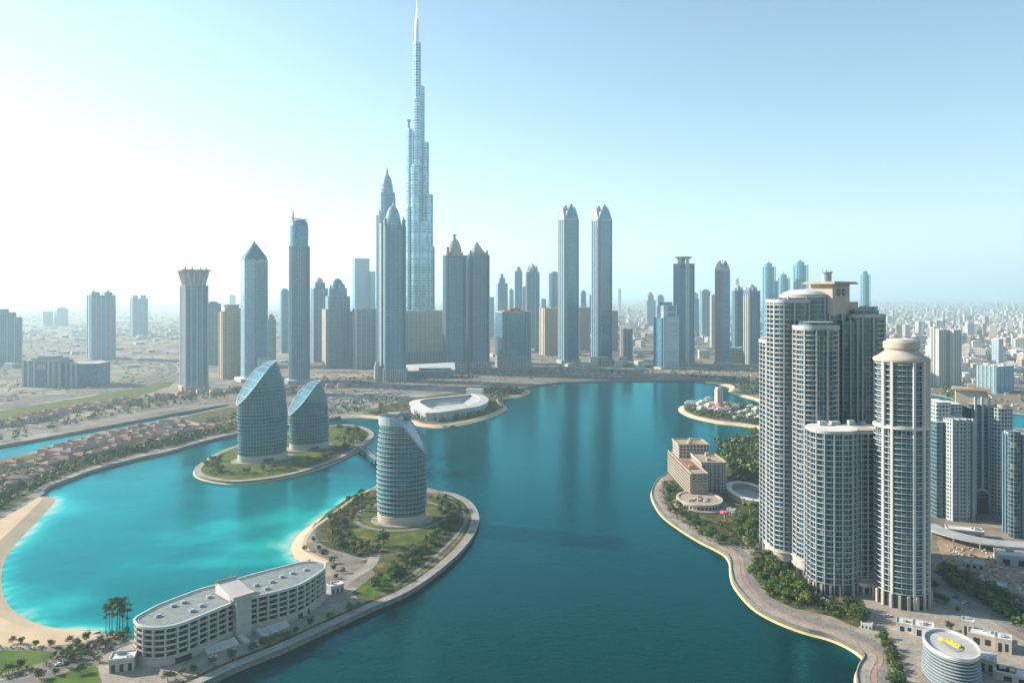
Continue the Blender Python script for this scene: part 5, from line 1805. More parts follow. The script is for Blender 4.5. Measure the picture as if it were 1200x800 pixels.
for (pxx, pyy) in ((203, 710), (318, 682), (225, 716), (342, 672), (300, 686), (185, 722), (245, 700), (330, 676), (358, 668), (215, 706), (236, 710), (312, 690)):
    g = P2(pxx, pyy, HT)
    MB().box(-1.4, 1.4, -1, 1, 20, 21.3).build('roof_unit', M['palegrey'], o, (g[0] - hx, g[1] - hy, 0), ang)


def low_house(label, px, py, w, d, h, rot, wall='cream', roof='rooflight', name='pavilion', cat='pavilion', units=3, seed=1, group=None, z=GZ):
    g = G(px, py, z)
    o = thing(name, label, cat, (g.x, g.y, z), R(rot), group)
    rnd = random.Random(seed)
    MB().box(-w / 2, w / 2, -d / 2, d / 2, 0, h, 0, 1).build('wall', [M[wall], M[roof]], o)
    MB().ring(rect(w + .4, d + .4), rect(w - .5, d - .5), h - .2, h + .7).build('parapet', M['white'], o)
    for k in range(3):
        x = -w / 2 + w * (k + .5) / 3
        MB().box(x - w * .08, x + w * .08, -d / 2 - .08, -d / 2 + .2, .2, h * .62).build('doorway' if k == 1 else 'window', M['black'], o)
    for k in range(units):
        a, b = rnd.uniform(-.35, .3) * w, rnd.uniform(-.35, .3) * d
        MB().box(a, a + w * .16, b, b + d * .2, h + .02, h + rnd.uniform(.8, 2)).build('roof_unit', M[rnd.choice(['palegrey', 'midgrey', 'white'])], o)
    return o


low_house('small cream gatehouse with cluttered flat roof beside the left end of the beach hotel', 144.5, 782, 12, 9, 6.5, 16, units=6)
low_house('small grey pavilion at the right end of the beach hotel', 393, 693, 9, 7, 5, 40, 'palegrey', units=2)

# ------------------------------------------------------------------ round building with the yellow roof mark
ox_, oy_ = 227.0, 397.0
o = thing('round_office', 'louvred oval office building with a yellow mark on its flat roof', 'office building', (ox_, oy_, GZ), R(-14))
rx_, ry_ = 12.2, 17.5
MB().prism(ell(rx_ * 1.0, ry_ * 1.0, 56), 0, 15.4, 0, 0, sc1=.96).build('glass_wall', FA['hotel'], o, smooth=True)
for f in range(10):
    z = .6 + f * 1.55
    q = 1.10 - .08 * (z / 16)
    mb = MB().ring(ell(rx_ * q, ry_ * q, 56), ell(rx_ * q - 1.4, ry_ * q - 1.4, 56), z, z + .42)
    mb.build('louvre_band', M['palegrey'], o, smooth=True, angle=30)
MB().prism(ell(rx_ * .99, ry_ * .99, 56), 15.4, 16.0, 0, 0).build('roof', M['roofgrey'], o, smooth=True, angle=30)
MB().ring(ell(rx_ * 1.04, ry_ * 1.04, 56), ell(rx_ * .96, ry_ * .96, 56), 15.5, 17.2).build('parapet', M['white'], o, smooth=True, angle=30)
MB().prism(ell(4.2, 6.2, 32, 0.8, -1.0), 16.0, 16.25, 0, 0).build('roof_pad', M['midgrey'], o)
ym = MB()
ym.prism([(-4.6, 5.2), (-3.4, 3.6), (-1.2, 2.8), (-.2, 1.2), (.4, -.6), (1.2, -2.6), (2.4, -3.8), (3.9, -2.4), (3.6, .2), (2.2, 1.6), (1.4, 3.4), (-.6, 5.4), (-3, 6.4)][::1], 16.26, 17.0, 0, 0)
ym.build('yellow_mark', M['yellow'], o)
MB().box(-2.6, -1.4, 4.0, 4.9, 17.0, 17.12).box(-.8, .3, 3.2, 4.2, 17.0, 17.12).box(.8, 1.8, .6, 1.4, 17.0, 17.12).box(1.9, 2.6, -2.0, -.6, 17.0, 17.12).build('mark_lettering', M['tan'], o)


def cluster_house(label, px, py, rot, blocks, roof='rooflight', wall='cream'):
    g = G(px, py)
    o = thing('villa', label, 'villa', (g.x, g.y, GZ), R(rot))
    for i, (x, y, w, d, h) in enumerate(blocks):
        b = MB().box(x - w / 2, x + w / 2, y - d / 2, y + d / 2, 0, h, 0, 1).build('volume', [M[wall], M[roof]], o)
        MB().ring(rect(w + .3, d + .3, x, y), rect(w - .5, d - .5, x, y), h - .15, h + .6).build('parapet', M['white'], b)
        MB().box(x - w * .3, x - w * .08, y - d / 2 - .06, y - d / 2 + .2, .3, h * .7).build('doorway', M['black'], b)
        MB().box(x + w * .1, x + w * .3, y - d / 2 - .06, y - d / 2 + .2, 1.0, h * .7).build('window', M['black'], b)
        for k in range(3):
            a, c = x + rnd.uniform(-.3, .25) * w, y + rnd.uniform(-.3, .25) * d
            MB().box(a, a + w * .15, c, c + d * .15, h + .01, h + rnd.uniform(.7, 1.6)).build('roof_unit', M[rnd.choice(['palegrey', 'white', 'midgrey'])], b)
    return o


cluster_house('sprawling white villa with cluttered roofs between the round tower foot and the louvred oval building', 1075, 741, -28, [(-6, 2, 10, 9, 4.5), (3, 0, 11, 10, 5.5), (10, -5, 8, 7, 4)], wall='rooflight')
cluster_house('white villa with a domed turret right of the louvred oval building', 1146, 752, -32, [(-5, 6, 6, 6, 9.5), (2, 0, 14, 9, 6), (12, -4, 8, 8, 7.5)])
cluster_house('white flat roofed annex behind the right flank of the louvred oval building', 1156, 783, -32, [(0, 0, 9, 10, 6.5), (8, -6, 10, 8, 4)])
cluster_house('long low white house in the bottom right corner', 1189, 796, -32, [(0, 0, 16, 9, 4), (10, 5, 6, 6, 6)])

# ------------------------------------------------------------------ resort hotel on the right bank
RX, RY = 190.0, 760.0
o = thing('resort_hotel', 'terraced brown stone hotel with tiered roofs on the curved right bank', 'hotel', (RX, RY, GZ))
WINGS = (('long_wing', 173, 188.5, 740, 848, 24), ('main_wing', 188.5, 213, 764, 812, 29.5), ('tall_wing', 176.5, 208, 812, 844, 38))
for nm, x0, x1, y0, y1, h in WINGS:
    w_ = MB().box(x0 - RX, x1 - RX, y0 - RY, y1 - RY, 0, h, 0, 1).build(nm, [FA['resort'], M['tan']], o)
    MB().ring(rect(x1 - x0 + 1.6, y1 - y0 + 1.6, (x0 + x1) / 2 - RX, (y0 + y1) / 2 - RY), rect(x1 - x0 - .8, y1 - y0 - .8, (x0 + x1) / 2 - RX, (y0 + y1) / 2 - RY), h - .8, h + 1.0).build('parapet', M['beige'], w_)
    for k in range(2):
        cx_, cy_ = (x0 + x1) / 2 - RX + (k - .5) * 5, (y0 + y1) / 2 - RY + (k - .5) * (y1 - y0) * .5
        MB().box(cx_ - 2, cx_ + 2, cy_ - 2.5, cy_ + 2.5, h, h + 2.6).build('roof_unit', M['beige'], w_)
xl_, yf_ = 173 - RX, 740 - RY
for f in range(7):
    z = 3.2 + f * 3.0
    MB().box(xl_ - 1.8, xl_ - .05, yf_ - 1.8, 86, z, z + .3).box(xl_ - 1.8, xl_ - 1.6, yf_ - 1.8, 86, z + .3, z + 1.2).box(xl_ - .05, xl_ + 15.5, yf_ - 1.8, yf_ - .05, z + .001, z + .3).box(xl_ - 1.6, xl_ + 15.5, yf_ - 1.8, yf_ - 1.6, z + .3, z + 1.2).build('balcony', M['cream'], o)
for k in range(19):
    y = yf_ - 1.2 + k * 5.8
    MB().box(xl_ - 1.95, xl_ - .02, y - .35, y + .35, 0, 24.2).build('pier', M['beige'], o)
for k in range(4):
    x = xl_ + .5 + k * 4.8
    MB().box(x - .35, x + .35, yf_ - 1.95, yf_ - .02, 0, 24.2).build('pier', M['beige'], o)
for k in range(6):
    x = 188.9 - RX + k * 4.7
    MB().box(x - .5, x + .5, 764 - RY - 1.2, 764 - RY - .02, 0, 29.6).build('pier', M['palegrey'], o)
MB().box(175.5 - RX, 184 - RX, 760 - RY, 800 - RY, 24.02, 25.2).build('roof_garden', M['terracotta'], o)
MB().prism(ell(20, 25, 44, 176 - RX, 722 - RY), 0, 5.4, 0, 1).build('curved_annex', [FA['resort'], M['tan']], o, smooth=True)
MB().ring(ell(21.2, 26.2, 44, 176 - RX, 722 - RY), ell(18.6, 23.6, 44, 176 - RX, 722 - RY), 4.8, 6.2).build('annex_parapet', M['cream'], o, smooth=True, angle=30)
MB().ring(ell(25, 30, 44, 176 - RX, 720 - RY), ell(20.3, 25.3, 44, 176 - RX, 720 - RY), 0, 1.2).build('annex_terrace', M['paving'], o, smooth=True, angle=30)
rnd = random.Random(12)
for k in range(22):
    a = rnd.uniform(0, 6.28)
    q = rnd.uniform(0, .75)
    x, y = 176 - RX + 18 * q * math.cos(a), 716 - RY + 17 * q * math.sin(a)
    MB().box(x, x + rnd.uniform(1.5, 4), y, y + rnd.uniform(1.5, 4), 5.4, 5.6 + rnd.uniform(.6, 1.8)).build('roof_unit', M[rnd.choice(['beige', 'rooflight', 'palegrey'])], o)
oc = thing('round_court', 'sunken round court ringed by a low stone gallery behind the brown hotel', 'plaza', (231, 750, GZ))
MB().ring(ell(18.5, 38, 48), ell(14.5, 33, 48), 0, 5.0).build('gallery', M['beige'], oc, smooth=True, angle=30)
MB().ring(ell(19.2, 38.8, 48), ell(14.0, 32.4, 48), 5.0, 5.7).build('gallery_roof', M['rooflight'], oc, smooth=True, angle=30)
MB().prism(ell(14.6, 33.1, 48), 0, .25, 0, 0).build('court_floor', M['midgrey'], oc)
g = G(849, 607)
o = thing('flower_canopy', 'small pink flower shaped canopy beside the curved hotel annex', 'canopy', g)
MB().cyl(0, 0, .4, 0, 4, 0, 8).build('pole', M['white'], o)
for k in range(6):
    a = k * math.pi / 3
    MB().lathe([(.1, 4), (1.7, 4.4), (2.2, 5.2), (1.8, 5.9), (.1, 6.2)], 2.0 * math.cos(a), 2.0 * math.sin(a), 0, 10).build('petal', M['pink'], o, smooth=True, angle=80)
low_house('small white kiosk next to the pink flower canopy', 857, 603, 7, 6, 5, -30, 'white', units=2)
low_house('small white tent roofed kiosk on the shore by the low tree clump', 1016, 735, 6, 4, 2.6, -35, 'white', 'white', units=0)

# ------------------------------------------------------------------ the arena
ARO = smooth_line(PW([(481, 472), (489, 478), (500, 483), (520, 482), (545, 478), (562, 475), (571, 470), (569, 465), (558, 461), (550, 462), (520, 465), (490, 468)], 16), 3, True)
ARO = ccw(ARO)
ax_, ay_ = sum(p[0] for p in ARO) / len(ARO), sum(p[1] for p in ARO) / len(ARO)
AL = [(x - ax_, y - ay_) for x, y in ARO]
o = thing('arena', 'white oval arena with an open grey bowl on the far green spit', 'arena', (ax_, ay_, GZ))
n_ = len(AL)
sc_in = lambda k: [(x * k, y * k) for x, y in AL]
MB().ring(AL, sc_in(.93), 0, 11.5).build('outer_wall', M['palegrey'], o, smooth=True, angle=30)
MB().loft([[(x, y, 11.5) for x, y in sc_in(1.03)], [(x, y, 13.2) for x, y in sc_in(1.03)], [(x, y, 15.0) for x, y in sc_in(.78)], [(x, y, 13.6) for x, y in sc_in(.77)]], 0).build('ring_roof', M['white'], o)
MB().loft([[(x, y, 13.0) for x, y in sc_in(.80)], [(x, y, 4) for x, y in sc_in(.45)]], 0, 1).build('seating_bowl', [M['midgrey'], M['roofgrey']], o)
me = MB().box(-1.2, 1.2, -1, 1, 0, 11.5).mesh('pier', M['white'])
for i in range(0, n_, 2):
    obj('pier', me, o, (AL[i][0] * 1.005, AL[i][1] * 1.005, 0), math.atan2(AL[i][1], AL[i][0]) + math.pi / 2)
q = [p for p in AL]
ih = max(range(n_), key=lambda i: AL[i][1] + .4 * AL[i][0])
MB().box(-16, 16, -5, 5, 11, 23).build('head_stand', M['white'], o, (AL[ih][0] * .95, AL[ih][1] * .95, 0), math.atan2(AL[ih][1], AL[ih][0]) + math.pi / 2)

# ------------------------------------------------------------------ right edge: construction deck and sheds
g = G(1172, 640)
o = thing('parking_deck', 'low curved concrete deck on columns between the sand lot and the slab complex', 'parking deck', g, R(-22))
arc_ = [(52 * math.cos(R(200 + k * 6)), 52 * math.sin(R(200 + k * 6)) + 40) for k in range(26)]
ao, ai = offset(arc_, 8, False), offset(arc_, -8, False)
deck = MB()
na = len(arc_)
deck.add([(p[0], p[1], z) for z in (5.2, 6.2) for p in ao] + [(p[0], p[1], z) for z in (6.2, 5.2) for p in ai],
         [f_ for i in range(na - 1) for f_ in ((i, i + 1, na + i + 1, na + i), (na + i, na + i + 1, 2 * na + i + 1, 2 * na + i), (2 * na + i, 2 * na + i + 1, 3 * na + i + 1, 3 * na + i), (3 * na + i, 3 * na + i + 1, i + 1, i))], None, 0)
deck.build('deck', M['midgrey'], o)
for i in range(0, na, 3):
    for ln2 in (ao, ai):
        MB().box(ln2[i][0] * .99 - .5, ln2[i][0] * .99 + .5, ln2[i][1] * .99 - .5, ln2[i][1] * .99 + .5, 0, 5.2).build('column', M['palegrey'], o)
for k, (px, py, w_, d_, h_, rz_, lab) in enumerate([(1130, 628, 26, 12, 6, -20, 'long low shed with dark openings at the foot of the slab complex'), (1195, 660, 30, 14, 7, -20, 'low pale shed below the teal grey edge tower'),
                                     (1190, 612, 18, 16, 10, -10, 'squat pale block tucked between the slab complex and the edge tower'), (1165, 690, 14, 8, 4, -32, 'small site hut on the sand lot'), (1142, 664, 12, 7, 3.6, -30, 'small flat roofed hut nearer the round apartment tower on the sand lot')]):
    low_house(lab, px, py, w_, d_, h_, rz_, 'palegrey', 'rooflight', 'shed', 'shed', 3, k)

# ------------------------------------------------------------------ footbridge between island and peninsula
a, b = G(418, 519, GZ + 3), G(452, 545, GZ + 3)
o = thing('footbridge', 'dark truss footbridge from the oval island to the peninsula', 'bridge', (a.x, a.y, 0), math.atan2(b.y - a.y, b.x - a.x))
Lb = (b - a).length
MB().box(0, Lb, -2.2, 2.2, 4.6, 5.1).build('deck', M['palegrey'], o)
for sy in (-1, 1):
    mb = MB().bar((0, sy * 2.3, 5.2), (Lb, sy * 2.3, 5.2), .28).bar((0, sy * 2.3, 9.6), (Lb, sy * 2.3, 9.6), .28)
    nb = 16
    for k in range(nb):
        x0, x1 = Lb * k / nb, Lb * (k + 1) / nb
        mb.bar((x0, sy * 2.3, 5.2), (x0, sy * 2.3, 9.6), .2).bar((x0, sy * 2.3, 5.2 if k % 2 else 9.6), (x1, sy * 2.3, 9.6 if k % 2 else 5.2), .2)
    mb.build('truss', M['bridge'], o)
for q in (.3, .7):
    MB().box(Lb * q - 1, Lb * q + 1, -2.4, 2.4, -4, 4.6).build('bridge_pier', M['quay'], o)
# ------------------------------------------------------------------ trees
def leaves(mb, rnd, cx, cy, cz, rx, rz, n, size, m=0, shell=.45):
    for _ in range(n):
        while True:
            x, y, z = rnd.uniform(-1, 1), rnd.uniform(-1, 1), rnd.uniform(-1, 1)
            r2 = x * x + y * y + z * z
            if shell * shell < r2 < 1:
                break
        p = Vector((cx + x * rx, cy + y * rx, cz + z * rz))
        d = Vector((x + rnd.uniform(-.7, .7), y + rnd.uniform(-.7, .7), z + .5 + rnd.uniform(-.6, .6))).normalized()
        u = d.orthogonal().normalized()
        u.rotate(Matrix.Rotation(rnd.uniform(0, 6.28), 3, d))
        w = d.cross(u)
        s = size * rnd.uniform(.6, 1.25)
        mb.add([p + u * s, p + w * s * .7, p - u * s * .9, p - w * s * .75], [(0, 1, 2, 3)], None, m)


def broad_tree_meshes(seed, h=6.0, lumps=10, n=60, mat='leaf'):
    rnd = random.Random(seed)
    tb = MB().bar((0, 0, -.3), (0.1, 0, h * .42), h * .035, 0, 6, h * .024)
    for k in range(4):
        a = rnd.uniform(0, 6.28)
        tb.bar((0.1, 0, h * .38), (math.cos(a) * h * .2, math.sin(a) * h * .2, h * .66), h * .018, 0, 5, h * .008)
    trunk = tb.mesh('trunk', M['bark'])
    cb = MB()
    for k in range(lumps):
        a = k * 2.4 + rnd.uniform(-.5, .5)
        q = rnd.uniform(.08, .40) * h
        z = h * rnd.uniform(.36, .82)
        r = h * rnd.uniform(.19, .30)
        leaves(cb, rnd, q * math.cos(a), q * math.sin(a), z, r, r * rnd.uniform(.7, .95), n, h * .060)
    return trunk, cb.mesh('crown', M[mat])


def pine_meshes(seed, h=20.0):
    rnd = random.Random(seed)
    tb = MB().bar((0, 0, -.3), (.3, .1, h * .8), h * .016, 0, 6, h * .008)
    cb = MB()
    for k in range(9):
        a = rnd.uniform(0, 6.28)
        q = rnd.uniform(.03, .16) * h
        z = h * rnd.uniform(.72, .97) if k < 7 else h * rnd.uniform(.5, .68)
        p = (q * math.cos(a), q * math.sin(a), z)
        tb.bar((.2, .1, z - h * .09), p, h * .006, 0, 4, h * .003)
        r = h * rnd.uniform(.075, .125)
        leaves(cb, rnd, *p, r, r * .5, 70, h * .019, 0, .2)
    return tb.mesh('trunk', M['bark']), cb.mesh('crown', M['leaf_dark'])


def palm_meshes(seed, h=8.0):
    rnd = random.Random(seed)
    tb = MB().bar((0, 0, -.3), (.2, 0, h * .5), .22, 0, 6, .18).bar((.2, 0, h * .5), (.1, .2, h * .86), .18, 0, 6, .15)
    cb = MB()
    for k in range(16):
        a = k * 2 * math.pi / 16 + rnd.uniform(-.15, .15)
        Lf = h * rnd.uniform(.30, .38)
        up = rnd.uniform(.0, .30)
        pts = []
        for i in range(5):
            q = i / 4
            r = Lf * q
            pts.append(Vector((.1 + math.cos(a) * r, .2 + math.sin(a) * r, h * .86 + Lf * (up * 2.0 * q - (.35 + up * 1.3) * q * q))))
        sd_ = Vector((-math.sin(a), math.cos(a), 0))
        for i in range(4):
            w0, w1 = .55 * (1 - i / 5.5), .55 * (1 - (i + 1) / 5.5)
            cb.add([pts[i] - sd_ * w0, pts[i] + sd_ * w0 - Vector((0, 0, .12)), pts[i + 1] + sd_ * w1 - Vector((0, 0, .12)), pts[i + 1] - sd_ * w1], [(0, 1, 2, 3)], None, 0)
    return tb.mesh('trunk', M['bark']), cb.mesh('crown', M['leaf_olive'])


BROAD = [broad_tree_meshes(s, mat=m_) for s, m_ in ((1, 'leaf'), (2, 'leaf_olive'), (3, 'leaf'), (4, 'leaf_dark'), (5, 'leaf'))]
PINE = [pine_meshes(s) for s in (11, 12, 13)]
PALM = [palm_meshes(s) for s in (21, 22, 23)]
TREES = []
trnd = random.Random(99)


def tree(x, y, h, kind, label, group, name='tree', cat='tree', base=6.0, z=GZ):
    tr, cr = kind
    o = thing(name, label, cat, (x, y, z), trnd.uniform(0, 6.28), group)
    s = h / base
    o.scale = (s * trnd.uniform(.9, 1.15), s * trnd.uniform(.9, 1.15), s)
    obj('trunk', tr, o)
    obj('crown', cr, o)
    TREES.append((x, y))
    return o


def fill(px, n, hr, label, group, kinds=None, sp=3.0, name='tree', avoid=()):
    poly = W(px)
    xs, ys = [p[0] for p in poly], [p[1] for p in poly]
    pts = []
    tries = 0
    while len(pts) < n and tries < n * 60:
        tries += 1
        p = (trnd.uniform(min(xs), max(xs)), trnd.uniform(min(ys), max(ys)))
        if not inside(p, poly) or any((p[0] - q[0]) ** 2 + (p[1] - q[1]) ** 2 < sp * sp for q in pts):
            continue
        if any((p[0] - cx) ** 2 + (p[1] - cy) ** 2 < r * r for cx, cy, r in avoid):
            continue
        pts.append(p)
        tree(p[0], p[1], trnd.uniform(*hr) * 1.22, trnd.choice(kinds or BROAD), label, group, name, name)
    return pts


def row(pxs, hr, label, group, kinds=None, base=6.0, name='tree', cat='tree'):
    for (px, py) in pxs:
        x, y = P2(px, py)
        tree(x, y, trnd.uniform(*hr), trnd.choice(kinds or BROAD), label, group, name, cat, base)


row([(213, 791), (227, 788), (248.6, 780), (270, 771), (296, 761.5), (308, 756), (314, 753), (322, 751), (331, 748), (347, 741), (364, 732), (386, 725), (409, 716), (196, 797), (338, 745), (420, 712)],
    (4.2, 6.0), 'round topped tree planted along the promenade below the beach hotel', 'promenade trees')
row([(15, 753), (24, 754), (41, 757), (59, 757), (82, 753), (101, 750), (90, 757)], (4, 5.6), 'small tree in the row between beach and lawn', 'beach edge trees')
row([(10, 788), (24, 783), (45, 794), (94, 776), (114, 775), (64, 790), (94, 788), (78, 782)], (3.6, 6.0), 'young tree beside the grey road across the lawns', 'lawn road trees')
fill([(60, 768), (85, 760), (120, 748), (150, 738), (156, 745), (120, 764), (80, 776)], 24, (2.4, 3.8), 'low clipped shrub in the thick hedge leading to the beach hotel', 'hedge shrubs', sp=2.0, name='shrub')
for (px, py, h) in ((124, 742, 17), (131, 741, 20), (137, 744, 22), (144, 742, 21), (149, 741, 18), (140, 737, 19), (128, 737, 15)):
    x, y = P2(px, py)
    tree(x, y, h, trnd.choice(PINE), 'very tall thin trunked pine in the clump by the left end of the beach hotel', 'hotel pine clump', 'pine_tree', 'pine tree', 20.0)
for (px, py, h) in ((408, 603, 17), (417, 601, 19), (424, 598, 20), (413, 607, 15)):
    x, y = P2(px, py)
    tree(x, y, h, trnd.choice(PINE), 'tall thin trunked pine in the group left of the dark glass tower', 'garden pine group', 'pine_tree', 'pine tree', 20.0)
x, y = P2(449, 640)
tree(x, y, 13.5, BROAD[0], 'large broad tree standing alone in front of the dark glass tower', None)
fill([(455, 690), (475, 672), (500, 650), (528, 625), (543, 605), (533, 600), (505, 630), (470, 655), (440, 680), (430, 692)], 34, (4.5, 7.5), 'bushy tree in the long grove along the outer side of the peninsula', 'outer peninsula grove', sp=3.4)
fill([(385, 606), (408, 588), (436, 578), (445, 590), (420, 605), (402, 622), (388, 634), (376, 622)], 22, (3.5, 6.5), 'shrubby tree in the garden left of the dark glass tower', 'garden shrub trees', sp=3.2)
fill([(388, 628), (402, 622), (432, 640), (446, 646), (420, 652), (395, 645)], 16, (3.5, 6), 'bushy tree within the looping garden path near the small beach', 'loop path trees', sp=3.2)
fill([(505, 582), (528, 586), (540, 600), (528, 612), (515, 600)], 10, (4.5, 7.5), 'bushy tree at the peninsula tip right of the dark glass tower', 'peninsula tip trees', sp=3.4)
fill([(352, 660), (362, 628), (368, 632), (372, 642), (400, 655), (412, 664), (400, 678), (385, 680)], 10, (3, 5), 'low bush at the back of the small peninsula beach', 'small beach bushes', sp=4, name='shrub')
# oval island
fill([(240, 545), (250, 556), (300, 559), (345, 551), (395, 536), (425, 518), (418, 514), (390, 530), (340, 544), (295, 553), (258, 548), (262, 535), (250, 538)], 34, (4, 7), 'shrubby tree in the ring of planting round the oval island', 'oval island planting', sp=4.2,
     avoid=((P2(308, 541)[0], P2(308, 541)[1] + 17, 33), (P2(362, 527)[0], P2(362, 527)[1] + 15, 27)))
fill([(392, 518), (398, 503), (420, 503), (432, 509), (420, 520)], 14, (5, 9), 'tree in the small park at the bridge end of the oval island', 'island park trees', sp=5)
# right bank
fill([(884, 652), (903, 657), (936, 686), (955, 702), (940, 712), (905, 700), (884, 678)], 52, (5.5, 8.5), 'dense round tree in the big grove at the foot of the cream crowned towers', 'big tower grove', sp=3.9)
fill([(955, 703), (985, 706), (988, 722), (970, 720)], 5, (3, 5), 'small bush at the lower end of the big grove', 'grove end bushes', sp=3, name='shrub')
fill([(990, 716), (1003, 711), (1016, 722), (1010, 732), (996, 728)], 9, (5.5, 8), 'round tree in the compact clump by the shore white kiosk', 'kiosk tree clump', sp=3.6)
fill([(1028, 740), (1040, 748), (1052, 768), (1058, 800), (1046, 815), (1042, 780)], 16, (3, 5.5), 'shrubby tree in the narrow strip along the far lower right promenade', 'lower right strip', sp=2.6)
fill([(778, 563), (790, 566), (800, 598), (838, 628), (872, 642), (866, 648), (822, 628), (788, 604), (775, 585)], 34, (3.5, 7), 'tree in the belt between the brown hotel and the curved promenade', 'hotel shore belt', sp=4)
fill([(866, 610), (888, 606), (896, 640), (880, 648), (862, 628)], 16, (5, 9), 'tree in the clump between the pink canopy and the tall apartment cluster', 'canopy side clump', sp=4.5)
for (px, py, h) in ((1099, 704, 6), (1108, 708, 6.5), (1096, 690, 6), (1122, 716, 3.5)):
    x, y = P2(px, py)
    tree(x, y, h, BROAD[3], 'dark bush in the shade right of the cream ringed round tower', 'shaded bushes', 'shrub', 'shrub')
x, y = P2(1112, 738)
tree(x, y, 6.0, BROAD[1], 'single olive green bush just behind the louvred oval building', None, 'shrub', 'shrub')

# the many distant trees nobody could count: one object of leaf clumps
far = MB()
frnd = random.Random(7)


def far_tree(x, y, h, n=15):
    if ((x - 231) / 22) ** 2 + ((y - 750) / 42) ** 2 < 1:      # keep the round court clear
        return
    leaves(far, frnd, x, y, GZ + h * .55, h * .5, h * .5, n, h * .24, frnd.choice((0, 0, 1, 2)), .3)


def far_fill(px, n, hr, avoid=None, k=13):
    poly = W(px)
    xs, ys = [p[0] for p in poly], [p[1] for p in poly]
    c = 0
    t_ = 0
    while c < n and t_ < n * 30:
        t_ += 1
        p = (frnd.uniform(min(xs), max(xs)), frnd.uniform(min(ys), max(ys)))
        if inside(p, poly):
            far_tree(p[0], p[1], frnd.uniform(*hr), k)
            c += 1


# low ground cover in the planted beds
trees_far, far = far, MB()
far_fill([(455, 692), (475, 674), (502, 651), (530, 627), (547, 606), (533, 596), (500, 630), (466, 655), (438, 680), (428, 694)], 240, (1.0, 2.8), k=12)
far_fill([(380, 610), (408, 586), (436, 576), (448, 590), (420, 606), (402, 624), (388, 636), (372, 624)], 170, (1.0, 2.6), k=12)
far_fill([(388, 628), (402, 622), (432, 640), (446, 646), (420, 652), (395, 645)], 80, (1.0, 2.6), k=12)
far_fill([(500, 580), (525, 584), (545, 600), (530, 615), (512, 600)], 70, (1.0, 3), k=12)
far_fill([(236, 548), (250, 557), (300, 560), (345, 552), (395, 537), (427, 519), (432, 510), (418, 514), (390, 530), (340, 545), (295, 554), (258, 549), (262, 532), (250, 536)], 260, (1.0, 3.2), k=10)
far_fill([(392, 518), (398, 503), (420, 503), (432, 509), (420, 520)], 70, (1.2, 3.5), k=10)
far_fill([(884, 650), (905, 655), (940, 688), (985, 706), (1010, 722), (1006, 732), (975, 722), (930, 712), (900, 700), (880, 672)], 300, (1.2, 3.2), k=12)
far_fill([(1030, 738), (1042, 748), (1056, 772), (1062, 815), (1044, 815), (1040, 780)], 90, (.8, 2.2), k=12)
far_fill([(776, 562), (792, 566), (800, 600), (840, 628), (874, 642), (868, 650), (822, 630), (786, 606), (773, 585)], 220, (1.2, 3.5), k=10)
far_fill([(840, 612), (888, 606), (896, 645), (880, 650), (850, 630)], 130, (1.2, 4), k=10)
far_fill([(56, 770), (85, 762), (120, 750), (152, 739), (158, 745), (120, 766), (76, 778)], 110, (.8, 2.2), k=12)
far_fill([(0, 790), (45, 779), (70, 770), (74, 775), (45, 786), (0, 798)], 60, (.8, 2.0), k=10)
far_fill([(0, 757), (60, 758), (90, 755), (90, 758), (60, 762), (0, 761)], 50, (.7, 1.6), k=10)
bed = offset(PEN_OUT, -8.1, False)
for a_, b_ in zip(bed, bed[1:]):
    for q_ in (0, .33, .66):
        if frnd.random() < .7:
            far_tree(a_[0] + (b_[0] - a_[0]) * q_ + frnd.uniform(-.6, .6), a_[1] + (b_[1] - a_[1]) * q_ + frnd.uniform(-.6, .6), frnd.uniform(.7, 2.0), 10)
tag(far.build('ground_cover', [M['leaf'], M['leaf_olive'], M['leaf_dark']]), kind='stuff')
far = trees_far
far_fill([(838, 520), (880, 508), (905, 508), (905, 600), (880, 605), (868, 575), (850, 548)], 150, (6, 11), k=22)
far_fill([(-40, 590), (-20, 565), (60, 543), (100, 533), (112, 540), (95, 550), (55, 567), (30, 582), (0, 598), (-40, 620)], 220, (5, 9))
far_fill([(100, 533), (160, 523), (230, 508), (285, 499), (285, 503), (238, 513), (190, 526), (160, 532), (110, 546)], 240, (5, 9))
far_fill([(-40, 575), (0, 560), (60, 540), (150, 515), (285, 482), (285, 498), (150, 524), (60, 558), (0, 590)], 170, (4, 7))
far_fill([(860, 590), (900, 512), (900, 600), (895, 640), (880, 600)], 120, (6, 10))
far_fill([(852, 525), (880, 508), (900, 505), (900, 560), (870, 560), (850, 545)], 130, (5, 10))
far_fill([(803, 477), (820, 472), (900, 479), (900, 500), (868, 495), (840, 492), (810, 486)], 260, (5, 10))
far_fill([(478, 486), (500, 487), (520, 485), (560, 479), (575, 473), (590, 478), (575, 484), (546, 491), (516, 495), (488, 492)], 170, (5, 9))
far_fill([(560, 458), (600, 454), (618, 458), (590, 466), (588, 472), (572, 464)], 110, (6, 10))
far_fill([(385, 485), (400, 470), (470, 468), (476, 480), (455, 488), (420, 484)], 110, (4, 8))
far_fill([(800, 441), (900, 446), (900, 468), (866, 458), (845, 447)], 130, (6, 11))
far_fill([(0, 512), (90, 490), (170, 470), (280, 455), (290, 462), (180, 478), (90, 498), (0, 519)], 160, (5, 9))
far_fill([(290, 445), (560, 437), (640, 436), (900, 434), (900, 437), (640, 439), (560, 443), (300, 462)], 330, (5, 9), k=9)
far_fill([(1098, 664), (1106, 662), (1160, 690), (1210, 722), (1290, 770), (1290, 785), (1200, 740), (1150, 705), (1105, 682)], 190, (4.5, 7.5), k=20)
far_fill([(1100, 455), (1140, 452), (1150, 468), (1115, 474)], 60, (6, 10))
far_fill([(-60, 480), (200, 420), (420, 410), (420, 385), (-60, 385)], 800, (6, 12), k=7)
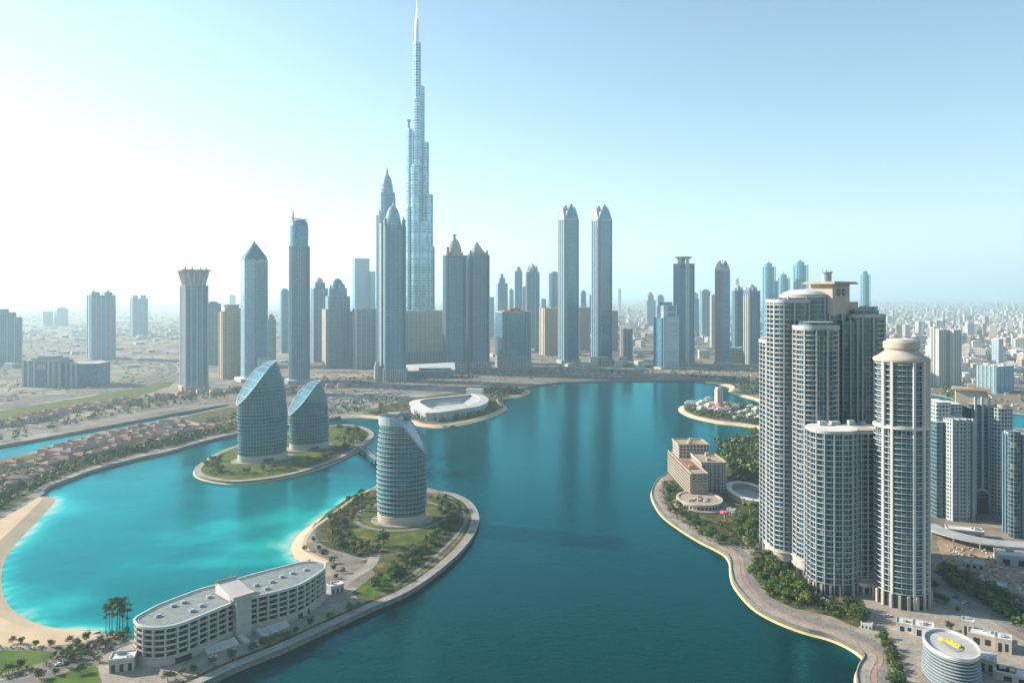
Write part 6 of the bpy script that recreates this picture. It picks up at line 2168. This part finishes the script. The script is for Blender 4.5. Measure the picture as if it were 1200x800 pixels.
far_fill([(-60, 385), (420, 385), (420, 362), (-60, 362)], 800, (8, 15), k=5)
far_fill([(640, 420), (900, 420), (900, 385), (640, 385)], 200, (7, 14), k=7)
far_fill([(1080, 480), (1280, 520), (1280, 400), (1050, 390)], 260, (7, 12), k=7)
tag(far.build('distant_trees', [M['leaf'], M['leaf_olive'], M['leaf_dark']]), kind='stuff')

# loose rubble, stored goods and parked vehicles on the sandy lots: far too many to count
rb_ = MB()
rr = random.Random(77)
for px_ in ([(290, 436), (640, 432), (900, 430), (900, 441), (640, 443), (480, 458), (290, 472)], [(600, 400), (900, 396), (900, 430), (600, 434)], [(-60, 480), (200, 445), (200, 420), (-60, 430)],
            [(1100, 500), (1280, 520), (1280, 430), (1080, 440)], [(390, 486), (480, 466), (470, 458), (300, 474), (300, 492)], [(1110, 640), (1160, 645), (1300, 700), (1300, 760), (1200, 712), (1150, 680), (1110, 660)]):
    poly = W(px_)
    xs, ys = [p[0] for p in poly], [p[1] for p in poly]
    k = 0
    while k < 420:
        p = (rr.uniform(min(xs), max(xs)), rr.uniform(min(ys), max(ys)))
        if inside(p, poly) and not inside(p, LAKE_H) and not inside(p, LAGOON_H):
            w_, d_ = (rr.uniform(2, 9), rr.uniform(2, 5)) if p[1] > 700 else (rr.uniform(.6, 3), rr.uniform(.6, 2))
            mi_ = rr.choice((0, 0, 1, 1, 2)); rb_.prism(rect(w_, d_, p[0], p[1]), GZ - .2, GZ + rr.uniform(.8, 3.2) * (1 if p[1] > 700 else .4), mi_, mi_)
            k += 1
        else:
            k += .02
tag(rb_.build('site_clutter', [M['white'], M['tan'], M['darkgrey']]), kind='stuff')

# ------------------------------------------------------------------ villas of the lagoon estate
vw = [plain('villa_wall_%d' % i, c, 0.9, .06, .2, per_obj=.18) for i, c in enumerate([(0.36, 0.25, 0.19), (0.42, 0.33, 0.25), (0.31, 0.21, 0.165)])]
vr = [plain('villa_roof_%d' % i, c, 0.9, .12, .3, per_obj=.22) for i, c in enumerate([(0.24, 0.145, 0.11), (0.31, 0.21, 0.16), (0.23, 0.165, 0.14)])]


def villa_mesh(w, d, h, i, seed):
    rnd = random.Random(seed)
    mb = MB().box(-w / 2, w / 2, -d / 2, d / 2, 0, h, 0, 0)
    e = .6
    rh = h + min(w, d) * .22
    if w >= d:
        r0, r1 = (-w / 2 + d * .45, 0), (w / 2 - d * .45, 0)
    else:
        r0, r1 = (0, -d / 2 + w * .45), (0, d / 2 - w * .45)
    a, b, c, dd = (-w / 2 - e, -d / 2 - e, h), (w / 2 + e, -d / 2 - e, h), (w / 2 + e, d / 2 + e, h), (-w / 2 - e, d / 2 + e, h)
    p, q = (*r0, rh), (*r1, rh)
    if w >= d:
        mb.add([a, b, c, dd, p, q], [(0, 1, 5, 4), (1, 2, 5), (2, 3, 4, 5), (3, 0, 4)], None, 1)
    else:
        mb.add([a, b, c, dd, p, q], [(0, 1, 4), (1, 2, 5, 4), (2, 3, 5), (3, 0, 4, 5)], None, 1)
    mb.box(w * .25, w * .7, -d * .55, d * .1, 0, h * .6, 0, 1)
    for k in range(3):
        x = -w * .36 + k * w * .3
        mb.box(x, x + w * .12, -d / 2 - .06, -d / 2 + .2, h * .3, h * .7, 2)
    mb.box(-w * .2, -w * .08, -.6, .6, h, rh + .8, 0)
    return mb.mesh('villa', [vw[i % 3], vr[(i + seed) % 3], M['black']])


VM = [villa_mesh(w, d, h, i, i) for i, (w, d, h) in enumerate([(17, 11, 6.5), (13, 12, 7), (21, 10, 6), (11, 16, 6.5), (25, 13, 7.5), (15, 10, 5)])]
vrnd = random.Random(31)
est = W([(-50, 585), (-10, 550), (45, 533), (90, 518), (150, 504), (205, 493), (262, 480), (290, 479), (285, 496), (235, 508), (160, 526), (100, 540), (55, 557), (0, 588)])
placed = []
prom = smooth_line(W([(-60, 620), (0, 592), (50, 566), (60, 562), (112, 546), (165, 533), (212, 522), (240, 514), (285, 504)]), 5)
for row_ in range(14):
    base_ = offset(prom, -(24 + row_ * 19 + (row_ // 2) * 8), False)
    acc = vrnd.uniform(0, 15)
    for a_, b_ in zip(base_, base_[1:]):
        L_ = math.hypot(b_[0] - a_[0], b_[1] - a_[1])
        ang_ = math.atan2(b_[1] - a_[1], b_[0] - a_[0])
        t_ = 20 - acc
        while t_ <= L_:
            q_ = t_ / L_
            p = (a_[0] + (b_[0] - a_[0]) * q_ + vrnd.uniform(-2, 2), a_[1] + (b_[1] - a_[1]) * q_ + vrnd.uniform(-2.5, 2.5))
            t_ += 20
            if len(placed) >= 250 or vrnd.random() < .06 or not inside(p, est) or any((p[0] - q[0]) ** 2 + (p[1] - q[1]) ** 2 < 240 for q in placed):
                continue
            placed.append(p)
            o = obj('villa', vrnd.choice(VM), None, (p[0], p[1], GZ), ang_ + R(vrnd.choice((0, 0, 180, 90)) + vrnd.uniform(-5, 5)))
            s = vrnd.uniform(.85, 1.15)
            o.scale = (s, s, s)
            tag(o, 'pinkish tan villa in the dense estate between the canal and the lagoon promenade', 'villa', 'lagoon estate villas')
        acc = (acc + L_) % 20
ln = smooth_line(W([(-30, 509), (40, 497), (110, 483), (180, 471), (250, 464), (330, 459), (420, 455)]), 6)
cnt = 0
for k in range(400):
    i = vrnd.randrange(len(ln) - 1)
    q = vrnd.random()
    a, b = Vector(ln[i]), Vector(ln[i + 1])
    d_ = (b - a).normalized()
    p = a + (b - a) * q + Vector((-d_.y, d_.x)) * vrnd.uniform(10, 60)
    if any((p.x - z_[0]) ** 2 + (p.y - z_[1]) ** 2 < 420 for z_ in placed):
        continue
    placed.append((p.x, p.y))
    o = obj('villa', vrnd.choice(VM), None, (p.x, p.y, GZ), math.atan2(d_.y, d_.x) + R(vrnd.uniform(-6, 6)))
    tag(o, 'small pinkish house in the thin row beyond the canal road', 'house', 'canal road houses')
    cnt += 1
    if cnt >= 80:
        break

# white houses on the far spit
wm = [plain('white_house_wall', (0.46, 0.42, 0.37), .8, .08, .2, per_obj=.25)]


def white_mesh(w, d, h, seed):
    rnd = random.Random(seed)
    mb = MB().box(-w / 2, w / 2, -d / 2, d / 2, 0, h, 0, 1).box(-w * .3, w * .2, -d * .3, d * .3, h, h + 3.5, 0, 1)
    for f in range(int(h // 3.4)):
        for k in range(4):
            x = -w * .42 + k * w * .23
            mb.box(x, x + w * .12, -d / 2 - .08, -d / 2 + .2, f * 3.4 + 1, f * 3.4 + 2.8, 2)
            y = -d * .42 + k * d * .23
            mb.box(-w / 2 - .08, -w / 2 + .2, y, y + d * .12, f * 3.4 + 1, f * 3.4 + 2.8, 2)
    return mb.mesh('white_house', [wm[0], M['rooflight'], M['black']])


WM = [white_mesh(22, 18, 12, 1), white_mesh(28, 16, 9, 2), white_mesh(18, 18, 15, 3), white_mesh(34, 20, 10, 4)]
hz_ = [(808, 478), (813, 475), (820, 479), (826, 476), (832, 480), (838, 477), (830, 474), (845, 484), (852, 483), (858, 487), (862, 482), (870, 487), (876, 484), (882, 490), (888, 487), (893, 493), (848, 479), (840, 483), (822, 483), (866, 491), (880, 481), (815, 481)]
for k, (px, py) in enumerate(hz_):
    x, y = P2(px, py)
    o = obj('white_house', WM[k % 4], None, (x, y, GZ), R(vrnd.uniform(-25, 25)))
    s = vrnd.uniform(.5, .85)
    o.scale = (s, s, s)
    tag(o, 'white flat roofed house on the wooded spit across the water', 'house', 'white spit houses')
t = Tower('slim white apartment tower among the white houses of the spit', 838, 846, 481, 10, .9, cat='apartment tower')
t.prism('shaft', t.rect(), 0, t.z(457), 'beige_far', 'rooflight')
t.face_piers(3, 2, 2.2, 0, t.z(457) + 2, 'white')
t.part('plant_room', MB().box(-4, 4, -4, 4, t.z(457), t.z(457) + 5), M['white'])
g = G(843.5, 482)
o = thing('red_pavilion', 'red domed pavilion below the slim white tower of the spit', 'pavilion', g)
MB().cyl(0, 0, 9, 0, 6, 0, 20).build('wall', M['red'], o)
MB().lathe([(10, 6), (9, 9), (6, 12), (.1, 14)], 0, 0, 0, 20).build('dome', M['red'], o, smooth=True, angle=70)

# ------------------------------------------------------------------ the city to the horizon
cm = [FA['beige_far'], facade('city_white_facade', (0.60, 0.57, 0.52), (0.10, 0.13, 0.15), 3.6, 4.4, .42, .4, 1.5, per_obj=.2), facade('city_brown_facade', (0.42, 0.32, 0.25), (0.07, 0.08, 0.09), 3.6, 4.0, .42, .42, 1.5, per_obj=.2),
      facade('city_blue_facade', (0.38, 0.44, 0.47), (0.07, 0.12, 0.15), 3.6, 4.0, .36, .3, 1.7, per_obj=.2)]


def city_mesh(w, d, h, m, seed):
    rnd = random.Random(seed)
    mb = MB().box(-w / 2, w / 2, -d / 2, d / 2, 0, h, 0, 1)
    mb.ring(rect(w + .3, d + .3), rect(w - 1, d - 1), h - .2, h + 1.2, 1)
    for k in range(3):
        a, b = rnd.uniform(-.35, .2) * w, rnd.uniform(-.35, .2) * d
        mb.box(a, a + w * .2, b, b + d * .2, h, h + rnd.uniform(1.5, 4), 1)
    if seed % 3 == 0:
        mb.box(-w * .3, w * .3, -d * .3, d * .3, h, h + 4, 0, 1)
    if seed % 4 == 1:
        mb.box(-w * .8, -w * .3, -d * .4, d * .4, 0, h * .6, 0, 1)
    return mb.mesh('city_building', [cm[m], M['rooflight']])


CM = [city_mesh(w, d, h, m, s) for s, (w, d, h, m) in enumerate([(30, 22, 16, 0), (24, 20, 22, 1), (40, 20, 14, 0), (22, 22, 30, 2), (20, 18, 46, 1), (46, 26, 12, 1), (26, 24, 26, 0), (18, 18, 60, 3), (34, 18, 20, 2), (24, 20, 38, 0)])]
crnd = random.Random(17)
WATER = (LAKE_H, CANAL_H, LAGOON_H)
FOOT = [(o_.location.x, o_.location.y, 60) for o_ in bpy.data.objects if o_.parent is None and o_.get('category') in ('tower', 'skyscraper', 'office building', 'building', 'hall', 'apartment tower')]
ind = []
tries = 0
while len(ind) < 265 and tries < 60000:
    tries += 1
    px = crnd.uniform(1035, 1230) if crnd.random() < .75 else crnd.uniform(880, 1040)
    py = 345 + 12 + 95 * crnd.random() ** 1.3
    p = P2(px, py)
    lim = 30 + (p[1] - 1500) * .004
    if any((p[0] - q[0]) ** 2 + (p[1] - q[1]) ** 2 < lim * lim for q in ind):
        continue
    if any(inside(p, w_) for w_ in WATER) or any((p[0] - fx_) ** 2 + (p[1] - fy_) ** 2 < r * r for fx_, fy_, r in FOOT):
        continue
    if px < 1040 and py > 400:
        continue
    ind.append(p)
    k = crnd.choices(range(10), (4, 4, 4, 2, 1.4, 3, 3, .8, 3, 1.4))[0]
    o = obj('city_building', CM[k], None, (p[0], p[1], GZ), R(crnd.choice((10, 30, -20, 55)) + crnd.uniform(-5, 5)))
    s = crnd.uniform(.8, 1.3)
    o.scale = (s, s, s * crnd.uniform(.8, 1.25))
    tag(o, 'flat roofed city block in the dense sunlit quarter stretching to the right horizon', 'building', 'right hand city blocks')

cs = MB()
srnd = random.Random(23)


def sbox(x, y, w, d, h, rz, m):
    c, s = math.cos(rz), math.sin(rz)
    P_ = [(x + a * c - b * s, y + a * s + b * c) for a, b in ((-w / 2, -d / 2), (w / 2, -d / 2), (w / 2, d / 2), (-w / 2, d / 2))]
    cs.prism(P_, GZ - .5, GZ + h, m, 4)


n = 0
tries = 0
while n < 9500 and tries < 60000:
    tries += 1
    px = srnd.uniform(-60, 1260)
    py = 345 + 3.2 + 85 * srnd.random() ** 2.1
    p = P2(px, py)
    right = max(0.0, min(1.0, (px - 560) / 450))
    dens = .30 + .70 * right
    if py > 400:
        dens *= .35 if px > 1030 else .12
    if srnd.random() > dens:
        continue
    if any(inside(p, w_) for w_ in WATER) or any((p[0] - fx_) ** 2 + (p[1] - fy_) ** 2 < r * r for fx_, fy_, r in FOOT):
        continue
    if any((p[0] - q[0]) ** 2 + (p[1] - q[1]) ** 2 < 700 for q in ind):
        continue
    hgt = srnd.uniform(5, 14) if right < .3 else srnd.uniform(7, 26)
    if srnd.random() < .05 * right:
        hgt = srnd.uniform(35, 75)
    k = 1 if py > 352 else 1.8
    sbox(p[0], p[1], srnd.uniform(14, 34) * k, srnd.uniform(12, 28) * k, hgt, srnd.choice((.1, .5, -.35, .9)), srnd.choices((0, 1, 2, 3), (5, 4, 2.4, .8))[0])
    n += 1
tag(cs.build('distant_city', cm + [M['rooflight']]), kind='stuff')

# ------------------------------------------------------------------ cars, boats
def car_meshes(col):
    body = MB().loft([[(-2.1, -.85, .35), (2.1, -.85, .35), (2.1, .85, .35), (-2.1, .85, .35)], [(-2.15, -.9, .8), (2.15, -.9, .75), (2.15, .9, .75), (-2.15, .9, .8)],
                      [(-2.0, -.8, 1.0), (1.9, -.8, .9), (1.9, .8, .9), (-2.0, .8, 1.0)]], 0, 0)
    cab = MB().loft([[(-1.6, -.76, .96), (.9, -.76, .92), (.9, .76, .92), (-1.6, .76, .96)], [(-1.1, -.62, 1.45), (.3, -.62, 1.45), (.3, .62, 1.45), (-1.1, .62, 1.45)]], 0, 1)
    wh = MB()
    return body.mesh('body', col), cab.mesh('cabin', [M['black'], col])


CARC = [plain('car_paint_%d' % i, c, .3, .02, .1) for i, c in enumerate([(.75, .75, .74), (.45, .46, .47), (.05, .05, .06), (.35, .05, .05)])]
CARM = [car_meshes(c) for c in CARC]
wheel = MB().loft([[(.33 * math.cos(k * math.pi / 6), -.1, .33 + .33 * math.sin(k * math.pi / 6)) for k in range(12)], [(.33 * math.cos(k * math.pi / 6), .1, .33 + .33 * math.sin(k * math.pi / 6)) for k in range(12)]], 0, 0, 0).mesh('wheel', M['black'])


def car(x, y, rz, k, label, group=None, z=GZ + .06):
    o = thing('parked_car', label, 'car', (x, y, z), rz, group)
    obj('body', CARM[k][0], o)
    obj('cabin', CARM[k][1], o)
    for sx in (-1.3, 1.3):
        for sy in (-.82, .82):
            obj('wheel', wheel, o, (sx, sy, 0))


for i, (px, py) in enumerate([(953, 694), (957, 697), (961, 700), (966, 703), (972, 706)]):
    x, y = P2(px, py)
    car(x, y, R(-50), 0 if i != 2 else 1, 'pale car parked at the foot of the shorter bow fronted apartment block', 'cars below the bow fronted block')
for i, (px, py) in enumerate([(1010, 712), (1016, 716), (1040, 722), (1120, 700), (1130, 706)]):
    x, y = P2(px, py)
    car(x, y, R(-40 + 20 * i), (0, 1, 0, 2, 0)[i], 'car on the paved forecourt around the round apartment tower', 'forecourt cars')
for i, (px, py) in enumerate([(200, 790), (250, 770), (70, 779)]):
    x, y = P2(px, py)
    car(x, y, R(28), (2, 0, 0)[i], ('dark car on the pale plaza below the left end of the beach hotel', 'white car on the pale plaza in front of the beach hotel steps', 'white car driving on the grey road between the lawns')[i])
lp = MB().bar((0, 0, 0), (0, 0, 7.5), .10, 0, 6, .07).bar((0, 0, 7.4), (1.5, 0, 7.8), .06, 0, 5)
lpm = lp.mesh('pole', M['darkgrey'])
lhm = MB().box(1.1, 1.9, -.18, .18, 7.7, 7.85).mesh('lamp_head', M['palegrey'])


def lamps(line, off, step, label, group):
    ln_ = offset(line, off, False)
    acc = step * .5
    for a_, b_ in zip(ln_, ln_[1:]):
        L_ = math.hypot(b_[0] - a_[0], b_[1] - a_[1])
        t_ = step - acc
        while t_ <= L_:
            q = t_ / L_
            o = thing('street_lamp', label, 'street lamp', (a_[0] + (b_[0] - a_[0]) * q, a_[1] + (b_[1] - a_[1]) * q, GZ + .1), math.atan2(b_[1] - a_[1], b_[0] - a_[0]) + R(90), group)
            obj('pole', lpm, o)
            obj('lamp_head', lhm, o)
            t_ += step
        acc = (acc + L_) % step


lamps(PEN_OUT, -6.2, 17, 'thin street lamp on the outer promenade of the peninsula', 'peninsula promenade lamps')
lamps(RIGHT_PROM, -9.55, 18, 'thin street lamp beside the red path of the right bank promenade', 'right promenade lamps')
lamps(LEFT_PROM, -7.5, 28, 'thin street lamp on the promenade below the villa estate', 'estate promenade lamps')
rl = smooth_line(W([(300, 467), (400, 461), (480, 454), (560, 445), (640, 440.5), (720, 438.5), (820, 438)]), 6)
for k in range(46):
    i = vrnd.randrange(len(rl) - 1)
    a, b = Vector(rl[i]), Vector(rl[i + 1])
    d_ = (b - a).normalized()
    p = a + (b - a) * vrnd.random() + Vector((-d_.y, d_.x)) * vrnd.choice((-9, -5.5, 5.5, 9))
    o = obj('moving_car', CARM[vrnd.randrange(4)][0], None, (p.x, p.y, GZ + .15), math.atan2(d_.y, d_.x))
    tag(o, 'tiny car on the broad waterside road below the skyline', 'car', 'waterside road cars')


for ln_c, lab_, grp_, offs_ in ((smooth_line(W([(-40, 483), (40, 470), (100, 461), (150, 453), (190, 444)]), 5), 'tiny vehicle on the curving motorway before the long low office block', 'motorway vehicles', (-16, -9, 9, 16)),
                                (smooth_line(W([(0, 507), (80, 494), (160, 481), (230, 473), (300, 467)]), 5), 'tiny vehicle on the road above the canal', 'canal road vehicles', (-9, -5, 5, 9))):
    for k in range(22):
        i = vrnd.randrange(len(ln_c) - 1)
        a, b = Vector(ln_c[i]), Vector(ln_c[i + 1])
        d_ = (b - a).normalized()
        p = a + (b - a) * vrnd.random() + Vector((-d_.y, d_.x)) * vrnd.choice(offs_)
        o = obj('moving_car', CARM[vrnd.randrange(4)][0], None, (p.x, p.y, GZ + .15), math.atan2(d_.y, d_.x))
        tag(o, lab_, 'car', grp_)


def boat(px, py, rz, L_, label, white=True):
    g = G(px, py, 0)
    o = thing('motor_boat', label, 'boat', g, rz)
    w = L_ * .28
    hull = lambda k, z: [(-L_ * .5, -w * .5 * k, z), (L_ * .2, -w * .5 * k, z), (L_ * .5 * (1 if k == 1 else .92), 0, z), (L_ * .2, w * .5 * k, z), (-L_ * .5, w * .5 * k, z)]
    MB().loft([hull(.7, -.4), hull(1, 1.3)], 0, 0, 0).build('hull', M['white'] if white else M['darkgrey'], o)
    MB().loft([[(x * .5 - .3, y * .7, 1.3) for x, y, _ in hull(1, 0)], [(x * .42 - .5, y * .6, 2.8) for x, y, _ in hull(1, 0)]], 0, 1).build('cabin', [M['black'], M['white']], o)


boat(652, 452.5, .3, 16, 'white motor boat by the far shore below the tall petal crowned towers')
boat(531, 500, .2, 12, 'low dark boat moored off the arena beach', False)
boat(521, 500.5, .1, 10, 'smaller dark boat moored beside the low dark boat off the arena beach', False)

# ------------------------------------------------------------------ haze
if HAZE_DENSITY > 0:
    hb = MB().box(-25000, 30000, -400, 45000, -6, 1150)
    m = bpy.data.materials.new('haze_air')
    m.use_nodes = True
    nt = m.node_tree
    nt.nodes.clear()
    out = nt.nodes.new("ShaderNodeOutputMaterial")
    pv = nt.nodes.new("ShaderNodeVolumePrincipled")
    pv.inputs["Color"].default_value = HAZE_COLOR
    pv.inputs["Density"].default_value = HAZE_DENSITY
    pv.inputs["Anisotropy"].default_value = HAZE_ANISO
    nt.links.new(pv.outputs[0], out.inputs["Volume"])
    tag(hb.build('haze', m), kind='stuff')
